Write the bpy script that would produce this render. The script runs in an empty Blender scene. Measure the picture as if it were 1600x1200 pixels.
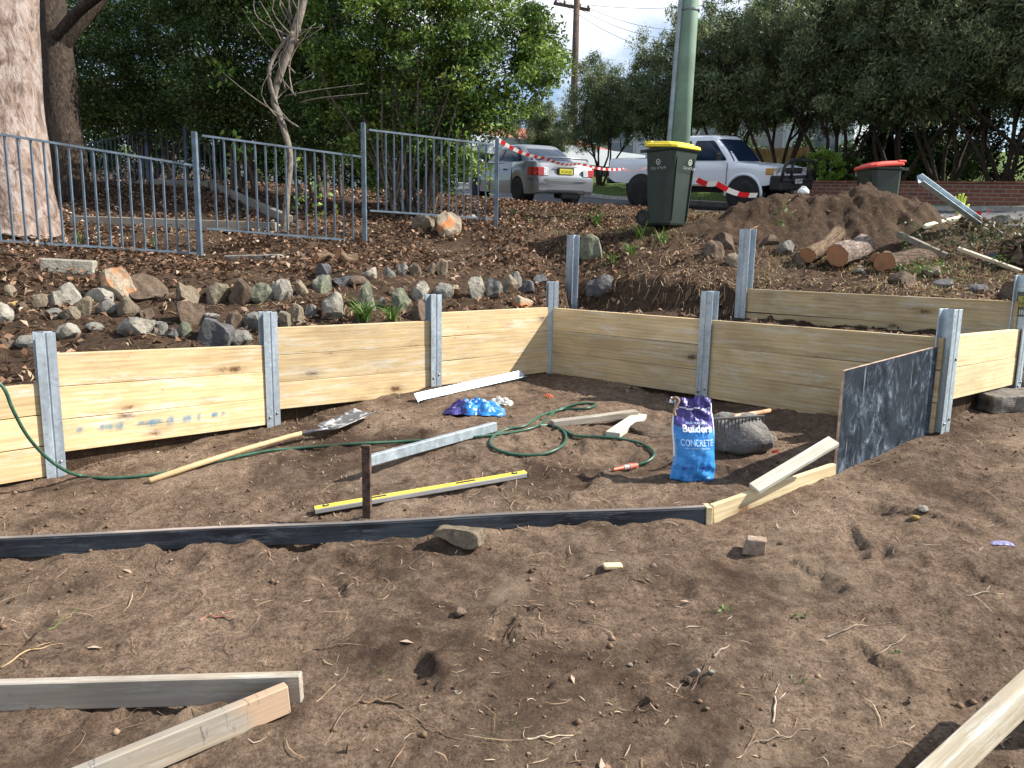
import bpy, bmesh, math, random
import numpy as np
from mathutils import Vector, Matrix, Euler, Quaternion

SC = bpy.context.scene
COL = SC.collection
R = math.radians
# ---------------------------------------------------------------- camera
F, CX, CY = 1200.0, 800.0, 600.0
PITCH, ROLL, EYE = math.atan(200.0/1200.0), R(1.0), 1.6
_F = Vector((0, math.cos(PITCH), -math.sin(PITCH)))
_u0 = Vector((0, math.sin(PITCH), math.cos(PITCH))); _r0 = Vector((1, 0, 0))
_U = _u0*math.cos(ROLL) - _r0*math.sin(ROLL)
_R = _r0*math.cos(ROLL) + _u0*math.sin(ROLL)
CAM = Vector((0, 0, EYE))
cd = bpy.data.cameras.new('camera'); cam = bpy.data.objects.new('camera', cd); COL.objects.link(cam)
cd.sensor_width = 36; cd.lens = 27; cd.clip_start = 0.05; cd.clip_end = 2000
cam.matrix_world = Matrix(((_R.x, _U.x, -_F.x, 0), (_R.y, _U.y, -_F.y, 0), (_R.z, _U.z, -_F.z, EYE), (0, 0, 0, 1)))
SC.camera = cam
SC.render.resolution_x = 1024; SC.render.resolution_y = 768
# ---------------------------------------------------------------- light
SUN_EL, SUN_AZ = R(41), R(2)          # azimuth measured from +X towards +Y
sun_dir = Vector((math.cos(SUN_EL)*math.cos(SUN_AZ), math.cos(SUN_EL)*math.sin(SUN_AZ), math.sin(SUN_EL)))
sl = bpy.data.lights.new('sun', 'SUN'); sl.energy = 5.0; sl.angle = R(0.5); sl.color = (1, 0.93, 0.82)
so = bpy.data.objects.new('sun', sl); COL.objects.link(so)
so.rotation_euler = sun_dir.to_track_quat('Z', 'Y').to_euler()
W = bpy.data.worlds.new('World'); SC.world = W; W.use_nodes = True
nt = W.node_tree; nt.nodes.clear()
wo = nt.nodes.new('ShaderNodeOutputWorld'); bg = nt.nodes.new('ShaderNodeBackground')
sky = nt.nodes.new('ShaderNodeTexSky'); sky.sky_type = 'NISHITA'; sky.sun_disc = False
sky.sun_elevation = SUN_EL; sky.sun_rotation = math.pi/2 - SUN_AZ; sky.air_density = 1.0; sky.dust_density = 0.6
bg.inputs['Strength'].default_value = 0.082
tcw = nt.nodes.new('ShaderNodeTexCoord'); mpw = nt.nodes.new('ShaderNodeMapping'); mpw.inputs['Scale'].default_value = (1, 1, 2.2)
nw = nt.nodes.new('ShaderNodeTexNoise'); nw.inputs['Scale'].default_value = 2.6; nw.inputs['Detail'].default_value = 7; nw.inputs['Roughness'].default_value = 0.55
rw = nt.nodes.new('ShaderNodeValToRGB'); rw.color_ramp.elements[0].position = 0.45; rw.color_ramp.elements[1].position = 0.62
mxw = nt.nodes.new('ShaderNodeMix'); mxw.data_type = 'RGBA'
nt.links.new(tcw.outputs['Generated'], mpw.inputs['Vector']); nt.links.new(mpw.outputs[0], nw.inputs['Vector'])
nt.links.new(nw.outputs['Fac'], rw.inputs[0]); nt.links.new(rw.outputs[0], mxw.inputs[0])
nt.links.new(sky.outputs[0], mxw.inputs[6]); mxw.inputs[7].default_value = (8.5, 8.8, 9.2, 1)
nt.links.new(mxw.outputs[2], bg.inputs['Color']); nt.links.new(bg.outputs[0], wo.inputs['Surface'])
SC.view_settings.view_transform = 'Standard'; SC.view_settings.look = 'None'; SC.view_settings.gamma = 1
SC.view_settings.exposure = 1.03
SC.cycles.max_bounces = 6; SC.cycles.transparent_max_bounces = 8

# ---------------------------------------------------------------- pixel <-> world helpers
def P(px, py, d):
    return CAM + _R*((px-CX)/F*d) + _U*((CY-py)/F*d) + _F*d
def proj(v):
    q = Vector(v) - CAM; d = q.dot(_F)
    return (CX + F*q.dot(_R)/d, CY - F*q.dot(_U)/d, d)
def zat(x, y, py):                      # height at which a plumb line through (x,y) is seen at row py
    lo, hi = -6.0, 16.0
    for _ in range(50):
        m = (lo+hi)/2
        if proj((x, y, m))[1] > py: lo = m
        else: hi = m
    return (lo+hi)/2

# ---------------------------------------------------------------- terrain
def rbf(pts):
    A = np.array([tuple(P(*p)) for p in pts]); n = len(A)
    D = np.hypot(A[:, None, 0]-A[None, :, 0], A[:, None, 1]-A[None, :, 1]) - 0.02*np.eye(n)
    M = np.zeros((n+3, n+3)); M[:n, :n] = D; M[:n, n] = M[n, :n] = 1
    M[:n, n+1] = M[n+1, :n] = A[:, 0]; M[:n, n+2] = M[n+2, :n] = A[:, 1]
    w = np.linalg.solve(M, np.concatenate([A[:, 2], [0, 0, 0]]))
    def f(x, y):
        x = np.asarray(x, float); y = np.asarray(y, float); out = w[n] + w[n+1]*x + w[n+2]*y
        for i in range(n): out = out + w[i]*np.sqrt((x-A[i, 0])**2+(y-A[i, 1])**2 + 0.01)
        return out
    return f
LOW = [(0, 1200, 2.28), (800, 1200, 2.28), (1600, 1200, 2.3), (800, 1000, 2.85), (0, 1000, 2.95), (1600, 950, 3.0),
       (0, 876, 3.75), (560, 852, 3.8), (1115, 822, 3.9), (1307, 745, 4.24), (85, 738, 4.6), (425, 662, 5.7), (675, 602, 6.4),
       (858, 583, 7.0), (1093, 624, 6.05), (1458, 672, 4.9), (1590, 620, 5.5), (750, 700, 4.75), (1085, 752, 4.3), (1600, 760, 4.0), (-400, 760, 4.3),(2000, 700, 4.6), (-600, 1100, 2.6), (2200, 1100, 2.6)]
UPP = [(-300, 560, 4.7), (0, 570, 4.9), (60, 560, 5.1), (250, 549, 5.4), (405, 545, 5.85), (450, 516, 6.0), (665, 502, 6.6), (700, 490, 6.8), (850, 484, 7.2),
       (0, 500, 5.7), (0, 440, 6.5), (0, 400, 7.2), (0, 378, 8.0), (0, 345, 10.5), (0, 300, 14),
       (300, 485, 6.3), (300, 432, 7.2), (313, 404, 8.5), (330, 353, 10.2), (300, 335, 11.2), (300, 292, 14), (300, 280, 18),
       (570, 440, 7.3), (570, 378, 9.2), (570, 345, 11.0), (600, 300, 15), (775, 440, 8.0), (775, 392, 9.2), (775, 349, 10.2),
       (895, 455, 8.7), (880, 400, 9.6), (900, 360, 11), (1035, 347, 9.9), (1035, 385, 9.2), (1000, 400, 9.0), (1100, 400, 8.7),
       (1250, 455, 7.25), (1400, 425, 8.0), (1300, 405, 8.7), (1570, 472, 6.0), (1570, 440, 7.2), (1590, 400, 8.5), (1600, 345, 11.0), (1400, 345, 10.8),
       (1200, 352, 10.8), (1700, 480, 6.0), (1900, 420, 8.0), (1035, 330, 13.5),
       (800, 318, 17.4), (1000, 325, 15.6), (1200, 340, 13.4), (1500, 345, 11.2), (1800, 350, 10.2), (960, 311, 23.7), (1150, 330, 19.3), (1040, 323, 20.5), (1500, 330, 16.2), (1800, 330, 14.2),
       (600, 307, 20), (600, 300, 27), (400, 292, 24), (150, 280, 22), (935, 286, 27.5), (1300, 298, 21.5), (1560, 298, 19), (1800, 300, 17), (500, 262, 40), (900, 262, 45), (1300, 270, 40), (1700, 270, 36), (0, 255, 40), (-400, 280, 20), (2200, 300, 20), (-500, 380, 9)]
low_f, upp_f = rbf(LOW), rbf(UPP)
p0 = Vector((-3.75, 3.45)); 
def xy(px, py, d): v = P(px, py, d); return Vector((v.x, v.y))
P1, P2, P3, P4 = xy(86, 735, 4.6), xy(424, 660, 5.7), xy(677, 600, 6.42), xy(860, 580, 7.08)
P5, P6, P8, P9, P10 = xy(1100, 620, 6.05), xy(1465, 668, 4.87), xy(1160, 495, 7.35), xy(1582, 585, 5.7), xy(893, 458, 8.6)
LN = [Vector((-40, -30)), Vector((-6.0, 1.2)), p0, P1, P2, P3, P4, P5, P6, P9, Vector((7, 6.3)), Vector((60, 8))]
CN = [P4, P10, P8, P9]
lnx = np.array([v.x for v in LN]); lny = np.array([v.y for v in LN])
cnx = np.array([v.x for v in CN]); cny = np.array([v.y for v in CN])
def sst(t): t = np.clip(t, 0, 1); return t*t*(3-2*t)
_rs = np.random.RandomState(7); _perm = _rs.permutation(512).astype(int); _perm = np.concatenate([_perm, _perm]); _val = _rs.uniform(-1, 1, 512)
def vnoise(x, y):
    xi = np.floor(x).astype(int); yi = np.floor(y).astype(int); fx = x-xi; fy = y-yi
    u = fx*fx*fx*(fx*(fx*6-15)+10); v = fy*fy*fy*(fy*(fy*6-15)+10)
    def h(a, b): return _val[_perm[(_perm[a & 511] + b) & 511]]
    return (h(xi, yi)*(1-u)+h(xi+1, yi)*u)*(1-v) + (h(xi, yi+1)*(1-u)+h(xi+1, yi+1)*u)*v
def fbm(x, y, s, o=4, rough=0.5):
    t = 0; a = 1; k = 0
    for i in range(o):
        t = t + a*vnoise(x*s+17.3*i, y*s-9.1*i); k += a; a *= rough; s *= 2.03
    return t/k
_fr = random.Random(4)
FEET = [(_fr.uniform(-2.2, 2.4), _fr.uniform(2.2, 3.75), _fr.uniform(.85, 1.1), _fr.uniform(-3, 3)) for _ in range(34)]+[(_fr.uniform(-1.6, 1.4), _fr.uniform(4.1, 6.0), _fr.uniform(.85, 1.05), _fr.uniform(-3, 3)) for _ in range(24)]
def RN(x, y): return 0.77*x + 0.64*y       # across-road coordinate
def height(x, y, fine=True):
    x = np.asarray(x, float); y = np.asarray(y, float)
    lo = low_f(x, y); up = upp_f(x, y)
    t2 = lo*0 + (EYE-0.57) + 0.02*(x-P5.x)
    yw = np.interp(x, lnx, lny)+0.085; yc = np.interp(x, cnx, cny)+0.085
    if fine:
        n1 = fbm(x, y, 1.1, 3); n2 = fbm(x+5, y, 7, 4, .6); 
        b = np.clip(fbm(x-3, y+8, 2.4, 2)*2+.2, 0, 1)
        lo = lo + 0.020*n1 + (0.007+0.016*b)*n2 + (.006+.008*b)*fbm(x, y, 26, 4, .7)
        fp = np.clip(fbm(x+31, y*1.3-4, 3.1, 2)-.22, 0, .3); lo = lo - .10*fp
        k = 1-sst((RN(x, y)-10.6)/1.0)*(1-sst((RN(x, y)-18.5)/2))
        up = up + k*(0.05*n1 + 0.045*n2)
        t2 = t2 + 0.03*n1 + 0.05*n2
        for fx, fy, fr, fa in FEET:
            ca, sa = math.cos(fa), math.sin(fa); u = (x-fx)*ca+(y-fy)*sa; v = -(x-fx)*sa+(y-fy)*ca; q = (u/(.145*fr))**2+(v/(.05*fr*(1+.25*np.sign(u))))**2
            lo = lo - .022*np.exp(-q**2*.9) + .010*np.exp(-((q-1.9)/.8)**2)
        # churned clods along the front of the form board
        r = np.exp(-((y-(3.62+0.055*x))/0.16)**2)*(x < 1.4)*(x > -3)
        lo = lo + r*0.035*np.clip(fbm(x+2, y, 5, 3)+.35, 0, 1)
    # terrace fades up to the bank on its open side
    tt = np.where(x > P8.x-0.05, (y > yc)*1.0, sst((y-yc+0.1)/0.45))
    in2 = (x > P4.x+0.04)
    up2 = np.where(in2 & (x < P9.x), t2*(1-tt)+up*tt, up)
    side = sst((x-P9.x-0.0)/0.5)
    sharp = (y > yw)*1.0
    soft = sst((y-yw+0.25)/1.2)
    s = sharp*(1-side)+soft*side
    return lo*(1-s) + up2*s
def hz(x, y): return float(height(np.array([x]), np.array([y]))[0])
def G(px, py, dmin=1.8, dmax=60):        # where the ray through a pixel meets the ground
    d = dmin; step = 0.05; last = d
    n = 400; ds = dmin*(dmax/dmin)**(np.arange(n)/(n-1))
    o = P(px, py, 1.0)-CAM
    X = CAM.x+o.x*ds; Y = CAM.y+o.y*ds; Z = CAM.z+o.z*ds
    below = np.nonzero(Z < height(X, Y))[0]
    if len(below) == 0: q = CAM+o*dmax; return Vector((q.x, q.y, hz(q.x, q.y)))
    i = below[0]; lo = ds[max(i-1, 0)]; hi = ds[i]
    for _ in range(12):
        m = (lo+hi)/2; q = CAM+o*m
        if q.z < hz(q.x, q.y): hi = m
        else: lo = m
    q = CAM+o*hi; return Vector((q.x, q.y, q.z))

# ---------------------------------------------------------------- materials
MATS = {}
def base_mat(name):
    m = bpy.data.materials.new(name); m.use_nodes = True; t = m.node_tree
    return m, t, t.nodes['Principled BSDF']
def N(t, typ, **kw):
    n = t.nodes.new(typ)
    for k, v in kw.items():
        if k.startswith('_'): setattr(n, k[1:], v)
        else: n.inputs[k.replace('__', ' ')].default_value = v
    return n
def ramp(t, src, stops):
    r = t.nodes.new('ShaderNodeValToRGB'); e = r.color_ramp.elements
    while len(e) < len(stops): e.new(0.5)
    for i, (p, c) in enumerate(stops):
        e[i].position = p; e[i].color = tuple(c)+(1,) if len(c) == 3 else c
    t.links.new(src, r.inputs[0]); return r.outputs[0]
def mixc(t, fac, a, b, mode='MIX'):
    m = t.nodes.new('ShaderNodeMix'); m.data_type = 'RGBA'; m.blend_type = mode
    for i, v in ((0, fac), (6, a), (7, b)):
        if isinstance(v, (int, float)): m.inputs[i].default_value = v
        elif isinstance(v, (tuple, list)): m.inputs[i].default_value = tuple(v)+(1,)
        else: t.links.new(v, m.inputs[i])
    return m.outputs[2]
def mapped(t, scale, rot=(0, 0, 0), loc=(0, 0, 0), coord='Object', rnd=True):
    tc = t.nodes.new('ShaderNodeTexCoord'); mp = t.nodes.new('ShaderNodeMapping')
    mp.inputs['Scale'].default_value = scale; mp.inputs['Rotation'].default_value = rot
    if rnd:
        oi = t.nodes.new('ShaderNodeObjectInfo'); ad = t.nodes.new('ShaderNodeVectorMath'); ad.operation = 'ADD'
        sc = t.nodes.new('ShaderNodeMath'); sc.operation = 'MULTIPLY'; sc.inputs[1].default_value = 37.0
        t.links.new(oi.outputs['Random'], sc.inputs[0]); t.links.new(tc.outputs[coord], ad.inputs[0]); t.links.new(sc.outputs[0], ad.inputs[1])
        t.links.new(ad.outputs[0], mp.inputs['Vector'])
    else: t.links.new(tc.outputs[coord], mp.inputs['Vector'])
    return mp.outputs[0]
def noise(t, vec, scale, detail=4, rough=.55, dist=0):
    n = N(t, 'ShaderNodeTexNoise', Scale=scale, Detail=detail, Roughness=rough, Distortion=dist)
    t.links.new(vec, n.inputs['Vector']); return n.outputs['Fac']
def bump(t, bs, h, strength=.5, dist=.01):
    b = N(t, 'ShaderNodeBump', Strength=strength, Distance=dist); t.links.new(h, b.inputs['Height'])
    t.links.new(b.outputs[0], bs.inputs['Normal'])
def plain(name, col, rough=.6, metal=0, var=.12, scale=6, bmp=0, spec=.5, coat=0, nscale=None):
    if name in MATS: return MATS[name]
    m, t, b = base_mat(name); v = mapped(t, (1, 1, 1))
    n = noise(t, v, scale, 5)
    lo = [max(c*(1-var*1.6), 0) for c in col]; hi = [min(c*(1+var*1.6), 1) for c in col]
    t.links.new(ramp(t, n, [(.3, lo), (.7, hi)]), b.inputs['Base Color'])
    b.inputs['Roughness'].default_value = rough; b.inputs['Metallic'].default_value = metal
    b.inputs['Specular IOR Level'].default_value = spec; b.inputs['Coat Weight'].default_value = coat
    if bmp: bump(t, b, noise(t, v, nscale or scale*5, 4), bmp, .01)
    MATS[name] = m; return m
def wood(name, light, dark, knot=(.12, .06, .03), grain=1.0, stain=None, stain_amt=.0, rough=.7, knots=True, grey=None, marks=None, endc=None):
    m, t, b = base_mat(name)
    v = mapped(t, (1.1, 9, 9)); v1 = mapped(t, (2.2, 60, 60)); v0 = mapped(t, (1, 1, 1))
    g1 = noise(t, v, 1.6, 3, .5, .9); g2 = noise(t, v1, 1.5, 4, .6, .3)
    w = N(t, 'ShaderNodeTexWave', Scale=1.2, Distortion=3.5, Detail=2.0, Detail__Scale=1.2); w.bands_direction = 'Z'
    t.links.new(mapped(t, (.5, 6, 9)), w.inputs['Vector'])
    c = ramp(t, g1, [(.25, dark), (.5, [(a+b_)/2 for a, b_ in zip(light, dark)]), (.72, light)])
    c = mixc(t, .22*grain, c, ramp(t, w.outputs['Fac'], [(0, [x*.62 for x in dark]), (1, light)]))
    c = mixc(t, .28*grain, c, ramp(t, g2, [(.35, [x*.6 for x in dark]), (.6, light)]))
    if knots:
        vo = N(t, 'ShaderNodeTexVoronoi', Scale=1.0, Randomness=1.0); t.links.new(mapped(t, (2.2, 5.0, 5.0)), vo.inputs['Vector'])
        vn = N(t, 'ShaderNodeMath', _operation='ADD'); t.links.new(vo.outputs['Distance'], vn.inputs[0])
        s = N(t, 'ShaderNodeMath', _operation='MULTIPLY'); s.inputs[1].default_value = .16; t.links.new(noise(t, v0, 40, 3), s.inputs[0]); t.links.new(s.outputs[0], vn.inputs[1])
        kf = ramp(t, vn.outputs[0], [(.13, (1, 1, 1)), (.17, (.7, .7, .7)), (.22, (.25, .25, .25)), (.36, (0, 0, 0))])
        c = mixc(t, kf, c, knot)
    if stain:
        sf = ramp(t, noise(t, mapped(t, (1.6, 14, 14)), 1.5, 7, .8, .3), [(.51, (0, 0, 0)), (.66, (stain_amt,)*3)])
        c = mixc(t, sf, c, stain)
    if grey:
        gf = ramp(t, noise(t, mapped(t, (1.5, 4, 4)), 1.2, 5, .6), [(.4, (0, 0, 0)), (.6, (.85, .85, .85))])
        c = mixc(t, gf, c, grey)
    mud = ramp(t, noise(t, v0, 26, 5, .75), [(.60, (0, 0, 0)), (.68, (.45,)*3)]); c = mixc(t, mixc(t, 1.0, mud, ramp(t, noise(t, v0, 3.5, 3), [(.45, (0, 0, 0)), (.6, (1, 1, 1))]), 'MULTIPLY'), c, (.17, .115, .07))
    crk = ramp(t, noise(t, mapped(t, (1.0, 46, 46)), 1.0, 2, .4, .2), [(.745, (0, 0, 0)), (.765, (.75,)*3)]); c = mixc(t, crk, c, [q*.28 for q in dark])
    if endc:
        sp_ = N(t, 'ShaderNodeSeparateXYZ'); t.links.new(mapped(t, (1, 1, 1), rnd=False), sp_.inputs[0]); ad_ = N(t, 'ShaderNodeMath', _operation='MULTIPLY_ADD'); ad_.inputs[1].default_value = .25; t.links.new(noise(t, v0, 9, 5, .7), ad_.inputs[0]); t.links.new(sp_.outputs[0], ad_.inputs[2])
        c = mixc(t, ramp(t, ad_.outputs[0], [(endc[1]+.08, (0, 0, 0)), (endc[1]+.14, (.85,)*3)]), c, mixc(t, g2, endc[0], [q*.7 for q in endc[0]]))
    if marks:
        mf = ramp(t, noise(t, mapped(t, (12, 3, 3), rot=(0, 0.3, .4)), 1.8, 6, .75), [(.60, (0, 0, 0)), (.67, (.8, .8, .8))])
        c = mixc(t, mf, c, marks)
    dn = ramp(t, noise(t, v0, 3, 4), [(.3, (.84, .84, .84)), (.7, (1.08, 1.08, 1.08))])
    c = mixc(t, 1.0, c, dn, 'MULTIPLY')
    oi = N(t, 'ShaderNodeObjectInfo'); c = mixc(t, 1.0, c, ramp(t, oi.outputs['Random'], [(0, (.80, .79, .76)), (.5, (1.0, .98, .94)), (1, (1.12, 1.08, 1.02))]), 'MULTIPLY')
    t.links.new(c, b.inputs['Base Color']); b.inputs['Roughness'].default_value = rough; b.inputs['Specular IOR Level'].default_value = .25
    bump(t, b, g2, .35, .003); MATS[name] = m; return m

def soil_mat(name, lightc, midc, darkc, litter=0.0):
    m, t, b = base_mat(name); v = mapped(t, (1, 1, 1), rnd=False)
    n1 = noise(t, v, 1.3, 6, .65); n2 = noise(t, v, 14, 6, .7); n3 = noise(t, v, 90, 4, .7)
    c = ramp(t, n1, [(.3, darkc), (.5, midc), (.72, lightc)])
    c2 = ramp(t, n2, [(.3, [x*.55 for x in darkc]), (.5, midc), (.75, [x*1.15 for x in lightc])])
    c = mixc(t, .55, c, c2)
    c = mixc(t, 1.0, c, ramp(t, n3, [(.3, (.62, .6, .58)), (.6, (1.12, 1.12, 1.12))]), 'MULTIPLY')
    # pale chips and grit pressed into the soil
    vo = N(t, 'ShaderNodeTexVoronoi', Scale=46.0); t.links.new(v, vo.inputs['Vector'])
    sep = N(t, 'ShaderNodeSeparateColor'); t.links.new(vo.outputs['Color'], sep.inputs[0])
    sel = ramp(t, sep.outputs[0], [(.90, (0, 0, 0)), (.92, (1, 1, 1))]); dd = ramp(t, vo.outputs['Distance'], [(.16, (1, 1, 1)), (.24, (0, 0, 0))])
    c = mixc(t, mixc(t, 1.0, sel, dd, 'MULTIPLY'), c, ramp(t, sep.outputs[1], [(.0, (.22, .17, .12)), (.6, (.30, .25, .19)), (1, (.12, .07, .04))]))
    t.links.new(c, b.inputs['Base Color']); b.inputs['Roughness'].default_value = .95; b.inputs['Specular IOR Level'].default_value = .15
    h = N(t, 'ShaderNodeMath', _operation='ADD'); t.links.new(noise(t, v, 22, 8, .7), h.inputs[0])
    h2 = N(t, 'ShaderNodeMath', _operation='MULTIPLY'); h2.inputs[1].default_value = .35; t.links.new(n3, h2.inputs[0]); t.links.new(h2.outputs[0], h.inputs[1])
    bump(t, b, h.outputs[0], .9, .03); MATS[name] = m; return m
def attr_mat(name, rough=.8, transl=0.0, spec=.3, vary=.25, bmp=0, scale=30):
    if name in MATS: return MATS[name]
    m, t, b = base_mat(name)
    a = N(t, 'ShaderNodeAttribute', _attribute_name='Col')
    v = mapped(t, (1, 1, 1)); n = noise(t, v, scale, 4)
    c = mixc(t, 1.0, a.outputs['Color'], ramp(t, n, [(.3, (1-vary,)*3), (.7, (1+vary,)*3)]), 'MULTIPLY')
    t.links.new(c, b.inputs['Base Color']); b.inputs['Roughness'].default_value = rough; b.inputs['Specular IOR Level'].default_value = spec
    if bmp: bump(t, b, noise(t, v, scale*1.5, 5), bmp, .01)
    if transl:
        tr = N(t, 'ShaderNodeBsdfTranslucent'); t.links.new(c, tr.inputs['Color']); mx = N(t, 'ShaderNodeMixShader', Fac=transl)
        t.links.new(b.outputs[0], mx.inputs[1]); t.links.new(tr.outputs[0], mx.inputs[2]); t.links.new(mx.outputs[0], t.nodes['Material Output'].inputs['Surface'])
    MATS[name] = m; return m
def rock_mat(name, col, patch=None, lichen=(.30, .30, .26)):
    m, t, b = base_mat(name); v = mapped(t, (1, 1, 1))
    n = noise(t, v, 9, 6, .65); n2 = noise(t, v, 55, 5, .7)
    c = ramp(t, n, [(.28, [x*.45 for x in col]), (.5, col), (.72, [min(x*1.35, 1) for x in col])])
    c = mixc(t, 1.0, c, ramp(t, n2, [(.3, (.65,)*3), (.65, (1.12,)*3)]), 'MULTIPLY')
    c = mixc(t, ramp(t, noise(t, v, 6, 5, .7), [(.55, (0, 0, 0)), (.66, (.7, .7, .7))]), c, lichen)
    if patch: c = mixc(t, ramp(t, noise(t, v, 6, 3), [(.52, (0, 0, 0)), (.60, (.85, .85, .85))]), c, patch)
    t.links.new(c, b.inputs['Base Color']); b.inputs['Roughness'].default_value = .9; b.inputs['Specular IOR Level'].default_value = .2
    bump(t, b, noise(t, v, 26, 8, .7), .9, .025); MATS[name] = m; return m
def galv(name, c=(.36, .42, .48)):
    m, t, b = base_mat(name); v = mapped(t, (1, 1, 1)); vl = mapped(t, (2, 2, .35))
    vo = N(t, 'ShaderNodeTexVoronoi', Scale=55.0); t.links.new(v, vo.inputs['Vector'])
    sep = N(t, 'ShaderNodeSeparateColor'); t.links.new(vo.outputs['Color'], sep.inputs[0])
    a = ramp(t, sep.outputs[0], [(0, [x*.8 for x in c]), (1, [x*1.2 for x in c])])
    a = mixc(t, .55, a, ramp(t, noise(t, vl, 9, 5, .6), [(.3, [x*.6 for x in c]), (.5, c), (.7, [min(1, x*1.5) for x in c])]))
    a = mixc(t, ramp(t, noise(t, v, 5, 6, .7), [(.62, (0, 0, 0)), (.72, (.5, .5, .5))]), a, (.2, .17, .13))
    t.links.new(a, b.inputs['Base Color']); b.inputs['Metallic'].default_value = .55
    t.links.new(ramp(t, sep.outputs[1], [(0, (.38,)*3), (1, (.58,)*3)]), b.inputs['Roughness'])
    bump(t, b, noise(t, v, 60, 3), .15, .002); MATS[name] = m; return m

M_pine = wood('treated_pine', (.69, .55, .335), (.47, .335, .18), stain=(.66, .66, .62), stain_amt=.7)
M_pine2 = wood('fresh_pine', (.76, .65, .43), (.58, .46, .27), knot=(.25, .13, .06))
M_grey = wood('weathered_board', (.46, .41, .34), (.20, .17, .14), stain=(.60, .60, .58), stain_amt=.8, grey=(.33, .31, .29), knots=False)
M_greyorange = wood('scuffed_board', (.46, .40, .32), (.28, .23, .18), stain=(.56, .55, .52), stain_amt=.8, grey=(.30, .29, .28), marks=(.08, .09, .11), endc=((.56, .40, .28), .20))
M_scuff = wood('concrete_smeared_board', (.62, .57, .46), (.42, .36, .27), stain=(.68, .70, .68), stain_amt=.9, marks=(.10, .11, .12))
M_white = wood('whitewashed_board', (.62, .62, .56), (.44, .43, .36), stain=(.72, .74, .74), stain_amt=.9, knots=False)
M_black = wood('black_formply', (.022, .026, .034), (.008, .010, .014), stain=(.20, .24, .29), stain_amt=.85, grey=(.06, .075, .10), knots=False, rough=.45)
M_plyedge = plain('ply_edge', (.42, .30, .22), .8, var=.3, scale=18)
M_sleeper = wood('old_sleeper', (.30, .27, .23), (.13, .11, .09), knots=False, grey=(.26, .25, .24))
M_hand = wood('tool_handle', (.66, .50, .30), (.46, .32, .17), knots=False, rough=.5)
M_galv = galv('galvanised_steel'); M_galv2 = galv('bright_galvanised', (.40, .48, .54))
M_rust = plain('rusty_steel', (.10, .065, .05), .8, .4, .4, 30, .4)
M_steel = plain('worn_steel', (.20, .20, .22), .4, .8, .5, 14, .1)
M_fence = plain('blue_grey_fence', (.105, .145, .19), .45, .1, .22, 9)
M_soil = soil_mat('bare_soil', (.265, .188, .128), (.158, .105, .068), (.078, .049, .032))
M_heap = soil_mat('heaped_soil', (.125, .085, .056), (.068, .044, .029), (.030, .020, .014))
M_blackp = plain('black_plastic', (.02, .02, .02), .5, 0, .3)
M_rubber = plain('tyre_rubber', (.018, .018, .018), .85, 0, .3)

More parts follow.
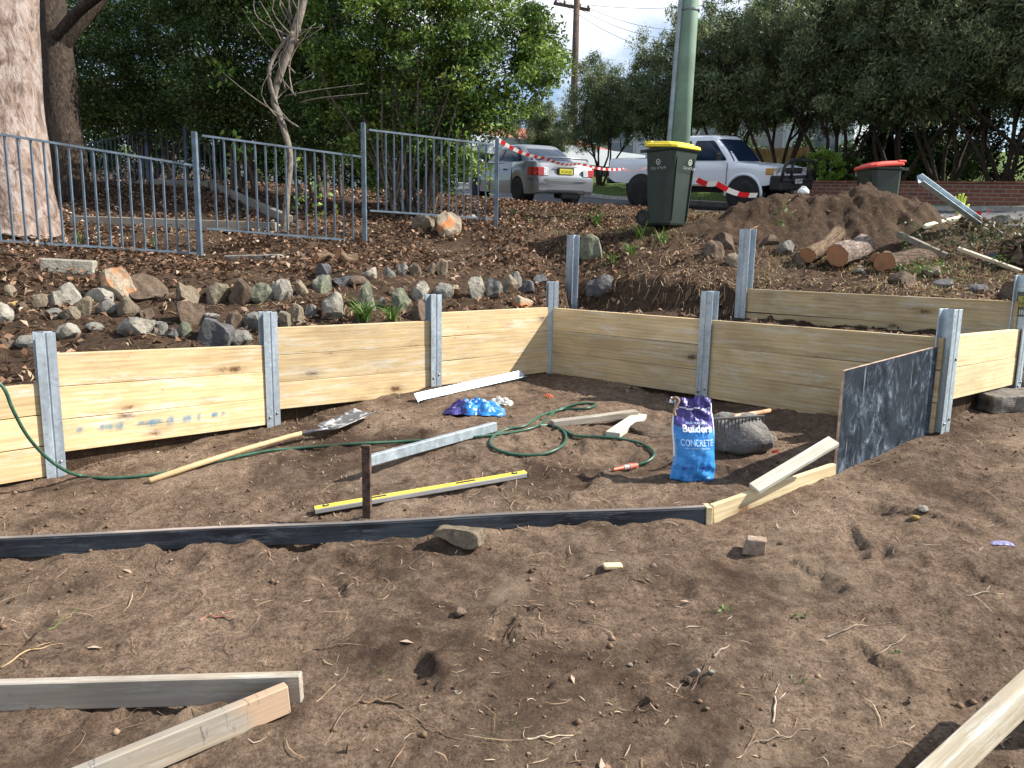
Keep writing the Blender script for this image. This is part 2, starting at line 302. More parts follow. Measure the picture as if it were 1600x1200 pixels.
# ---------------------------------------------------------------- mesh builder
class MB:
    def __init__(s): s.v = []; s.f = []; s.mi = []; s.cur = 0
    def add(s, vs, fs):
        o = len(s.v); s.v += [tuple(v) for v in vs]; s.f += [tuple(i+o for i in f) for f in fs]; s.mi += [s.cur]*len(fs); return s
    def box(s, c, size, M=None):
        hx, hy, hz_ = [k/2 for k in size]; c = Vector(c)
        vs = [Vector((x*hx, y*hy, z*hz_)) for x in (-1, 1) for y in (-1, 1) for z in (-1, 1)]
        if M: vs = [M @ v for v in vs]
        return s.add([v+c for v in vs], [(0, 1, 3, 2), (4, 6, 7, 5), (0, 4, 5, 1), (2, 3, 7, 6), (0, 2, 6, 4), (1, 5, 7, 3)])
    def prism(s, poly, h0, h1, axis='z', M=None):   # poly in a plane, extruded along axis
        def mk(a, b, h): return {'z': (a, b, h), 'y': (a, h, b), 'x': (h, a, b)}[axis]
        vs = [Vector(mk(a, b, h)) for h in (h0, h1) for a, b in poly]; n = len(poly)
        if M: vs = [M @ v for v in vs]
        fs = [tuple(range(n))[::-1], tuple(range(n, 2*n))] + [(i, (i+1) % n, n+(i+1) % n, n+i) for i in range(n)]
        return s.add(vs, fs)
    def tube(s, pts, rads, n=8, cap=True, squash=None):
        pts = [Vector(p) for p in pts]; k = len(pts)
        if not hasattr(rads, '__len__'): rads = [rads]*k
        T = [(pts[min(i+1, k-1)]-pts[max(i-1, 0)]).normalized() for i in range(k)]
        a = T[0].orthogonal().normalized(); vs = []
        for i in range(k):
            a = (a - T[i]*a.dot(T[i])); a = a.normalized() if a.length > 1e-6 else T[i].orthogonal().normalized()
            b = T[i].cross(a)
            for j in range(n):
                an = 2*math.pi*j/n; vs.append(pts[i]+(a*math.cos(an)+b*math.sin(an))*rads[i])
        fs = [(i*n+j, i*n+(j+1) % n, (i+1)*n+(j+1) % n, (i+1)*n+j) for i in range(k-1) for j in range(n)]
        if cap: fs += [tuple(range(n))[::-1], tuple(range((k-1)*n, k*n))]
        return s.add(vs, fs)
    def lathe(s, prof, c=(0, 0, 0), axis='z', n=24, M=None):   # prof: (radius, height)
        vs = []
        for r, h in prof:
            for j in range(n):
                a = 2*math.pi*j/n; x, y = r*math.cos(a), r*math.sin(a)
                v = Vector({'z': (x, y, h), 'y': (x, h, y), 'x': (h, x, y)}[axis]); vs.append((M @ v if M else v)+Vector(c))
        k = len(prof)
        return s.add(vs, [(i*n+j, i*n+(j+1) % n, (i+1)*n+(j+1) % n, (i+1)*n+j) for i in range(k-1) for j in range(n)] + [tuple(range(n))[::-1], tuple(range((k-1)*n, k*n))])
    def obj(s, name, mats, parent=None, smooth=False, bevel=0, origin=None, M=None, segs=1, fix=True):
        if not isinstance(mats, (list, tuple)): mats = [mats]
        me = bpy.data.meshes.new(name)
        if M is None:
            o = Vector(origin) if origin is not None else (Vector(parent_loc(parent)) if parent else basec(s.v))
            vs = [(v[0]-o.x, v[1]-o.y, v[2]-o.z) for v in s.v]
        else: vs = s.v
        me.from_pydata(vs, [], s.f)
        for m in mats: me.materials.append(m)
        if len(mats) > 1: me.polygons.foreach_set('material_index', s.mi)
        if fix:
            bm = bmesh.new(); bm.from_mesh(me); bmesh.ops.recalc_face_normals(bm, faces=bm.faces); bm.to_mesh(me); bm.free()
        if smooth: me.polygons.foreach_set('use_smooth', [True]*len(me.polygons))
        ob = bpy.data.objects.new(name, me); COL.objects.link(ob)
        if parent: ob.parent = parent
        if M is None:
            if not parent: ob.location = o
        else:
            ob.matrix_basis = (wmat(parent).inverted() @ M) if parent else M
        if bevel:
            b = ob.modifiers.new('bevel', 'BEVEL'); b.width = bevel; b.segments = segs; b.limit_method = 'ANGLE'; b.angle_limit = R(35)
        return ob
def wmat(p):
    m = Matrix.Identity(4)
    while p is not None: m = p.matrix_basis @ m; p = p.parent
    return m
def parent_loc(p):
    l = Vector((0, 0, 0))
    while p is not None: l += p.location; p = p.parent
    return l
def basec(v):
    a = np.array(v); lo = a.min(0); hi = a.max(0); return Vector(((lo[0]+hi[0])/2, (lo[1]+hi[1])/2, lo[2]))
def tag(o, label=None, cat=None, group=None, kind=None):
    if label: o['label'] = label
    if cat: o['category'] = cat
    if group: o['group'] = group
    if kind: o['kind'] = kind
    return o
def empty(name, loc, label, cat, group=None, rz=0):
    o = bpy.data.objects.new(name, None); COL.objects.link(o); o.location = loc; o.rotation_euler.z = rz; o.empty_display_size = .1
    return tag(o, label, cat, group)
def frame(p0, p1, up=(0, 0, 1)):
    p0 = Vector(p0); p1 = Vector(p1); x = (p1-p0).normalized(); y = Vector(up).cross(x).normalized(); z = x.cross(y)
    c = (p0+p1)/2
    return Matrix(((x.x, y.x, z.x, c.x), (x.y, y.y, z.y, c.y), (x.z, y.z, z.z, c.z), (0, 0, 0, 1)))
def board(name, p0, p1, w, h, mat, parent=None, up=(0, 0, 1), bevel=.003, wob=0.0, rng=None):
    """a length of timber: x along the grain, w across, h along 'up'"""
    L = (Vector(p1)-Vector(p0)).length; m = MB(); n = 14 if wob else 1
    vs = []; 
    for i in range(n+1):
        x = -L/2+L*i/n; dy = wob*math.sin(i*.9+L*7); dz = wob*.6*math.sin(i*1.3+L*3)
        for y, z in ((-w/2, -h/2), (w/2, -h/2), (w/2, h/2), (-w/2, h/2)): vs.append((x, y+dy, z+dz))
    fs = [(i*4+j, i*4+(j+1) % 4, i*4+4+(j+1) % 4, i*4+4+j) for i in range(n) for j in range(4)]+[(3, 2, 1, 0), (n*4, n*4+1, n*4+2, n*4+3)]
    m.add(vs, fs)
    return m.obj(name, mat, parent, bevel=bevel, M=frame(p0, p1, up))
def fast(name, V, Fc, mat, colors=None, smooth=False, parent=None, origin=(0, 0, 0), per=4):
    """mesh from numpy arrays, every face with `per` corners; colors per face"""
    V = np.asarray(V, np.float32)-np.asarray(tuple(origin), np.float32); Fc = np.asarray(Fc, np.int32)
    me = bpy.data.meshes.new(name); me.vertices.add(len(V)); me.vertices.foreach_set('co', V.ravel())
    me.loops.add(Fc.size); me.loops.foreach_set('vertex_index', Fc.ravel())
    me.polygons.add(len(Fc)); me.polygons.foreach_set('loop_start', np.arange(0, Fc.size, per, dtype=np.int32))
    try: me.polygons.foreach_set('loop_total', np.full(len(Fc), per, np.int32))
    except Exception: pass
    if smooth: me.polygons.foreach_set('use_smooth', np.ones(len(Fc), bool))
    me.update(calc_edges=True)
    for m in (mat if isinstance(mat, (list, tuple)) else [mat]): me.materials.append(m)
    if colors is not None:
        ca = me.color_attributes.new('Col', 'FLOAT_COLOR', 'CORNER')
        c = np.ones((len(Fc), per, 4), np.float32); c[:, :, :3] = np.asarray(colors, np.float32)[:, None, :]
        ca.data.foreach_set('color', c.ravel())
    ob = bpy.data.objects.new(name, me); COL.objects.link(ob); ob.location = origin
    if parent: ob.parent = parent; ob.location = (0, 0, 0)
    return ob
def rock(name, c, size, mat, seed, label=None, group=None, cat='rock', parent=None, rz=None, sub=3, chop=.75, sink=.12):
    rng = random.Random(seed); bm = bmesh.new(); bmesh.ops.create_icosphere(bm, subdivisions=sub, radius=1)
    planes = []
    for _ in range(9):
        d = Vector((rng.gauss(0, 1), rng.gauss(0, 1), rng.gauss(0, 1))).normalized(); planes.append((d, rng.uniform(.42, .82)*(.7+chop*.35)))
    for v in bm.verts:
        for d, k in planes:
            e = v.co.dot(d)
            if e > k: v.co -= d*(e-k)*.97
        v.co += v.co.normalized()*(.035*math.sin(v.co.x*9+seed)+.03*math.sin(v.co.y*13+seed*2))
    a = rng.uniform(0, 6.28) if rz is None else rz; Mz = Matrix.Rotation(a, 3, 'Z')
    lo = Vector((min(v.co.x for v in bm.verts), min(v.co.y for v in bm.verts), min(v.co.z for v in bm.verts)))
    hi = Vector((max(v.co.x for v in bm.verts), max(v.co.y for v in bm.verts), max(v.co.z for v in bm.verts)))
    for v in bm.verts:
        v.co = Vector([((v.co[i]-lo[i])/(hi[i]-lo[i])-.5)*size[i] for i in range(3)])
        v.co.z += size[2]*(.5-sink)
    me = bpy.data.meshes.new(name); bm.to_mesh(me); bm.free(); me.materials.append(mat)
    ob = bpy.data.objects.new(name, me); COL.objects.link(ob); ob.location = c; ob.rotation_euler.z = (rng.uniform(-.5, .5) if rz is None else rz)
    if parent: ob.parent = parent; ob.location = Vector(c)-parent_loc(parent)
    if label: tag(ob, label, cat, group)
    return ob
_fc = {}
def text_mesh(txt, size, M, mat, parent, depth=.001, align='CENTER', name='lettering', warp=None, bold=0, sx=1):
    cu = bpy.data.curves.new('txt', 'FONT'); cu.body = txt; cu.size = size; cu.align_x = align; cu.extrude = depth; cu.offset = bold; cu.resolution_u = 3
    o = bpy.data.objects.new('txt', cu); COL.objects.link(o)
    dg = bpy.context.evaluated_depsgraph_get(); me = bpy.data.meshes.new_from_object(o.evaluated_get(dg))
    bpy.data.objects.remove(o); bpy.data.curves.remove(cu)
    me.name = name; me.materials.clear(); me.materials.append(mat)
    for v in me.vertices:
        c = Vector(v.co); c.x *= sx
        v.co = warp(c) if warp else M @ c
    ob = bpy.data.objects.new(name, me); COL.objects.link(ob); ob.parent = parent
    return ob
# ================================================================ GROUND
def axis(segs):
    out = []
    for a, b, st in segs: out += list(np.arange(a, b-1e-6, st))
    return np.array(out+[segs[-1][1]])
ys = axis([(-30, -2, 4), (-2, 1.4, .2), (1.4, 4.6, .018), (4.6, 8.0, .025), (8.0, 12, .05), (12, 26, .2), (26, 60, 1.5), (60, 220, 16)])
xs = axis([(-160, -40, 12), (-40, -12, 1.5), (-12, -4.6, .15), (-4.6, -3.0, .04), (-3.0, 3.0, .018), (3.0, 4.6, .03), (4.6, 9, .08), (9, 20, .25), (20, 40, 1.5), (40, 160, 12)])
X, Y = np.meshgrid(xs, ys); Z = height(X, Y)
far = np.clip((Y-60)/80, 0, 1)
rn = RN(X, Y)
road_cut = sst((rn-11.7)/.25)*(1-sst((rn-17.75)/.25)); Z = Z - road_cut*.06
def snap(lx, ly, x0, x1, X, Y, Z):
    # pull the two grid rows either side of a retained edge onto the edge, so the soil face is clean
    for i in range(X.shape[1]):
        xx = X[0, i]
        if not (x0 < xx < x1): continue
        yy = np.interp(xx, lx, ly)+.085; j = int(np.searchsorted(ys, yy))
        if j < 2 or j > len(ys)-2: continue
        eps = .004; a = height(np.array([xx]), np.array([np.interp(xx, lx, ly)+.05]))[0]; b = height(np.array([xx]), np.array([yy+.03]))[0]
        Y[j-1, i] = yy; Z[j-1, i] = min(a, b); Y[j, i] = yy+.008; Z[j, i] = max(b, a)
X, Y = X.copy(), Y.copy()
snap(lnx, lny, -6.0, P9.x, X, Y, Z); snap(cnx, cny, P8.x, P9.x-.05, X, Y, Z)
V = np.stack([X.ravel(), Y.ravel(), Z.ravel()], 1); ny, nx = X.shape
ii = (np.arange(ny-1)[:, None]*nx+np.arange(nx-1)[None, :]).ravel()
Fq = np.stack([ii, ii+1, ii+nx+1, ii+nx], 1)
m, t, b = base_mat('ground_mix')
def soil_nodes(t, lightc, midc, darkc, chips=.9):
    v = mapped(t, (1, 1, 1), rnd=False)
    n1 = noise(t, v, 1.3, 6, .65); n2 = noise(t, v, 14, 6, .7); n3 = noise(t, v, 90, 4, .7)
    c = ramp(t, n1, [(.34, darkc), (.5, midc), (.66, lightc)])
    c2 = ramp(t, n2, [(.3, [x*.6 for x in darkc]), (.5, midc), (.75, [x*1.15 for x in lightc])])
    c = mixc(t, .5, c, c2)
    c = mixc(t, 1.0, c, ramp(t, n3, [(.32, (.5, .48, .46)), (.5, (1., 1., 1.)), (.68, (1.3, 1.28, 1.25))]), 'MULTIPLY')
    c = mixc(t, 1.0, c, ramp(t, noise(t, v, 38, 7, .8), [(.36, (.5, .48, .46)), (.5, (1., 1., 1.)), (.66, (1.25, 1.22, 1.2))]), 'MULTIPLY')
    return c, v, n3
c1, v, n3 = soil_nodes(t, (.395, .300, .224), (.224, .160, .117), (.070, .047, .034))
damp = ramp(t, noise(t, v, .9, 7, .72, .5), [(.38, (1, 1, 1)), (.47, (.35, .35, .35)), (.53, (0, 0, 0))]); c1 = mixc(t, damp, c1, (.075, .050, .036))
c1 = mixc(t, ramp(t, noise(t, mapped(t, (1, 1, 1), loc=(5, 3, 0), rnd=False), 1.6, 7, .7, .4), [(.55, (0, 0, 0)), (.72, (.55, .55, .55))]), c1, (.42, .33, .245))
c2, v_, _ = soil_nodes(t, (.15, .102, .070), (.080, .053, .036), (.030, .020, .014))
c3 = ramp(t, noise(t, v, 9, 5, .7), [(.3, (.045, .075, .018)), (.55, (.10, .15, .04)), (.75, (.17, .15, .07))])
at = N(t, 'ShaderNodeAttribute', _attribute_name='Zone'); sp = N(t, 'ShaderNodeSeparateColor'); t.links.new(at.outputs['Color'], sp.inputs[0])
c = mixc(t, sp.outputs[0], c1, c2); c = mixc(t, sp.outputs[1], c, c3); c = mixc(t, sp.outputs[2], c, (.11, .066, .04))
vo = N(t, 'ShaderNodeTexVoronoi', Scale=42.0); t.links.new(v, vo.inputs['Vector'])
se = N(t, 'ShaderNodeSeparateColor'); t.links.new(vo.outputs['Color'], se.inputs[0])
sel = ramp(t, se.outputs[0], [(.93, (0, 0, 0)), (.94, (1, 1, 1))]); dd = ramp(t, vo.outputs['Distance'], [(.10, (1, 1, 1)), (.2, (0, 0, 0))])
c = mixc(t, mixc(t, 1.0, sel, dd, 'MULTIPLY'), c, ramp(t, se.outputs[1], [(.0, (.26, .20, .14)), (.6, (.34, .29, .22)), (1, (.12, .07, .04))]))
t.links.new(c, b.inputs['Base Color']); b.inputs['Roughness'].default_value = .95; b.inputs['Specular IOR Level'].default_value = .12
h = N(t, 'ShaderNodeMath', _operation='ADD'); t.links.new(noise(t, v, 34, 12, .82), h.inputs[0])
h2 = N(t, 'ShaderNodeMath', _operation='MULTIPLY'); h2.inputs[1].default_value = .55; t.links.new(n3, h2.inputs[0]); t.links.new(h2.outputs[0], h.inputs[1])
bump(t, b, h.outputs[0], 1.0, .035); M_ground = m
g = fast('ground', V, Fq, M_ground, smooth=True); tag(g, 'bare brown soil of the levelled yard and the leafy bank above it', kind='structure')
yw = np.interp(X, lnx, lny)
zup = sst((Y-yw-.05)/.04) ; zgr = sst((rn-17.7)/.3); dryv = sst((rn-8.6)/1.5)*(1-sst((rn-11.8)/.3))*.7
col = np.ones((ny*nx, 4), np.float32); col[:, 0] = zup.ravel(); col[:, 1] = zgr.ravel(); col[:, 2] = dryv.ravel()
ca = g.data.color_attributes.new('Zone', 'FLOAT_COLOR', 'POINT'); ca.data.foreach_set('color', col.ravel())
def soil_face(lx, ly, x0, x1):
    n = int((x1-x0)/.02); x = np.linspace(x0, x1, n); y = np.interp(x, lx, ly); lo = height(x, y-.02)-.12; hi = height(x, y+.13); rows = []
    for k in range(9):
        t = k/8; z = lo+(hi-.012-lo)*t; yy = y+.047+.008*fbm(x*3, z*3, 6, 3)+.004*k/8; rows.append(np.stack([x, yy, z], 1))
    rows.append(np.stack([x, y+.07, hi+.004], 1)); rows.append(np.stack([x, y+.14, hi-.01], 1)); A = np.stack(rows); k, n, _ = A.shape
    i_ = (np.arange(k-1)[:, None]*n+np.arange(n-1)[None]).ravel(); o = fast('soil_face', A.reshape(-1, 3), np.stack([i_, i_+1, i_+n+1, i_+n], 1), M_heap, smooth=True); return tag(o, 'cut face of dark soil retained behind the timber boards', kind='structure')
soil_face(lnx, lny, -6.0, P9.x); soil_face(cnx, cny, P8.x-.03, P9.x-.03)
# ---- road: a sheet draped over the slope, with kerbs
m, t, b = base_mat('asphalt'); v = mapped(t, (1, 1, 1), rnd=False)
c = ramp(t, noise(t, v, .7, 5), [(.3, (.060, .062, .070)), (.7, (.095, .098, .108))])
c = mixc(t, 1, c, ramp(t, noise(t, v, 40, 4, .8), [(.3, (.7, .7, .7)), (.7, (1.2, 1.2, 1.2))]), 'MULTIPLY')
t.links.new(c, b.inputs['Base Color']); b.inputs['Roughness'].default_value = .85; bump(t, b, noise(t, v, 120, 3), .3, .01)
ss = np.arange(-60, 60.1, .6); rr = np.linspace(11.98, 17.6, 12)
S_, R_ = np.meshgrid(ss, rr); n2_ = .77**2+.64**2
RX = (.77*R_-.64*S_)/n2_; RY = (.64*R_+.77*S_)/n2_
RZ = height(RX, RY, fine=False)+.012
Vr = np.stack([RX.ravel(), RY.ravel(), RZ.ravel()], 1); ny2, nx2 = RX.shape
ii = (np.arange(ny2-1)[:, None]*nx2+np.arange(nx2-1)[None, :]).ravel()
rd = fast('road', Vr, np.stack([ii, ii+nx2, ii+nx2+1, ii+1], 1), m, smooth=True); tag(rd, 'grey asphalt street running past behind the mound', kind='structure')
def along(r, s, dz=0):
    x = (.77*r-.64*s)/n2_; y = (.64*r+.77*s)/n2_
    return Vector((x, y, float(height(np.array([x]), np.array([y]), False)[0])+dz))
M_conc = plain('old_concrete', (.36, .34, .31), .9, 0, .2, 8, .3)
k = MB()
for r0 in (17.6,):
    for i in range(len(ss)-1):
        a, b_ = along(r0, ss[i]), along(r0, ss[i+1]); c_, d_ = along(r0+.15, ss[i]), along(r0+.15, ss[i+1]); u = Vector((0, 0, .10)); dn = Vector((0, 0, -.1))
        k.add([a+dn, b_+dn, b_+u, a+u, c_+dn, d_+dn, d_+u, c_+u], [(0, 1, 2, 3), (3, 2, 6, 7), (5, 4, 7, 6)])
kb = k.obj('kerb', M_conc, fix=False, origin=(0, 0, 0)); tag(kb, 'concrete kerb along the far side of the street', kind='structure')

# ================================================================ RETAINING WALLS
def post(pos, rot, py_top, label, cat='steel post', holes=2, deep=.12, bright=False, sc=1.0, sticker=False, py_bolt=None):
    zb = min(hz(pos.x, pos.y-.06), hz(pos.x-.05, pos.y-.05), hz(pos.x+.05, pos.y-.05))-deep; zt = zat(pos.x, pos.y, py_top)
    e = empty('steel_post', (pos.x, pos.y, zb), label, cat, 'galvanised steel wall posts')
    Mz = Matrix.Translation((pos.x, pos.y, 0)) @ Matrix.Rotation(rot, 4, 'Z')
    w, d = .052*sc, .048*sc; f = .008
    poly = [(-w, -d), (-.006, -d), (-.003, -d+.005), (.003, -d+.005), (.006, -d-.001), (w, -d-.001), (w, -d+f), (.005, -d+f), (.005, d-f), (w, d-f), (w, d), (-w, d), (-w, d-f), (-.005, d-f), (-.005, -d+f), (-w, -d+f)]
    mb = MB(); mb.prism(poly, zb, zt, 'z', None); mb.v = [tuple(Mz @ Vector(v)) for v in mb.v]
    mb.obj('steel_section', M_galv2 if bright else M_galv, e, bevel=.0012)
    base = zb+deep
    for i in range(holes):
        hx, hz_ = ((.028, .10), (-.026, .075), (.03, .48))[i]
        q = MB(); q.lathe([(.0, -.006), (.0085, -.005), (.009, 0), (.009, .004)], (0, 0, 0), 'y', 10)
        q.v = [tuple(Mz @ (Vector(v)+Vector((hx, -d-.002, base+hz_)))) for v in q.v]; q.obj('bolt', M_steel, e, smooth=True)
    if sticker:
        q = MB(); q.prism([(-d+.014, zt-.30), (d-.016, zt-.30), (d-.016, zt-.12), (-d+.014, zt-.12)], -.0065, -.0055, 'x'); q.v = [tuple(Mz @ Vector(v)) for v in q.v]
        lb = q.obj('product_label', plain('label_dark', (.09, .10, .08), .5, var=.3, scale=40), e)
        q = MB(); q.prism([(-d+.02, zt-.23), (d-.024, zt-.23), (d-.024, zt-.15), (-d+.02, zt-.15)], -.0075, -.0066, 'x'); q.v = [tuple(Mz @ Vector(v)) for v in q.v]
        q.obj('label_panel', plain('label_olive', (.32, .30, .06), .5, var=.4, scale=60), e)
        q = MB()
        for a, b_ in ((zt-.10, zt-.094), (zt-.072, zt-.066)): q.prism([(-d+.016, a), (d-.02, a), (d-.02, b_), (-d+.016, b_)], -.0065, -.0055, 'x')
        q.prism([(-d+.016, zt-.10), (-d+.022, zt-.10), (-d+.022, zt-.066), (-d+.016, zt-.066)], -.0065, -.0054, 'x')
        for i in range(3): q.prism([(-d+.018+i*.014, zt-.285), (-d+.026+i*.014, zt-.285), (-d+.026+i*.014, zt-.25), (-d+.018+i*.014, zt-.25)], -.0076, -.0066, 'x')
        q.v = [tuple(Mz @ Vector(v)) for v in q.v]; q.obj('label_print', plain('label_white', (.7, .72, .75), .5), e)
    return e
def wang(a, b): d = b-a; return math.atan2(d.y, d.x)
aA, aB, aR, aC = wang(P1, P4), wang(P4, P6), wang(P6, P9), wang(P8, P9)
post(P1, aA, 519, 'tall galvanised post at the left end of the wall with green hose crossing its foot', holes=1)
post(P2, aA, 487, 'galvanised post between the blue-marked timber bay and the next bay right of it')
post(P3, aA, 460, 'galvanised post behind the steel channel leaning on the foot of the wall')
post(P4, (aA+aB)/2+.25, 440, 'narrow galvanised post in the inner corner where the sunlit and shaded walls meet', holes=1, sc=.9)
post(P5, aB, 455, 'galvanised post in the shaded wall directly behind the blue concrete bag')
post(P6, aR-.1, 483, 'bright galvanised post at the right edge of the black plywood sheet', bright=True, holes=3)
post(P8, aC, 358, 'tall galvanised post at the left end of the rear upper timber wall', holes=0, sc=1.1)
post(P9, aR, 430, 'galvanised post with a product label at the far right end of the short sunlit wall', bright=True, sticker=True)
post(P10, aC, 367, 'lone galvanised post beside a grey boulder at the dug bank', holes=0, deep=.2)

def bay(pa, pb, top, bot, n, mat, label, cat='timber wall bay', gap=.012, thick=.048, group='timber sleeper wall bays', mats=None, enda=True):
    """top/bot: pixel rows of the upper and lower edges at each end"""
    dirv = (pb-pa).normalized(); a = pa+dirv*gap; b = pb-dirv*gap
    za1, zb1 = zat(a.x, a.y, top[0]), zat(b.x, b.y, top[1]); za0, zb0 = zat(a.x, a.y, bot[0]), zat(b.x, b.y, bot[1])
    e = empty('sleeper_panel', ((a.x+b.x)/2, (a.y+b.y)/2, min(za0, zb0)), label, cat, group)
    for i in range(n):
        f0, f1 = i/n, (i+1)/n
        A = Vector((a.x, a.y, za0+(za1-za0)*(f0+f1)/2)); B = Vector((b.x, b.y, zb0+(zb1-zb0)*(f0+f1)/2))
        h = ((za1-za0)+(zb1-zb0))/2/n-.002
        off = Vector((-dirv.y, dirv.x, 0))*(.002*((i*7) % 3-1)); 
        board('sleeper', A+off, B+off, thick, h, (mats[i] if mats else mat), e, bevel=.0028)
    return e
print('wallposts', [tuple(round(c, 2) for c in p) for p in (P1, P2, P3, P4, P5, P6, P8, P9, P10)])
d01 = (P1-p0); 
bay(p0, P1, (655, 597), (830, 742), 3, M_pine, 'lowest timber bay cut off by the left edge, behind the hanging green hose')
b1 = bay(P1, P2, (552, 539), (707, 662), 3, M_pine, 'timber bay with smudged blue writing along its lowest board')
bay(P2, P3, (512, 501), (640, 614), 3, M_pine, 'timber bay with white chalky smears between the second and third posts')
bay(P3, P4, (488, 480), (603, 580), 3, M_pine, 'timber bay crossed by a diagonal shadow next to the inner corner')
bay(P4, P5, (481, 499), (582, 618), 3, M_pine, 'shaded timber bay running right from the inner corner')
bay(P5, P6, (500, 527), (620, 680), 3, M_pine, 'shaded timber bay behind the concrete bag and the plywood sheet')
bay(P6, P9, (524, 514), (626, 600), 2, M_pine2, 'short bright sunlit timber bay at the right, two boards high')
bay(P8, P9, (450, 472), (524, 560), 2, M_pine, 'rear upper timber bay below the cut logs')
# blue paint smears on the lowest board
def on_bay(pa, pb, u, dz, top, bot):
    dv = (pb-pa).normalized(); q = pa+(pb-pa)*u; nrm = Vector((dv.y, -dv.x)); z0 = zat(q.x, q.y, bot[0]+(bot[1]-bot[0])*u)
    q = q+nrm*.0285; return Vector((q.x, q.y, z0+dz))
m, t, b = base_mat('blue_marker'); v = mapped(t, (1, 1, 1), rnd=False); a_ = N(t, 'ShaderNodeAttribute', _attribute_name='Col')
b.inputs['Base Color'].default_value = (.07, .27, .42, 1); b.inputs['Roughness'].default_value = .8
fa = N(t, 'ShaderNodeMath', _operation='MULTIPLY'); t.links.new(ramp(t, noise(t, mapped(t, (1, 1, .45), rot=(0, .35, 0), rnd=False), 34, 5, .7), [(.30, (0, 0, 0)), (.68, (.9, .9, .9))]), fa.inputs[0]); t.links.new(a_.outputs['Color'], fa.inputs[1]); t.links.new(fa.outputs[0], b.inputs['Alpha'])
rg = random.Random(5); vs = []; cc = []; fs = []
for u, wd, hh in ((.095, .05, .05), (.20, .13, .055), (.255, .06, .07), (.345, .05, .05), (.40, .14, .06), (.475, .06, .085), (.55, .08, .07), (.61, .035, .07), (.685, .06, .05), (.73, .03, .04)):
    z0 = .135-hh*.6; k = 7; o_ = len(vs)
    for a in range(k):
        for c_ in range(k):
            s_, r_ = a/(k-1), c_/(k-1); vs.append(on_bay(P1, P2, u+(s_-.5)*wd/1.47+.008*r_, z0+hh*r_, 0, (707, 662))); cc.append(max(0, min(1, 2.6*min(s_, 1-s_)*2*.8))*max(0, min(1, (1-r_)*3, r_*2.2)))
    fs += [(o_+a*k+c_, o_+(a+1)*k+c_, o_+(a+1)*k+c_+1, o_+a*k+c_+1) for a in range(k-1) for c_ in range(k-1)]
pc = P4; me_o = fast('blue_writing', vs, fs, m, parent=b1, origin=b1.location); ca = me_o.data.color_attributes.new('Col', 'FLOAT_COLOR', 'POINT'); ca.data.foreach_set('color', np.repeat(np.array(cc, np.float32), 4))
# timber packer under that bay
a = G(182, 712); tag(board('timber_packer', a+Vector((-.03, .03, .03)), a+Vector((.05, .11, .03)), .05, .07, M_pine2), 'small timber packing block under the blue-marked bay', 'timber block')

# ================================================================ FORMWORK AND LOOSE TIMBER
def gpt(px, py, dz=0): v = G(px, py); return Vector((v.x, v.y, v.z+dz))
# long black form board: three lengths butted in line
def form(pxa, pxb, hh, mat, th, label, name='form_board', cat='form board', lift=0):
    a, b = P(*pxa), P(*pxb); return a, b
A0, A1 = P(-260, 872, 3.66), P(1100, 806, 3.9)
A0.z = zat(A0.x, A0.y, 858+10); A1.z = zat(A1.x, A1.y, 805)
fb = board('form_board', A0, A1, .036, .098, M_black, bevel=.006, wob=.006)
tag(fb, 'long black form board lying on edge across the foreground soil', 'form board')
tv = (A1-A0).normalized()
board('worn_top_edge', A0+Vector((0, 0, .0508)), A1+Vector((0, 0, .0508)), .030, .004, wood('worn_edge', (.46, .40, .38), (.24, .19, .18), grey=(.12, .12, .13), knots=False), fb, bevel=0, wob=.006)
tb = board('joint_block', A1+tv*.003+Vector((0, .005, 0)), A1+tv*.034+Vector((0, .005, 0)), .07, .10, M_pine2); tag(tb, 'small upright timber cleat joining black and pale form boards', 'timber block')
B0 = A1+tv*.038; B1 = P(1303, 735, 4.28); B0.z = zat(B0.x, B0.y, 803); B1.z = zat(B1.x, B1.y, 737)
tag(board('form_board', B0, B1, .032, .10, M_pine2), 'pale pine form board angled between black board and plywood', 'form board')
# plywood sheet
q0 = P(1311, 660, 4.24); q1 = P(1456, 611, 4.80)
tz0, bz0, tz1, bz1 = zat(q0.x, q0.y, 579), zat(q0.x, q0.y, 741), zat(q1.x, q1.y, 541), zat(q1.x, q1.y, 684)
dv = Vector((q1.x-q0.x, q1.y-q0.y, 0)).normalized(); nv = Vector((dv.y, -dv.x, 0))*.0085
m, t, b = base_mat('formply_face'); v = mapped(t, (1, 1, 1)); vs_ = mapped(t, (4.5, 4.5, 2.6), rot=(0, .6, .2))
c = ramp(t, noise(t, vs_, 2.6, 10, .82, .8), [(.42, (.010, .014, .022)), (.52, (.03, .042, .06)), (.58, (.10, .13, .17)), (.68, (.34, .38, .42))])
c = mixc(t, ramp(t, noise(t, v, 2.6, 3), [(.38, (.8,)*3), (.55, (0, 0, 0))]), c, (.022, .030, .042))
c = mixc(t, ramp(t, noise(t, mapped(t, (40, 40, 3)), 1.2, 4, .6), [(.62, (0, 0, 0)), (.68, (.5,)*3)]), c, (.32, .36, .40))
t.links.new(c, b.inputs['Base Color']); t.links.new(ramp(t, noise(t, vs_, 3, 5), [(.3, (.3,)*3), (.7, (.65,)*3)]), b.inputs['Roughness']); b.inputs['Specular IOR Level'].default_value = .15
M_ply = m
q = MB(); vs = []
for s in (1, -1):
    for p_, z in ((q0, bz0), (q1, bz1), (q1, tz1), (q0, tz0)): vs.append(Vector((p_.x, p_.y, z))+nv*s)
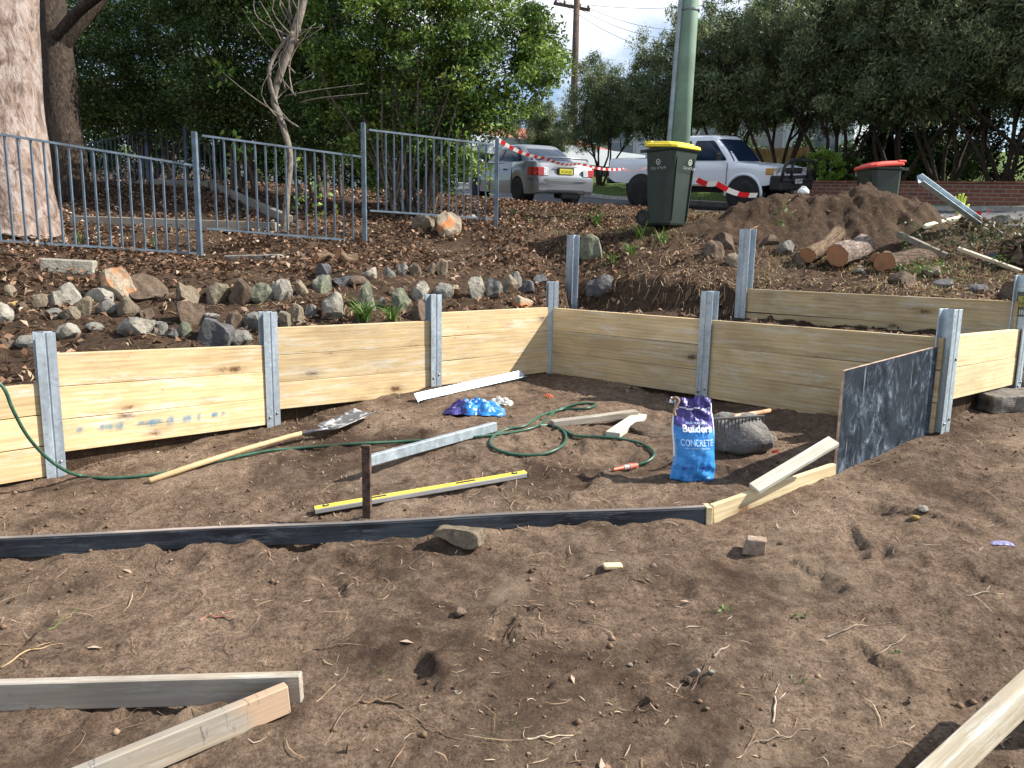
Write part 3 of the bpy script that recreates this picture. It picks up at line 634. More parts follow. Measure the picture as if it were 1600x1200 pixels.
q.cur = 0; q.add(vs[:4], [(0, 1, 2, 3)]); q.cur = 0; q.add(vs[4:], [(3, 2, 1, 0)]); q.cur = 1; q.add(vs, [(0, 4, 5, 1), (1, 5, 6, 2), (2, 6, 7, 3), (3, 7, 4, 0)])
ps = q.obj('plywood_sheet', [M_ply, M_plyedge]); tag(ps, 'scuffed black plywood sheet standing on edge against the right post', 'plywood sheet')
# diagonal brace behind
c0, c1 = P(1178, 764, 3.98), P(1303, 689, 4.12)
tag(board('timber_brace', c0, c1, .075, .025, M_white, up=(-.25, -.5, 1)), 'whitewashed brace plank leaning from the form board to the plywood', 'timber plank')
# bottom-left pair
def edge_board(top_a, top_b, d_a, d_b, w, h, mat, name, label, cat='timber plank', wob=0):
    a, b = P(top_a[0], top_a[1], d_a), P(top_b[0], top_b[1], d_b)
    a.z -= h/2; b.z -= h/2
    return tag(board(name, a, b, w, h, mat, bevel=.004, wob=wob), label, cat)
g1 = G(470, 1098); g2 = G(-260, 1118)
z = Vector((0, 0, .0))
h_ = .1
tag(board('grey_timber', Vector((g2.x, g2.y+.02, g2.z+h_/2-.005)), Vector((g1.x, g1.y+.02, g1.z+h_/2-.005)), .036, h_, M_grey, bevel=.004), 'long weathered grey timber on edge at the lower left', 'timber plank')
g1 = G(452, 1108); g2 = G(105, 1262)
tag(board('scuffed_timber', Vector((g2.x, g2.y+.015, g2.z+h_/2-.003)), Vector((g1.x, g1.y-.012, g1.z+h_/2+.0)), .036, h_, M_greyorange, bevel=.004), 'scuffed timber with an orange worn end leaning on the grey one', 'timber plank')
# bottom-right
a = P(1380, 1290, 2.02); b = P(1700, 990, 2.42)
tag(board('smeared_timber', a, b, .05, .10, M_scuff, bevel=.004), 'pale timber smeared with concrete raised above soil at the lower right corner', 'timber plank')
for q_ in (a+(b-a)*.12, b-(b-a)*.06):
    g_ = hz(q_.x, q_.y); tag(board('timber_packer', Vector((q_.x-.06, q_.y, (g_+q_.z-.052)/2)), Vector((q_.x+.06, q_.y, (g_+q_.z-.052)/2)), .09, max(.02, q_.z-.052-g_+.02), M_pine2), 'packing block under the ' + ('near' if q_.y < (a.y+b.y)/2 else 'far') + ' end of the lower right timber', 'timber block')
ga = Vector((g2.x, g2.y+.015, g2.z+h_/2-.003)); gb = Vector((g1.x, g1.y-.012, g1.z+h_/2)); gu = (gb-ga).normalized(); sct = bpy.data.objects['scuffed_timber']
0 and board('worn_end', gb-gu*.20, gb+gu*.001, .0375, .1015, wood('worn_orange', (.56, .40, .27), (.38, .24, .15), knots=False), sct, bevel=.003)
# two offcuts near the hose
a, b = gpt(862, 668, .025), gpt(994, 652, .03)
tag(board('grey_offcut', a, b, .07, .045, M_grey), 'short grey timber offcut lying across a paler one', 'timber offcut')
a, b = gpt(957, 684, .02), gpt(1000, 652, .01)
tag(board('pale_offcut', a, b, .10, .035, M_white), 'short whitish timber offcut tucked under the grey one', 'timber offcut')
# steel angle/channels
def channel(a, b, w, h, label, up=(0, 0, 1), tube=False):
    L = (b-a).length; M = frame(a, b, up); t_ = .004; m_ = MB()
    if tube: poly = [(-w/2, -h/2), (w/2, -h/2), (w/2, -h/2+t_), (-w/2+t_, -h/2+t_), (-w/2+t_, h/2-t_), (w/2, h/2-t_), (w/2, h/2), (-w/2, h/2)]
    else: poly = [(-w/2, -h/2), (-w/2+t_, -h/2), (-w/2+t_, -.003), (w/2, -.003), (w/2, .003), (-w/2+t_, .003), (-w/2+t_, h/2), (-w/2, h/2)]
    m_.prism(poly, -L/2, L/2, 'x'); o = m_.obj('steel_channel', M_galv2, M=M, bevel=.001)
    return tag(o, label, 'steel channel')
a, b = P(650, 607, 5.95), P(818, 582, 6.75)
a.z = hz(a.x, a.y)+.035; b.z = hz(b.x, b.y)+.05
channel(a, b, .085, .075, 'galvanised steel section lying at the foot of the sunlit wall', up=(.55, -.75, .75))
a = P(571, 690, 4.45); b = P(774, 655, 5.15); a.z = hz(a.x, a.y)+.10; b.z = hz(b.x, b.y)+.035
channel(a, b, .04, .06, 'galvanised steel channel resting with one end over the rusty peg', tube=True)
# rusty peg
pg = P(574, 812, 4.02); zb = hz(pg.x, pg.y); e = empty('steel_peg', (pg.x, pg.y, zb-.05), 'dark rusty steel peg standing upright behind the black form board', 'steel peg')
zt = zat(pg.x, pg.y, 700)
MB().prism([(-.024, -.006), (.018, -.006), (.018, -.004), (.022, .02), (.017, .02), (.013, .002), (-.024, .002)], zb-.05, zt, 'z', Matrix.Translation((pg.x, pg.y, 0))).obj('shaft', M_rust, e, bevel=.001)
MB().prism([(-.028, -.010), (.022, -.010), (.022, .012), (-.028, .012)], zt, zt+.016, 'z', Matrix.Translation((pg.x, pg.y, 0))).obj('cap', M_rust, e, bevel=.003)
# spirit level
a, b = gpt(492, 803, .0), gpt(822, 746, .0); a.z += .02; b.z += .02
Ml = frame(a, b); L = (b-a).length; e = empty('spirit_level', (a+b)/2-Vector((0, 0, .02)), 'yellow and silver spirit level lying flat behind the form board', 'spirit level')
MB().box((0, 0, 0), (L, .058, .024)).obj('rail', plain('level_aluminium', (.55, .57, .58), .35, .6, .06), e, M=Ml, bevel=.002)
m_ = MB()
segs = [(-.5, -.463), (-.437, -.26), (-.172, .148), (.25, .43), (.456, .5)]
m_.box((0, 0, .0142), (L, .052, .004))
for s in (1,): pass
m_.obj('yellow_face', plain('level_yellow', (.82, .62, .08), .45, var=.06), e, M=Ml, bevel=.001)
for cx_, w_ in ((-.215, .08), (.2, .095)):
    MB().box((cx_*L, 0, .0165), (w_*L, .022, .004)).obj('grip_slot', M_blackp, e, M=Ml, bevel=.0018, segs=2)
for cx_ in (-.45, .443):
    MB().lathe([(.018, 0), (.018, .005), (.015, .006)], (cx_*L, 0, .0145), 'z', 20).obj('vial_ring', M_blackp, e, M=Ml)
    MB().lathe([(.010, 0), (.010, .0075)], (cx_*L, 0, .0145), 'z', 16).obj('vial', plain('vial_green', (.35, .45, .12), .2), e, M=Ml)
for s in (-1, 1): MB().box((s*(L/2+.002), 0, 0), (.008, .061, .028)).obj('end_cap', M_blackp, e, M=Ml, bevel=.002)
# ================================================================ ROCK GARDEN
RM = {'grey': rock_mat('grey_stone', (.185, .18, .165)), 'palegrey': rock_mat('pale_grey_stone', (.28, .262, .225), lichen=(.38, .36, .31)), 'tan': rock_mat('tan_stone', (.20, .165, .12), lichen=(.27, .24, .18)),
      'brown': rock_mat('brown_stone', (.13, .095, .07), lichen=(.17, .14, .11)), 'green': rock_mat('greenish_stone', (.17, .18, .13)), 'dark': rock_mat('dark_stone', (.11, .11, .115), lichen=(.2, .2, .19)),
      'orange': rock_mat('orange_stone', (.34, .28, .21), patch=(.42, .16, .05)), 'yellow': rock_mat('yellow_stone', (.42, .29, .10))}
CW = {'grey': 'grey', 'palegrey': 'pale grey', 'tan': 'tan', 'brown': 'dark brown', 'green': 'greenish grey', 'dark': 'charcoal grey', 'orange': 'orange-faced', 'yellow': 'yellow'}
Z4 = [(15,455,90,100,'palegrey'),(45,330,60,60,'tan'),(365,355,130,110,'palegrey'),(295,390,60,100,'palegrey'),(520,350,150,60,'palegrey'),(645,300,170,160,'orange'),(770,320,200,130,'brown'),(680,420,110,110,'tan'),(575,420,110,70,'grey'),(445,415,80,90,'tan'),(370,450,90,60,'tan'),(280,455,80,50,'grey'),(355,550,110,70,'palegrey'),(150,605,150,50,'grey'),(720,520,160,80,'palegrey'),(500,525,80,40,'grey'),(850,530,90,50,'grey'),(995,545,70,80,'green'),(1010,350,110,110,'tan'),(1000,455,140,110,'brown'),(1170,350,130,110,'tan'),(1300,345,110,130,'brown'),(1415,350,130,100,'green'),(1530,330,100,100,'palegrey'),(1160,560,190,130,'dark'),(1310,590,120,70,'grey'),(1265,500,90,100,'brown'),(1375,510,110,100,'grey'),(1130,480,90,50,'grey'),(1545,490,60,80,'tan'),(40,615,60,40,'brown'),(200,395,100,80,'tan'),(65,405,40,35,'yellow'),(120,420,60,50,'brown'),(790,455,70,50,'brown'),(930,560,60,50,'dark')]
Z5 = [(70,340,110,100,'palegrey'),(175,330,80,80,'tan'),(290,310,110,90,'green'),(355,440,110,140,'palegrey'),(240,465,60,70,'grey'),(150,480,80,100,'tan'),(85,510,70,80,'grey'),(555,380,90,140,'green'),(640,410,40,50,'grey'),(750,410,90,130,'green'),(850,460,110,100,'brown'),(860,350,90,100,'palegrey'),(985,350,100,80,'grey'),(1060,340,50,50,'orange'),(1180,335,100,110,'palegrey'),(1275,330,100,100,'grey'),(1365,310,90,90,'tan'),(1400,290,60,90,'grey'),(1470,320,80,60,'dark'),(565,240,100,50,'palegrey'),(680,240,80,50,'grey'),(755,225,60,60,'grey'),(830,225,70,60,'tan'),(920,220,50,60,'tan'),(985,215,60,80,'tan'),(1450,410,120,60,'orange'),(1540,285,80,60,'dark'),(310,235,110,70,'dark'),(700,345,50,40,'brown'),(760,335,60,30,'brown'),(430,290,130,50,'dark'),(500,285,120,45,'brown')]
RK = [(x/3.478, 360+y/3.478, w/3.478, h/3.478, c) for x, y, w, h, c in Z4]+[(420+x/3.636, 360+y/3.636, w/3.636, h/3.636, c) for x, y, w, h, c in Z5]
RK += [(660, 350, 40, 32, 'tan'), (698, 352, 45, 38, 'orange'), (737, 343, 20, 15, 'palegrey'), (924, 390, 34, 38, 'green'), (940, 446, 44, 26, 'dark'),
       (1117, 391, 30, 24, 'brown'), (1134, 378, 34, 24, 'brown'), (1202, 378, 34, 18, 'brown'), (1228, 388, 28, 20, 'grey'), (1150, 408, 26, 20, 'tan'), (1170, 392, 30, 20, 'brown'), (1252, 404, 22, 18, 'brown'),
       (1415, 436, 34, 20, 'brown'), (1345, 424, 16, 8, 'palegrey'), (1594, 405, 30, 40, 'brown'), (1575, 344, 40, 18, 'grey'), (1588, 455, 40, 30, 'brown'), (1480, 445, 40, 14, 'dark'), (1460, 424, 34, 14, 'tan'), (1560, 405, 36, 18, 'dark'), (1530, 452, 36, 12, 'dark')]
zones = []
def zone(px, py):
    if px > 1080 and py < 470: return 'on the ground around the cut logs' if px < 1330 else 'in the rubble behind the rear timber wall'
    if px > 850: return 'in the dug bank left of the mound'
    if py < 360: return 'directly under the blue-grey fence'
    if px < 110: return 'on the bank left of the first steel post'
    if px < 425: return 'above the blue-marked timber bay'
    if px < 675: return 'above the chalk-smeared timber bay'
    return 'above the corner timber bay'
grp = {}
for i, r in enumerate(RK):
    sz = 'small' if r[2]*r[3] < 380 else ('large' if r[2]*r[3] > 1150 else 'medium')
    grp.setdefault((sz, r[4], zone(r[0], r[1])), []).append(i)
ORD = ['leftmost', 'second from left', 'third from left', 'fourth from left', 'fifth from left', 'sixth from left']
for (sz, c, z), idx in grp.items():
    idx.sort(key=lambda i: RK[i][0])
    for k, i in enumerate(idx):
        px, py, w, h, _ = RK[i]; f_ = .86 if py < 360 else 1.0; w *= f_; h *= f_; pt = G(px, py+h*.45, 4.0); d = proj(pt)[2]; s = d/F
        lab = f'{sz} {CW[c]} rock {z}' + ('' if len(idx) == 1 else f', {ORD[k]}')
        sx, sz_ = w*s*1.10, h*s*1.16
        rock('rock', pt+Vector((0, sx*.25, 0)), (sx, sx*1.0, sz_*1.35), RM[c], 100+i, lab, 'rocks bordering the garden bank and site', sink=.30)
def blk(name, pa, pb, w, h, mat, label, cat, sinkf=.3, up=(0, 0, 1)):
    a, b = gpt(*pa), gpt(*pb); u = Vector((0, 0, h*(.5-sinkf))); return tag(board(name, a+u, b+u, w, h, mat, bevel=.012), label, cat)
M_slab = rock_mat('slab_concrete', (.30, .28, .24))
blk('stone_edging', (66, 420), (150, 424), .2, .14, M_slab, 'grey stone edging block half buried on the left bank', 'edging stone')
blk('stone_edging', (355, 406), (440, 404), .16, .07, M_slab, 'thin grey edging slab under the middle fence panel', 'edging stone')
# slab, boulder with dried concrete, brick, off cuts
v_ = G(718, 860); o = rock('flat_rock', v_+Vector((0, .07, .015)), (.25, .17, .095), RM['tan'], 3, 'flat brown rock leaning on the black form board', sub=4)
o = rock('boulder', G(1165, 716)+Vector((0, .2, 0)), (.47, .38, .27), rock_mat('cement_dusted', (.20, .19, .18), lichen=(.42, .43, .44)), 81, 'boulder dusted with cement beside the concrete bag, under the rake', cat='boulder', sub=4, chop=1.5)
rock('rock', G(1205, 700)+Vector((0, .1, 0)), (.15, .14, .11), RM['tan'], 13, 'small tan rock touching the right side of the dusted boulder')
rock('flat_rock', G(1010, 690)+Vector((.06, .18, 0)), (.42, .26, .09), RM['brown'], 14, 'low brown rock half buried behind the pale offcut')
def brickish(px, py, L, w, h, rz, mat, label, cat, name, tilt=0):
    v = G(px, py); M = Matrix.Translation(v+Vector((0, w*.4, h*.46))) @ Euler((tilt, 0, rz)).to_matrix().to_4x4()
    m_ = MB(); m_.box((0, 0, 0), (L, w, h)); o = m_.obj(name, mat, M=M, bevel=.006, segs=2); return tag(o, label, cat)
M_brick = rock_mat('worn_brick', (.34, .25, .19), lichen=(.42, .38, .33))
def half_brick():
    v = G(1182, 866); b_ = bmesh.new()
    m_ = MB(); L, w, h = .105, .075, .072
    top = [(-L*.36, -w*.35), (L*.45, -w*.42), (L*.5, w*.5), (-L*.33, w*.5)]; bot = [(-L*.55, -w*.5), (L*.42, -w*.55), (L*.5, w*.5), (-L*.5, w*.5)]
    m_.add([(a, c, 0) for a, c in bot]+[(a, c, h) for a, c in top], [(3, 2, 1, 0), (4, 5, 6, 7), (0, 1, 5, 4), (1, 2, 6, 5), (2, 3, 7, 6), (3, 0, 4, 7)])
    o = m_.obj('half_brick', M_brick, M=Matrix.Translation(v+Vector((0, .03, -.006))) @ Matrix.Rotation(-.25, 4, 'Z'), bevel=.005, segs=2); tag(o, 'broken half brick with a pink mortar edge on the open soil', 'brick')
half_brick()
brickish(958, 890, .085, .045, .02, .1, M_pine2, 'tiny pale wood offcut on the soil in front of the form board', 'wood offcut', 'wood_offcut')
# stone steps at right
M_step = rock_mat('step_stone', (.17, .155, .14), lichen=(.26, .25, .23))
for (px, py, sx, sy, sz, dz, rz_, lab) in ((1578, 643, .62, .36, .12, .05, .06, 'lower flat grey stone step at the right edge below the short wall'), (1598, 606, .50, .34, .12, .06, .1, 'upper flat stone step at the foot of the labelled post')):
    a = G(px, py); m_ = MB(); m_.box((0, 0, 0), (sx, sy, sz)); o = m_.obj('stone_step', M_step, M=Matrix.Translation(a+Vector((.16, .16, dz))) @ Matrix.Rotation(rz_, 4, 'Z'), bevel=0)
    bm = bmesh.new(); bm.from_mesh(o.data); bmesh.ops.subdivide_edges(bm, edges=bm.edges, cuts=9, use_grid_fill=True)
    for v in bm.verts: v.co += v.co.normalized()*(.010*math.sin(v.co.x*31+v.co.y*17)+.008*math.sin(v.co.y*43-v.co.x*9)+.006*math.sin(v.co.z*60+v.co.x*23))
    bm.to_mesh(o.data); bm.free(); b2 = o.modifiers.new('bevel', 'BEVEL'); b2.width = .012; b2.segments = 2; b2.limit_method = 'ANGLE'; b2.angle_limit = R(50); tag(o, lab, 'stone step')

# ================================================================ SHOVEL
a, b = gpt(232, 757, .02), gpt(476, 688, .055); hd = G(548, 662)
e = empty('shovel', (a+b)/2-Vector((0, 0, .03)), 'long-handled shovel with cement on its blade lying left of the steel peg', 'shovel')
L = (b-a); MB().tube([a+L*t+Vector((0, 0, .012*math.sin(t*3.1))) for t in (0, .01, .3, .6, .9, 1)], [.012, .019, .0185, .0175, .0175, .015], 12).obj('handle', M_hand, e, smooth=True)
bl0 = gpt(512, 681, .05); MB().tube([b-L*.02, b+(bl0-b)*.4, bl0], [.017, .011, .009], 10).obj('socket', M_steel, e, smooth=True)
dirb = Vector((gpt(572, 653, .03)-gpt(512, 681, .03))); Lb = dirb.length; Mx = frame(gpt(512, 681, .035), gpt(572, 653, .045)); 
m_ = MB(); nu, nv_ = 9, 7; vs = []
for i in range(nu):
    for j in range(nv_):
        u = -Lb/2+Lb*i/(nu-1); w = .105*(1-.06*i/(nu-1)); vv = (-1+2*j/(nv_-1))*w; taper = 1 if i > 0 else .9
        vs.append((u, vv*taper, .022*(j/(nv_-1)*2-1)**2+.006*math.cos(i*.5)))
fs = [(i*nv_+j, i*nv_+j+1, (i+1)*nv_+j+1, (i+1)*nv_+j) for i in range(nu-1) for j in range(nv_-1)]
m_.add(vs, fs)
m, t, bb = base_mat('cement_steel'); v = mapped(t, (1, 1, 1)); c = mixc(t, ramp(t, noise(t, v, 16, 6, .7), [(.50, (0, 0, 0)), (.58, (1, 1, 1))]), (.09, .10, .115), (.52, .53, .54)); t.links.new(c, bb.inputs['Base Color']); bb.inputs['Roughness'].default_value = .5; bb.inputs['Metallic'].default_value = .3
o = m_.obj('blade', m, e, M=Mx, smooth=True); s = o.modifiers.new('s', 'SOLIDIFY'); s.thickness = .003

# ================================================================ HOSE
M_hose = plain('green_hose', (.025, .085, .055), .4, var=.2, scale=20)
hp = [(-60, 560, 3.9, .62), (-30, 580, 3.95, .5), (4, 604, 4.0, None), (20, 640, 4.05, None), (42, 680, 4.15, None), (70, 712, 4.3, None), (100, 734, 4.4, None)]
pts = [gpt(-330, 560, .02), gpt(-230, 570, .03), P(-130, 566, 4.0)]+[P(x, y, d) for x, y, d, _ in hp]
for x, y in [(125, 746), (160, 750), (210, 748), (260, 741), (310, 731), (360, 719), (420, 707), (480, 702), (560, 696), (640, 692), (720, 687), (790, 680), (840, 668), (868, 645), (905, 633), (930, 634), (915, 641), (880, 642), (845, 652), (820, 668), (790, 674), (770, 686), (768, 700), (790, 710), (820, 714), (850, 712), (875, 702), (884, 690), (880, 676), (862, 667), (842, 668)]: pts.append(gpt(x, y, .012))
def smooth_path(pts, n=5):
    out = []
    for i in range(len(pts)-1):
        a, b, c, d = pts[max(i-1, 0)], pts[i], pts[i+1], pts[min(i+2, len(pts)-1)]
        for k in range(n):
            t = k/n; out.append(.5*((2*b)+(c-a)*t+(2*a-5*b+4*c-d)*t*t+(3*b-a-3*c+d)*t**3))
    return out+[pts[-1]]
hs = empty('garden_hose', gpt(820, 700), 'dark green garden hose hanging over the left wall and coiling by the peg', 'garden hose')
MB().tube(smooth_path(pts), .0095, 8).obj('hose_line', M_hose, hs, smooth=True)
pts = [gpt(x, y, .013) for x, y in [(880, 674), (900, 684), (930, 685), (965, 688), (995, 694), (1015, 703), (1022, 714), (1012, 724), (995, 730)]]
MB().tube(smooth_path(pts), .0095, 8).obj('hose_tail', M_hose, hs, smooth=True)
a, b = gpt(995, 730, .013), gpt(960, 737, .014); u = (b-a)
cn = MB().tube([a, a+u*.3, a+u*.3, a+u*.38], [.013, .016, .019, .019], 12).obj('connector', plain('hose_orange', (.55, .12, .07), .5, var=.1), hs)
MB().tube([a+u*.38, a+u*.62], [.016, .016], 12).obj('collar', plain('hose_grey', (.25, .26, .26), .5), hs)
MB().tube([a+u*.62, a+u*.66, a+u*1.05], [.017, .013, .008], 12).obj('nozzle', MATS['hose_orange'], hs)

# ================================================================ CONCRETE BAG
bg0 = G(1083, 752); d = proj(bg0)[2]; s = d/F; BW, BH = 68*s, 127*s
be = empty('cement_bag', bg0, 'upright blue and purple bag of builders concrete with crumpled open top', 'concrete bag')
def bagpt(u, v, side):           # u -1..1 across, v 0..1 up, side -1 front / 1 back
    wv = 1 - .09*math.sin(v*math.pi*.9)*0 - .14*max(0, v-.55)/.45 + .03*math.cos(v*9) + (.05 if v < .06 else 0)*0
    x = u*BW/2*wv + .010*math.sin(v*5+.5) + (.012*v if u > 0 else .02*v)
    bulge = (1-abs(u)**2.6)**.5 if abs(u) < 1 else 0
    th = (.052*math.sin(min(v*1.15+.12, 1)*math.pi)**.6 + .016) if v < .9 else .022
    th *= (1-.55*max(0, v-.6)/.4)
    cr = .0045*math.sin(u*7+v*23)+.004*math.sin(v*41+u*5)+.003*math.sin(u*19-v*13)
    if .22 < v < .72: cr *= .3
    if v > .72: cr += .007*math.sin(u*9+v*31)*(v-.6)*2
    y = side*th*bulge + cr + .07*v + .055
    z = v*BH + (.010*math.sin(u*4) if v > .9 else 0) - .008*(1-abs(u))*(v < .03)
    return Vector((x, y, z))
nu, nv_ = 41, 61; m_ = MB(); vs = []
for sd in (-1, 1):
    for j in range(nv_):
        for i in range(nu): vs.append(bg0+bagpt(-1+2*i/(nu-1), j/(nv_-1), sd))
fs = []; mi = []
for k in (0, 1):
    o_ = k*nu*nv_
    for j in range(nv_-1):
        for i in range(nu-1):
            q4 = (o_+j*nu+i, o_+j*nu+i+1, o_+(j+1)*nu+i+1, o_+(j+1)*nu+i); fs.append(q4 if k == 0 else q4[::-1])
            v = (j+.5)/(nv_-1); u = -1+2*(i+.5)/(nu-1)
            top = v > .635+.02*math.sin(u*4) + (.02 if u < -.6 else 0)
            line = (.86+.012*math.sin(u*8) < v < .873+.012*math.sin(u*8)) and u < .9
            edge = abs(u) > .95 and .28 < v < .95 and k == 0
            mi.append(2 if (line or edge) else (1 if top else 0))
for j in range(nv_-1):
    a_, b_ = j*nu, nu*nv_+j*nu; fs.append((b_, b_+nu, a_+nu, a_)); mi.append(0); a_ += nu-1; b_ += nu-1; fs.append((a_, a_+nu, b_+nu, b_)); mi.append(1 if j > 38 else 0)
for i in range(nu-1): fs.append((i, i+nu*nv_, i+1+nu*nv_, i+1)); mi.append(0)
m_.add(vs, fs); m_.mi = mi
m, t, bb = base_mat('bag_blue'); v = mapped(t, (1, 1, 1)); t.links.new(ramp(t, noise(t, mapped(t, (1, 1, 3)), 10, 5, .6), [(.3, (.018, .17, .52)), (.7, (.04, .28, .68))]), bb.inputs['Base Color']); bb.inputs['Roughness'].default_value = .38; bump(t, bb, noise(t, mapped(t, (1, 1, 2.4)), 22, 5, .6), .6, .006); M_bagb = m
m, t, bb = base_mat('bag_purple'); t.links.new(ramp(t, noise(t, mapped(t, (1, 1, 2)), 12, 5, .6), [(.3, (.028, .022, .14)), (.7, (.06, .048, .24))]), bb.inputs['Base Color']); bb.inputs['Roughness'].default_value = .35; bump(t, bb, noise(t, mapped(t, (1, 1, 2)), 26, 5, .6), .7, .007); M_bagp = m
M_bagw = plain('bag_white', (.72, .76, .84), .5, var=.05)
m_.obj('bag_body', [M_bagb, M_bagp, M_bagw], be, smooth=True, fix=False)
# torn white mouth
m_ = MB(); rg = random.Random(2)
for k_ in range(9):
    c_ = bg0+Vector((-.125+.03*rg.random(), .12+.02*rg.random(), BH*(.93+.05*rg.random()))); r_ = .012+.012*rg.random()
    ring = [c_+Vector((rg.uniform(-r_, r_), rg.uniform(-r_, r_), rg.uniform(-r_, r_))) for _ in range(4)]; m_.add(ring, [(0, 1, 2), (0, 2, 3), (0, 1, 3), (1, 2, 3)])
m_.obj('torn_flap', M_bagw, be)
fold = [bg0+Vector(p) for p in ((-.115, .12, BH*.97), (-.10, .105, BH*1.0), (-.082, .10, BH*.97), (-.095, .095, BH*.90), (-.108, .09, BH*.84), (-.10, .085, BH*.78))]
MB().tube(smooth_path(fold), .0085, 7).obj('paper_fold', plain('bag_paper', (.28, .19, .12), .8), be, smooth=True)
def bwarp(u0, v0, wid):
    def f(c):
        u = u0 + c.x/(BW/2); v = v0 + c.y/BH; p = bagpt(max(-.97, min(.97, u)), v, -1)
        return Vector((p.x, p.y-.010+c.z*.5, p.z))
    return f
def btxt(s_, size, u0, v0, mat, name='lettering', sx=1, bold=0, al='CENTER'): return text_mesh(s_, size, None, mat, be, .0008, al, name, bwarp(u0, v0, 1), bold, sx)
M_lw = plain('print_white', (.85, .88, .92), .5, var=.02); M_lc = plain('print_pale_blue', (.45, .68, .90), .5, var=.03); M_ld = plain('print_navy', (.01, .04, .25), .5, var=.03)
btxt('AUSTRALIAN', .0165, .10, .69, M_lc, sx=1.35)
pass; 
def bw2(c): 
    p = bwarp(.10, .603, 1)(c); p.y -= .0035; return p
text_mesh('Builders', .052, None, M_lw, be, .0008, 'CENTER', 'lettering', bw2, .0012, 1.02)
btxt('CONCRETE', .052, .04, .435, M_lc, sx=.70, bold=.0004)
btxt('ADVANCED HIGH STRENGTH', .0105, .04, .40, M_lc, sx=1.05)
btxt('CONCRETE  CONCRETE', .017, 0, 0, M_lw, name='side_lettering') if False else None
def bside(c):
    u = -.90 - c.y/(BW/2); v = .18 + c.x/BH; p = bagpt(max(-.99, u), v, -1); return Vector((p.x, p.y-.004, p.z))
text_mesh('BUILDERS CONCRETE', .018, None, M_lw, be, .0006, 'LEFT', 'side_lettering', bside, 0, 1.0)
for i, (u0, ty) in enumerate(((-.52, 0), (-.22, 1), (.08, 1), (.36, 0), (.66, 1))):
    def iw(c, u0=u0): return bwarp(u0, .165, 1)(c)
    m_ = MB(); k_ = 14
    vs = []
    for r_ in (1.0, .78 if ty else .25):
        for j in range(k_):
            an = 2*math.pi*j/k_; vs.append(iw(Vector((.014*r_*math.cos(an), .010*r_*math.sin(an), 0))))
    m_.add(vs, [(j, (j+1) % k_, k_+(j+1) % k_, k_+j) for j in range(k_)]+([] if ty else [tuple(range(k_, 2*k_))])); m_.obj('pictogram', M_ld, None, fix=False, origin=(0, 0, 0)).parent = be
def rw_(c): return bwarp(-.55, .035, 1)(c)
text_mesh('@', .020, None, M_ld, be, .0005, 'CENTER', 'pictogram', rw_); text_mesh('20kg', .014, None, M_lw, be, .0005, 'CENTER', 'lettering', lambda c: bwarp(.6, .04, 1)(c))
text_mesh('Pre-mixed concrete', .009, None, M_ld, be, .0005, 'CENTER', 'lettering', lambda c: bwarp(.0, .045, 1)(c))

# ---- empty crumpled bags
def crumple(name, px, py, L, w, h, cols, label, cat, seed, rz):
    v0 = G(px, py); v0.y += w*.4; rg = np.random.RandomState(seed); n1, n2 = 44, 26; vs = []; m_ = MB()
    for i in range(n1):
        for j in range(n2):
            a_ = -1+2*i/(n1-1); b_ = -1+2*j/(n2-1)
            x_ = a_*L/2*(1+.06*math.sin(j*1.7+seed)); y_ = b_*w/2*(1+.10*math.sin(i*.55+seed))
            r_ = max(0, 1-abs(a_)**3)*max(0, 1-abs(b_)**2.2)
            rid = abs(math.sin(a_*5+b_*2.5+seed))*.5+abs(math.sin(a_*11-b_*4.3+seed*2))*.3+abs(math.sin(b_*9+a_*3))*.25
            z_ = h*(r_*(.35+.75*rid)) + .004*rg.rand()
            vs.append((x_, y_, z_))
    m_.add(vs, [(i*n2+j, (i+1)*n2+j, (i+1)*n2+j+1, i*n2+j+1) for i in range(n1-1) for j in range(n2-1)])
    m_.mi = [(0 if (i/(n1-1) < .34+.05*math.sin(j)) else 1) if len(cols) > 1 else 0 for i in range(n1-1) for j in range(n2-1)]
    if len(cols) > 2: m_.mi = [2 if (k == 1 and (i*7+j*3) % 23 == 0) else k for k, (i, j) in zip(m_.mi, [(i, j) for i in range(n1-1) for j in range(n2-1)])]
    o = m_.obj(name, cols, M=Matrix.Translation(v0) @ Matrix.Rotation(rz, 4, 'Z'), fix=False, smooth=False); s_ = o.modifiers.new('s', 'SOLIDIFY'); s_.thickness = .002
    return tag(o, label, cat)
crumple('empty_bag', 742, 648, .44, .22, .10, [M_bagp, M_bagb, M_bagw], 'empty crumpled blue and purple bag by the sunlit wall', 'empty bag', 4, -.1)
crumple('paper_scrap', 783, 632, .22, .10, .05, [plain('paper_white', (.62, .60, .55), .8)], 'crumpled off-white paper behind the empty blue bag', 'paper', 9, -.5)
crumple('wrapper', 1568, 852, .095, .03, .014, [plain('lilac_plastic', (.50, .48, .72), .4)], 'small lilac plastic wrapper on the soil at the right', 'wrapper', 6, -.15)
crumple('orange_scrap', 857, 622, .09, .05, .03, [plain('orange_plastic', (.65, .16, .07), .5)], 'small orange plastic scrap near the inner wall corner', 'plastic scrap', 3, -.6)
crumple('red_scrap', 1213, 708, .035, .03, .015, [plain('red_plastic', (.45, .03, .03), .5)], 'tiny red scrap in the shade right of the boulder', 'plastic scrap', 5, .2)

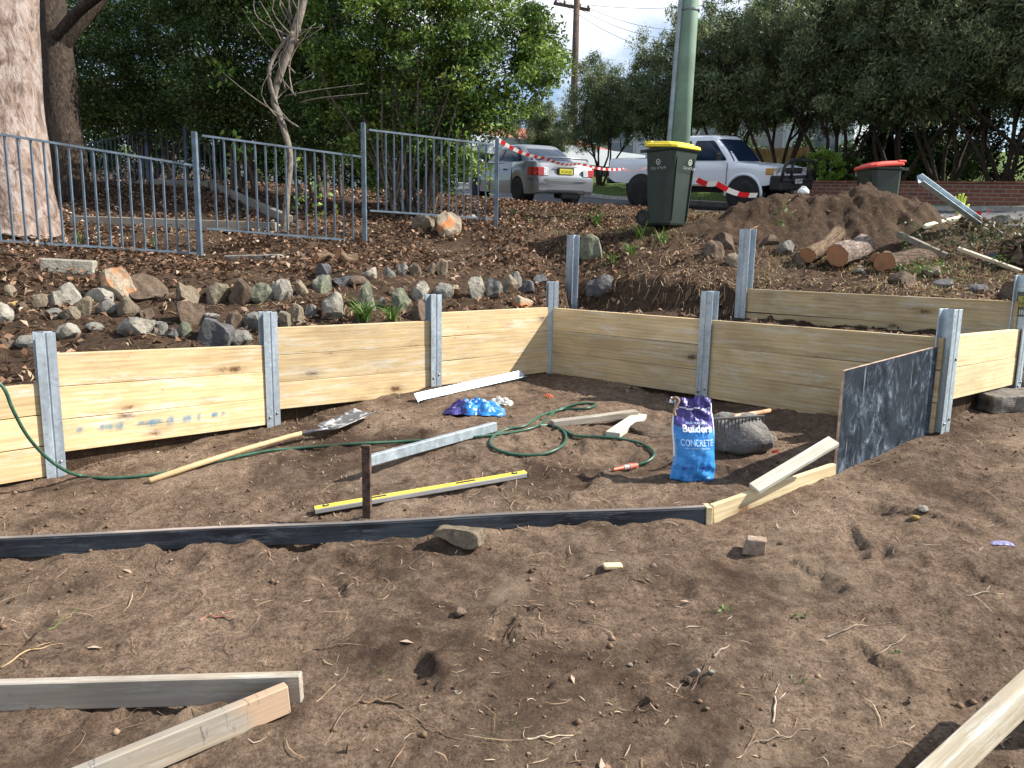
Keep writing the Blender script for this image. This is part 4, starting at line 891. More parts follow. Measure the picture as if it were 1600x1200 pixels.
# ================================================================ RAKE
rc = P(1165, 655, 4.62); ra, rb_ = P(1114, 655, 4.50), P(1194, 650, 4.66)
e = empty('garden_rake', (rc.x, rc.y, rc.z-.12), 'dark steel rake resting teeth down on the dusted boulder', 'rake')
M_steel0 = M_steel; M_steel = plain('rake_steel', (.045, .045, .05), .7, .2); board('rake_head', ra, rb_, .012, .016, M_steel, e)
for i in range(15):
    q_ = ra+(rb_-ra)*(.02+.96*i/14); MB().tube([q_, q_+Vector((0, -.008, -.035)), q_+Vector((0, -.022, -.068))], [.0045, .004, .002], 6).obj('tine', M_steel, e)
MB().tube([rc+Vector((-.08, 0, 0)), P(1150, 650, 4.65), P(1185, 645, 4.9), P(1210, 640, 5.3)], [.009, .013, .014, .014], 10).obj('handle', plain('rake_handle', (.50, .27, .17), .5, var=.3), e, smooth=True)

M_steel = M_steel0
# ================================================================ MOUND, LOGS, RUBBLE TIMBER
mc = xy(1345, 380, 9.7); m2 = xy(1215, 370, 9.7); m3 = xy(1440, 390, 9.6)
gx = np.linspace(mc.x-2.8, mc.x+2.1, 150); gy = np.linspace(mc.y-1.7, mc.y+1.9, 110); GX, GY = np.meshgrid(gx, gy)
def bumpf(c, sx, sy, h): return h*np.exp(-(np.abs((GX-c.x)/sx)**2.0+np.abs((GY-c.y)/sy)**2.0))
H = bumpf(mc, .70, .58, .55)+bumpf(m2, .56, .50, .44)+bumpf(m3, .55, .5, .22)+bumpf(xy(1135, 372, 9.6), .5, .45, .16)
H = H*(1+.10*fbm(GX, GY, 2.6, 3))+np.clip(H*3, 0, 1)*(.085*fbm(GX, GY, 5, 4, .65)+.035*fbm(GX, GY, 18, 3, .6))
GZ = height(GX, GY)+H-.03-.35*np.clip(.06-H, 0, .06)*4
nY, nX = GX.shape; ii = (np.arange(nY-1)[:, None]*nX+np.arange(nX-1)[None, :]).ravel()
o = fast('soil_mound', np.stack([GX.ravel(), GY.ravel(), GZ.ravel()], 1), np.stack([ii, ii+1, ii+nX+1, ii+nX], 1), M_heap, smooth=True, origin=(mc.x, mc.y, hz(mc.x, mc.y)))
tag(o, 'large heap of dug dark brown soil in front of the red-lidded bin', 'soil mound')
def mz(x, y):
    if not (gx[0] < x < gx[-1] and gy[0] < y < gy[-1]): return hz(x, y)
    i = int((x-gx[0])/(gx[1]-gx[0])); j = int((y-gy[0])/(gy[1]-gy[0])); return max(float(GZ[j, i]), hz(x, y))
def bark_mat(name, c1, c2, sc=(6, 6, 1.6), st=.8):
    m, t, b = base_mat(name); v = mapped(t, sc)
    n = noise(t, v, 3.2, 7, .7, .6); c = ramp(t, n, [(.32, [x*.4 for x in c2]), (.5, c2), (.68, c1)])
    c = mixc(t, ramp(t, noise(t, mapped(t, (1, 1, 1)), 30, 4), [(.5, (0, 0, 0)), (.7, (.35,)*3)]), c, [min(1, x*1.3) for x in c1])
    t.links.new(c, b.inputs['Base Color']); b.inputs['Roughness'].default_value = .9; b.inputs['Specular IOR Level'].default_value = .15; bump(t, b, n, st, .05); return m
BK = [bark_mat('brown_bark', (.26, .19, .12), (.13, .09, .06), (2, 9, 9)), bark_mat('flaky_grey_bark', (.46, .39, .35), (.20, .155, .13), (3, 12, 12), 1), bark_mat('ridged_bark', (.27, .20, .15), (.10, .07, .05), (1.6, 13, 13), 1)]
m, t, b = base_mat('cut_wood'); v = mapped(t, (1, 1, 1), rnd=False)
w = N(t, 'ShaderNodeTexWave', Scale=14.0, Distortion=2.0, Detail=2.0); w.wave_type = 'RINGS'; w.rings_direction = 'X'; t.links.new(v, w.inputs['Vector'])
t.links.new(mixc(t, .5, ramp(t, noise(t, v, 9, 4), [(.3, (.20, .085, .04)), (.7, (.42, .21, .11))]), ramp(t, w.outputs['Fac'], [(0, (.22, .09, .045)), (1, (.42, .22, .12))])), b.inputs['Base Color']); b.inputs['Roughness'].default_value = .9; M_cut = m
def log(pa, pb, r, bark, label, seed=0, name='cut_log', taper=.95):
    a, b_ = Vector(pa), Vector(pb); L = (b_-a).length; M = frame(a, b_); n = 30; k = 16; m_ = MB(); rg = random.Random(seed); ph = [rg.uniform(0, 6.28) for _ in range(4)]
    def rad(an, x): return r*(1+(taper-1)*x/L)*(1+.06*math.sin(an*2+ph[0])+.035*math.sin(an*5+ph[1]+x*3)+.03*math.sin(an*11+ph[2]+x*8))
    vs = [(-L/2+L*i/(k-1), rad(2*math.pi*j/n, L*i/(k-1))*math.cos(2*math.pi*j/n), rad(2*math.pi*j/n, L*i/(k-1))*math.sin(2*math.pi*j/n)+.02*math.sin(i*.4+ph[3])) for i in range(k) for j in range(n)]
    m_.add(vs, [(i*n+j, i*n+(j+1) % n, (i+1)*n+(j+1) % n, (i+1)*n+j) for i in range(k-1) for j in range(n)])
    e = empty(name, (a+b_)/2-Vector((0, 0, r)), label, 'log', 'cut logs lying on the site')
    m_.obj('bark', bark, e, M=M, smooth=True)
    for s_, nm in ((0, 'cut_end'), (k-1, 'cut_end')):
        q_ = MB(); x_ = vs[s_*n][0]; ring = vs[s_*n:(s_+1)*n]; cc = (x_+(.004 if s_ else -.004), 0, ring[0][2]*0+.02*math.sin(s_*.4+ph[3]))
        q_.add([cc]+[(p[0]+(.003 if s_ else -.003), p[1]*.97, p[2]*.97) for p in ring], [(0, 1+j, 1+(j+1) % n) for j in range(n)]); q_.obj(nm, M_cut, e, M=M, fix=False)
    return e
log(P(1262, 402, 8.35), P(1310, 366, 8.95), .085, BK[0], 'thin brown log leaning on the mound, leftmost of the large logs', 1)
log(P(1308, 401, 8.2), P(1350, 382, 8.75), .118, BK[1], 'thick flaky grey log in the middle of the large logs', 2)
log(P(1382, 409, 8.1), P(1450, 406, 8.5), .118, BK[2], 'ridged dark log at the right of the large logs', 3)
log(P(1368, 405, 8.35), P(1385, 400, 8.7), .055, BK[0], 'small log end peeping from behind the ridged log', 4)
a = G(504, 412); log(a+Vector((-.08, .05, .06)), a+Vector((.1, .3, .07)), .048, BK[0], 'small sawn log on the bank above the dark stones, left of a pair', 5)
a = G(531, 414); log(a+Vector((-.02, .0, .10)), a+Vector((.13, .14, .04)), .062, BK[0], 'small sawn log on the bank above the dark stones, right of a pair', 6)
tag(board('weathered_plank', P(1405, 366, 8.9), P(1478, 400, 8.5), .1, .06, M_sleeper), 'dark weathered plank half buried on the right flank of the mound', 'timber plank')
log(P(1470, 404, 8.6), P(1530, 398, 8.7), .06, BK[2], 'dark mossy branch lying right of the ridged log', 8, 'dead_branch', .6)
for i, (pa, pb, lab) in enumerate((((1170, 362), (1245, 330), 'long pale root crossing the left side of the mound'), ((1290, 330), (1400, 372), 'dark root running down the right side of the mound'), ((1230, 318), (1262, 296), 'thin root poking from the mound top'), ((1310, 352), (1322, 385), 'short root hanging above the middle log'))):
    pts = []
    for k in range(8):
        t_ = k/7; px = pa[0]+(pb[0]-pa[0])*t_; py = pa[1]+(pb[1]-pa[1])*t_; d_ = 7.0
        while d_ < 12:
            q_ = P(px, py, d_)
            if q_.z < mz(q_.x, q_.y): break
            d_ += .03
        pts.append(q_+Vector((0, 0, .008+.01*(k % 2))))
    tag(MB().tube(smooth_path(pts, 3), list(np.linspace(.012, .004, 22)), 6).obj('root', plain('root_brown', (.19, .13, .09), .9, var=.3, scale=20), smooth=True), lab, 'root', 'roots in the soil heap')
from mathutils import noise as mn
def roughen(o, a):
    for v in o.data.vertices:
        n_ = mn.fractal(v.co*4+o.location, .8, 2.1, 5); v.co += v.normal*n_*a
o = rock('root_ball', G(1600, 425, 4.0)+Vector((.30, .35, 0)), (.9, .7, .42), MATS['heaped_soil'], 91, 'dark soil-covered stump root ball at the right edge behind the labelled post', cat='root ball', sub=5, chop=1.6); roughen(o, .11)
o = rock('root_ball', G(1545, 385, 4.0)+Vector((.1, .5, 0)), (.7, .5, .42), MATS['heaped_soil'], 92, 'smaller dark clod of roots left of the big root ball', cat='root ball', sub=5, chop=1.6); roughen(o, .09)
# leaning metal and timber lengths
def slopebar(pa, pb, w, h, mat, label, name, cat='timber length'): return tag(board(name, P(*pa), P(*pb), w, h, mat, up=(0, -.6, .8)), label, cat)
a, b = P(1438, 279, 8.4), P(1566, 372, 9.6)
L = (b-a).length; M = frame(a, b, (-.3, -.9, .5)); m_ = MB(); m_.prism([(-.05, -.03), (.05, -.03), (.05, .03), (.044, .03), (.044, -.024), (-.044, -.024), (-.044, .03), (-.05, .03)], -L/2, L/2, 'x'); tag(m_.obj('steel_channel', M_galv2, M=M), 'long steel channel tilted up out of the rubble by the glove', 'steel channel')
slopebar((1443, 354, 9.0), (1512, 337, 9.9), .05, .04, plain('pale_green_timber', (.50, .54, .38), .7), 'pale greenish timber length crossing under the tilted steel channel', 'timber_length')
slopebar((1497, 388, 8.0), (1596, 424, 7.6), .035, .035, plain('pinkish_timber', (.55, .46, .36), .7), 'thin pale timber length lying toward the labelled post', 'timber_length')
# hi-vis glove on a stick
gl = P(1500, 325, 10.2); ge = empty('work_glove', gl, 'bright lime work glove stuck upright above the rubble', 'glove'); M_lime = plain('lime_fabric', (.58, .72, .10), .8, var=.15, scale=30)
m_ = MB()
def blob(m_, pts, rads): m_.tube(smooth_path([gl+Vector(p) for p in pts], 3), list(np.interp(np.linspace(0, 1, (len(pts)-1)*3+1), np.linspace(0, 1, len(pts)), rads)), 8)
blob(m_, [(0, 0, -.14), (0, 0, -.06), (0, 0, .0), (0, 0, .06)], [.04, .045, .06, .045]); m_.obj('palm', M_lime, ge, smooth=True)
for pts_, rd_ in (([(-.045, 0, .03), (-.07, 0, .09), (-.08, -.01, .15)], [.018, .016, .011]), ([(-.018, 0, .05), (-.03, 0, .12), (-.03, -.01, .18)], [.018, .016, .012]), ([(.012, 0, .05), (.012, 0, .12), (.018, -.01, .19)], [.018, .016, .012]), ([(.038, 0, .04), (.05, 0, .10), (.06, -.01, .15)], [.018, .015, .011]), ([(.05, 0, -.04), (.09, 0, .0), (.11, 0, .05)], [.02, .018, .013])):
    m_ = MB(); blob(m_, pts_, rd_); m_.obj('finger', M_lime, ge, smooth=True)
MB().tube([gl+Vector((0, 0, -.1)), gl+Vector((.02, 0, -.5))], [.012, .012], 8).obj('stick', M_hand, ge)
# white tub behind the mound
v0 = P(1255, 300, 10.3); v0.z = mz(v0.x, v0.y)+.0; v0 = P(1255, 300, 9.9)
te = empty('plastic_container', v0, 'white plastic container on top of the left end of the mound', 'container')
v0 = v0-Vector((0, 0, .03)); te.location = v0; MB().lathe([(.0, 0), (.065, 0), (.075, .02), (.07, .05), (.05, .075), (.04, .08), (.0, .082)], v0, 'z', 20).obj('tub', plain('white_plastic', (.75, .76, .76), .4, var=.04), te, smooth=True)
MB().tube([v0+Vector((-.05, 0, .06)), v0+Vector((-.02, 0, .10)), v0+Vector((.03, 0, .095)), v0+Vector((.05, 0, .06))], .006, 6).obj('handle', MATS['white_plastic'], te)

# ================================================================ BINS
def bin_(base, rz, W_, D_, Hh, lidc, label, txtpos, big=False, sides=('front',), tilt=0):
    e = empty('wheelie_bin', base, label, 'wheelie bin', rz=rz); e.rotation_euler.y = tilt
    Mg = plain('bin_green', (.014, .028, .022), .5, var=.15, scale=8, bmp=.05); lid = plain('lid_'+('yellow' if lidc[1] > .3 else 'red'), lidc, .45, var=.06)
    def o_(m_, n, mt, par=None, **k):
        ob = m_.obj(n, mt, None, origin=(0, 0, 0), **k); ob.parent = par or e; return ob
    w0, d0 = W_*.76, D_*.72; n = 8; m_ = MB()
    def ring(w, d, z, c=.05, sh=0):
        w /= 2; d /= 2; return [(-w+c, -d+sh, z), (w-c, -d+sh, z), (w, -d+c+sh, z), (w, d-c+sh, z), (w-c, d+sh, z), (-w+c, d+sh, z), (-w, d-c+sh, z), (-w, -d+c+sh, z)]
    lv = [(w0*.94, d0*.94, .0, .05, .03), (w0, d0, .03, .05, .03), (W_*.86, D_*.84, Hh*.62, .05, .015), (W_*.92, D_*.92, Hh*.86, .05, 0), (W_*.93, D_*.93, Hh*.87, .05, 0), (W_*.985, D_*.985, Hh*.875, .05, 0), (W_, D_, Hh*.905, .05, 0)]
    vs = []; 
    for l in lv: vs += ring(*l)
    fs = [(i*n+j, i*n+(j+1) % n, (i+1)*n+(j+1) % n, (i+1)*n+j) for i in range(len(lv)-1) for j in range(n)]+[tuple(range(n))[::-1], tuple(range((len(lv)-1)*n, len(lv)*n))]
    m_.add(vs, fs); o_(m_, 'body', Mg, bevel=.012, segs=2)
    # recessed front panel ribs
    for sx in (-.30, .30):
        m_ = MB(); m_.add([(W_*sx*.86-.006, -D_*.36+.012, .06), (W_*sx*.86+.006, -D_*.36+.012, .06), (W_*sx+.006, -D_*.46+.002, Hh*.8), (W_*sx-.006, -D_*.46+.002, Hh*.8),
                           (W_*sx*.86-.006, -D_*.30, .06), (W_*sx*.86+.006, -D_*.30, .06), (W_*sx+.006, -D_*.40, Hh*.8), (W_*sx-.006, -D_*.40, Hh*.8)], [(0, 1, 2, 3), (0, 3, 7, 4), (1, 5, 6, 2), (3, 2, 6, 7)]); o_(m_, 'rib', Mg)
    # lid
    z = Hh*.908; m_ = MB(); lv = [(W_*1.0, D_*1.02, z, .05, -.005), (W_*1.02, D_*1.04, z+.008, .055, -.005), (W_*1.01, D_*1.03, z+.035, .06, -.005), (W_*.93, D_*.95, z+.048, .07, -.005), (W_*.86, D_*.86, z+.05, .07, -.005), (W_*.82, D_*.80, z+.068, .08, 0), (W_*.6, D_*.6, z+.078, .1, 0)]
    vs = []
    for l in lv: vs += ring(*l)
    # lid slopes down toward the front
    vs = [(x, y, zz+.045*(y/D_+.5)-.015) for x, y, zz in vs]
    m_.add(vs, [(i*n+j, i*n+(j+1) % n, (i+1)*n+(j+1) % n, (i+1)*n+j) for i in range(len(lv)-1) for j in range(n)]+[tuple(range(n))[::-1], tuple(range((len(lv)-1)*n, len(lv)*n))]); lo_ = o_(m_, 'lid', lid, bevel=.012, segs=3)
    for sx in (-1, 1):
        m_ = MB(); m_.box((sx*W_*.28, D_*.44, z+.085), (.12, .12, .035)); o_(m_, 'hinge_boss', lid, lo_, bevel=.012, segs=2)
    m_ = MB(); m_.tube([(-W_*.42, D_*.5+.05, Hh*.9), (W_*.42, D_*.5+.05, Hh*.9)], .014, 8); o_(m_, 'grip', Mg)
    for sx in (-1, 1):
        m_ = MB(); m_.box((sx*W_*.40, D_*.5+.02, Hh*.89), (.03, .09, .035)); o_(m_, 'grip_bracket', Mg)
        m_ = MB(); m_.lathe([(.03, -.02), (.088, -.022), (.10, -.015), (.10, .015), (.088, .022), (.03, .02)], (sx*(w0/2+.0), d0/2+.07, .10), 'x', 24); wh = o_(m_, 'wheel', M_rubber, smooth=False)
        m_ = MB(); m_.lathe([(.0, -.024), (.05, -.024), (.05, .024), (.0, .024)], (sx*(w0/2+.0), d0/2+.07, .10), 'x', 16); o_(m_, 'hub', M_blackp, wh)
    m_ = MB(); m_.tube([(-w0/2, d0/2+.07, .10), (w0/2, d0/2+.07, .10)], .012, 8); o_(m_, 'axle', M_steel)
    Mw = plain('bin_print', (.62, .65, .64), .6, var=.05)
    for sd in sides:
        zc = Hh*.66
        if sd == 'front': wp = lambda c: Vector((c.x+.06, -(D_*.42+.5*.0)-.006-(c.y+zc-Hh*.62)*.11/1 - .012+.0, zc+c.y))
        else:
            sgn = -1 if sd == 'left' else 1
            wp = lambda c, sgn=sgn: Vector((sgn*(W_*.43+.004+(c.y+zc-Hh*.62)*.12), sgn*(c.x+.0), zc+c.y))
        fr = .155 if big else .115
        text_mesh('City of Ryde', fr*.42, None, Mw, e, .0006, 'CENTER', 'lettering', wp)
        m_ = MB(); k_ = 20; vs = [wp(Vector((r_*fr*math.cos(6.283*j/k_), .085+r_*fr*math.sin(6.283*j/k_), 0))) for r_ in (.30, .23) for j in range(k_)]
        vs += [wp(Vector((x_*fr, .085+y_*fr, 0))) for x_, y_ in ((-.14, -.02), (-.04, .12), (.03, .02), (.15, .10), (.02, -.16), (-.05, -.04))]
        m_.add(vs, [(j, (j+1) % k_, k_+(j+1) % k_, k_+j) for j in range(k_)]+[(40, 41, 45), (42, 43, 44, 45)]); em = o_(m_, 'emblem', Mw, fix=False)
        if big:
            m_ = MB(); m_.add([wp(Vector(p)) for p in ((-.30, .18, 0), (-.19, .18, 0), (-.19, .255, 0), (-.30, .255, 0))] if sd == 'right' else [wp(Vector(p)) for p in ((.10, .17, 0), (.20, .17, 0), (.20, .24, 0), (.10, .24, 0))], [(0, 1, 2, 3)]); o_(m_, 'sticker', plain('sticker_white', (.7, .72, .74), .5), fix=False)
    return e
yb = P(1045, 345, 9.75); yb.z = hz(yb.x, yb.y)-.01
bin_(yb, R(40), .56, .50, 1.03, (.72, .58, .02), 'dark green wheelie bin with yellow lid in front of the green pole', 0, sides=('front', 'left'), tilt=R(0))
rb = P(1366, 345, 10.9); rb.z = zat(rb.x, rb.y, 249)-1.07
bin_(rb, R(-82), .50, .49, 1.04, (.62, .045, .02), 'dark green wheelie bin with red lid standing behind the soil mound', 0, True, sides=('left',))
# ================================================================ VEGETATION
def tangent(n, rs):
    a = rs.normal(size=n.shape); a -= n*(a*n).sum(1, keepdims=True); a /= np.linalg.norm(a, axis=1, keepdims=True)+1e-9; return a
def leaf_quads(C, size, rs, aspect=.4, updir=None, upw=.5, fold=.15):
    n = len(C); nr = rs.normal(size=(n, 3)); nr[:, 2] = np.abs(nr[:, 2])*(1+upw); nr /= np.linalg.norm(nr, axis=1, keepdims=True)
    a = tangent(nr, rs)
    if updir is not None:
        a = a*(1-updir[1])+np.array(updir[0])*updir[1]; a /= np.linalg.norm(a, axis=1, keepdims=True)
    b = np.cross(nr, a); b /= np.linalg.norm(b, axis=1, keepdims=True)+1e-9
    s = (size*rs.uniform(.6, 1.3, n))[:, None]
    V = np.stack([C-a*s*.5, C+b*s*aspect*.5+nr*s*fold*.3-a*s*.05, C+a*s*.5, C-b*s*aspect*.5+nr*s*fold*.3-a*s*.05], 1).reshape(-1, 3)
    return V, np.arange(4*n).reshape(n, 4)
def cloud(centers, rad, npc, size, pal, rs, aspect=.4, shell=.5, updir=None, flat=.75, jitter=.2):
    K = len(centers); idx = np.repeat(np.arange(K), npc); n = len(idx)
    d = rs.normal(size=(n, 3)); d /= np.linalg.norm(d, axis=1, keepdims=True); d[:, 2] *= flat
    r = rad[idx]*(shell+(1-shell)*rs.uniform(0, 1, n)**.5)*rs.uniform(.55, 1.12, n); C = centers[idx]+d*r[:, None]
    V, Fq = leaf_quads(C, size, rs, aspect, updir)
    pal = np.array(pal); ci = rs.randint(0, len(pal), K)[idx]; ci = np.where(rs.rand(n) < .45, rs.randint(0, len(pal), n), ci)
    col = pal[ci]*rs.uniform(1-jitter, 1+jitter, (n, 1))
    return V, Fq, col
M_leaf = attr_mat('leaf', .55, .28, .4, .15); M_litter = attr_mat('litter_leaf', .8, .1, .25, .25); M_chip = attr_mat('chip', .9, 0, .2, .2)
PAL_NEAR = [(0.114, 0.204, 0.036), (0.072, 0.144, 0.026), (0.192, 0.288, 0.048), (0.042, 0.084, 0.022), (0.264, 0.336, 0.072), (0.054, 0.108, 0.024)]
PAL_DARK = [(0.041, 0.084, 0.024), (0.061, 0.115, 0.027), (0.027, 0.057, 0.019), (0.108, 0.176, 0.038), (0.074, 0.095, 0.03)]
PAL_TEA = [(0.131, 0.175, 0.087), (0.097, 0.136, 0.066), (0.179, 0.22, 0.102), (0.062, 0.091, 0.051), (0.221, 0.246, 0.112)]
M_bark1 = bark_mat('stem_bark', (.20, .17, .14), (.10, .08, .06), (8, 8, 2)); M_bark2 = bark_mat('dark_stem_bark', (.085, .065, .05), (.04, .03, .024), (8, 8, 2))
def limb(m_, p, d, L, r, rs, depth, tips, bend=.25, nseg=6, spread=.6, kids=3, tiprad=.3, up=.3):
    pts = [Vector(p)]; d = Vector(d).normalized(); rad = [r]
    for i in range(nseg):
        d = (d+Vector((rs.normal()*bend, rs.normal()*bend, rs.normal()*bend*.5+up*.12))).normalized(); pts.append(pts[-1]+d*L/nseg); rad.append(r*(1-.55*(i+1)/nseg))
    m_.tube(pts, rad, 7 if depth > 1 else 5, cap=False)
    if depth <= 0: tips += pts[nseg//2:]; return
    for k in range(kids):
        i = rs.randint(nseg//2, nseg+1); nd = (d+Vector((rs.normal()*spread, rs.normal()*spread, rs.normal()*spread*.4+up))).normalized()
        limb(m_, pts[i], nd, L*rs.uniform(.5, .8), rad[i]*.7, rs, depth-1, tips, bend, nseg, spread, kids, tiprad, up)
    if depth <= 1: tips.append(pts[-1])
def ellipsoid_centers(ells, K, rs, shell=.55):
    out = []
    vol = np.array([e[3]*e[4]*e[5] for e in ells]); w = vol**.67; w /= w.sum()
    for e, q in zip(ells, w):
        n = max(3, int(K*q)); d = rs.normal(size=(n, 3)); d /= np.linalg.norm(d, axis=1, keepdims=True)
        r = (shell+(1-shell)*rs.rand(n))[:, None]; out.append(np.array(e[:3])+d*r*np.array(e[3:6]))
    return np.concatenate(out)
def crown_obj(C, rad, npc, size, pal, rs, root, origin, **k):
    V, Fq, col = cloud(C, rad, npc, size, pal, rs, **k); return fast('crown', V, Fq, M_leaf, col, parent=root, origin=origin)

def E(px, py, d, rx, ry, rz): v = P(px, py, d); return (v.x, v.y, v.z, rx, ry, rz)
def leafy(name, base, ells, K, npc, size, pal, label, cat, seed, stems, crad=(.22, .42), bark=None, aspect=.42, shell=.5, stemr=.03, group=None, targ=None, flat=.75, low=None, updir=None):
    rs = np.random.RandomState(seed); base = Vector(base); e = empty(name, base, label, cat, group)
    C = ellipsoid_centers(ells, K, rs, shell)
    m_ = MB()
    for s in range(stems):
        tg = Vector(C[rs.randint(len(C))]); b0 = base+Vector((rs.normal()*.22, rs.normal()*.15, -.05)) if stems > 2 else base+Vector((rs.normal()*.05, 0, -.05))
        pts = []; 
        for i in range(9):
            t = i/8; pts.append(b0+(tg-b0)*t+Vector((math.sin(t*3.1)*(b0.x-tg.x)*-.12+rs.normal()*.04, rs.normal()*.05, math.sin(t*3.1)*.25)))
        rr = stemr*rs.uniform(.6, 1.3); m_.tube(smooth_path(pts, 2), list(np.linspace(rr, rr*.35, 17)), 6, cap=False)
        for k in range(3):
            i = rs.randint(4, 8); tg2 = Vector(C[rs.randint(len(C))]); q_ = pts[i]; 
            if (tg2-q_).length < 2.2: m_.tube([q_, q_+(tg2-q_)*.5+Vector((0, 0, .1)), tg2], [rr*.5, rr*.35, rr*.15], 5, cap=False)
    m_.obj('trunk', bark or M_bark1, e, smooth=True, fix=False)
    rad = rs.uniform(crad[0], crad[1], len(C))
    if low is not None:
        keep = C[:, 2] > low; C = C[keep]; rad = rad[keep]
    crown_obj(C, rad, npc, size, pal, rs, e, base, aspect=aspect, flat=flat, updir=updir)
    return e
# big multi-stemmed shrub behind the fence
b = P(640, 340, 11.4); b.z = hz(b.x, b.y)
leafy('leafy_shrub', b, [E(640, 60, 11.6, 1.55, 1.2, 1.45), E(770, 95, 11.6, 1.15, 1.0, 1.0), E(560, 150, 11.9, .9, .8, .85), E(830, 75, 11.8, .5, .6, .7), E(690, -80, 11.8, 1.8, 1.3, 1.1), E(745, 175, 11.5, .75, .6, .38), E(670, 215, 11.6, .8, .6, .35), E(590, 245, 11.7, .5, .5, .5), E(715, 255, 11.2, .35, .3, .3), E(520, 40, 12.2, 1.1, .9, 1.4)],
      640, 150, .075, PAL_NEAR, 'big multi-stemmed evergreen shrub arching over the right end of the metal fence', 'shrub', 21, 34, stemr=.022, crad=(.16, .34), shell=.35)
# shrub mass at left
b = P(250, 290, 15); b.z = hz(b.x, b.y)
leafy('leafy_tree', b, [E(215, 90, 14.5, 1.5, 1.1, 1.35), E(150, 160, 14.8, .8, .8, .55), E(260, 175, 14.5, 1.0, .8, .6), E(190, 10, 15, 1.4, 1, .9), E(110, 60, 15, .9, .8, 1.1)], 430, 120, .075, PAL_DARK+[(.075, .12, .025)], 'dense green tree standing right of the dark trunk at the left', 'tree', 22, 8, stemr=.05, shell=.35)
b = P(390, 300, 13.8); b.z = hz(b.x, b.y)
leafy('leafy_tree', b, [E(370, 60, 13.6, 1.35, 1.1, 1.3), E(400, 180, 13.6, .95, .8, .6), E(330, 150, 13.4, .8, .7, .7), E(330, -20, 13.8, 1.5, 1, .8)], 520, 120, .072, PAL_DARK+[(.10, .12, .03)], 'dense dark tree behind the thin pale trunk', 'tree', 23, 10, stemr=.045, shell=.35)
b = P(505, 310, 13.2); b.z = hz(b.x, b.y)
leafy('leafy_tree', b, [E(490, 70, 13.2, .9, .9, 1.3), E(500, 200, 13.0, .75, .7, .6), E(450, -30, 13.2, 1.2, .9, .8)], 340, 120, .07, PAL_DARK, 'dark leafy tree filling the gap between pale trunk and arching shrub', 'tree', 24, 9, stemr=.04, shell=.35)
b = P(20, 300, 19); b.z = hz(b.x, b.y)
for i, (px, d, w_) in enumerate(((90, 19, 1.7), (210, 18.6, 1.7), (330, 18.0, 1.6), (440, 17.5, 1.5), (560, 18.2, 1.5), (660, 19.5, 1.3))):
    b = P(px, 290, d); b.z = hz(b.x, b.y)
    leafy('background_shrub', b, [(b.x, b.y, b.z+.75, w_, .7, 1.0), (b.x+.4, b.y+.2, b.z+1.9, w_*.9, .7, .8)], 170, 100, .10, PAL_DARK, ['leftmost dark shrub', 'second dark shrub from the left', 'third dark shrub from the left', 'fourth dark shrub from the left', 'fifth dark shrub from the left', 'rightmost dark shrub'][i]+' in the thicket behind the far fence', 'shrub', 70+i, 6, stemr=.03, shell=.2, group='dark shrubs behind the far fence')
# sprays of bright broad leaves
rs = np.random.RandomState(3)
for px, py, d, n, sc, lab in ((347, 112, 12.2, 26, .26, 'spray of bright lime leaves hanging in the dark tree'), (372, 235, 11.6, 22, .28, 'bright broad-leaved sprig behind the middle fence panel'), (495, 320, 10.8, 60, .42, 'low green leafy plant behind the middle fence panel'), (720, 225, 10.9, 70, .32, 'lit leafy sprig poking through the right fence panel'), (765, 275, 10.6, 40, .25, 'small leafy sprig beside the end post of the fence')):
    c0 = P(px, py, d); Cc = np.array(c0)+rs.normal(size=(n, 3))*np.array([sc*.35, sc*.3, sc*.5]); V, Fq = leaf_quads(Cc, .12 if py < 300 and px < 600 else .085, rs, .5, updir=((0, 0, -1), .5))
    col = np.array([(.14, .26, .035), (.10, .20, .03), (.22, .30, .05)])[rs.randint(0, 3, n)]
    e = empty('leafy_sprig', c0-Vector((0, 0, sc*.6)), lab, 'plant'); fast('foliage', V, Fq, M_leaf, col, parent=e, origin=e.location)
    m_ = MB(); 
    for i in range(5): m_.tube([c0+Vector((0, .05, -sc*.8)), Vector(Cc[i*3])*.5+c0*.5, Vector(Cc[i*3])], [.005, .004, .002], 5, cap=False)
    m_.obj('twig', M_bark1, e, fix=False)

# gum trunk, dark trunk, thin pale trunk
m, t, bb = base_mat('gum_bark'); v = mapped(t, (2.0, 2.0, .9)); n_ = noise(t, v, 3.6, 9, .70, 1.0)
c = ramp(t, n_, [(.36, (.055, .038, .032)), (.45, (.14, .098, .08)), (.52, (.225, .175, .155)), (.60, (.30, .255, .235)), (.68, (.13, .12, .13))])
c = mixc(t, ramp(t, noise(t, mapped(t, (5, 5, 1.6)), 3, 5, .6, .5), [(.56, (0, 0, 0)), (.60, (.8, .8, .8))]), c, (.20, .14, .11))
c = mixc(t, ramp(t, noise(t, mapped(t, (3, 3, 2), loc=(4, 2, 1)), 2, 5, .6), [(.62, (0, 0, 0)), (.66, (.8, .8, .8))]), c, (.22, .15, .09))
t.links.new(c, bb.inputs['Base Color']); bb.inputs['Roughness'].default_value = .85; bump(t, bb, noise(t, mapped(t, (6, 6, 1.5)), 3, 6, .65), .8, .04); M_gum = m
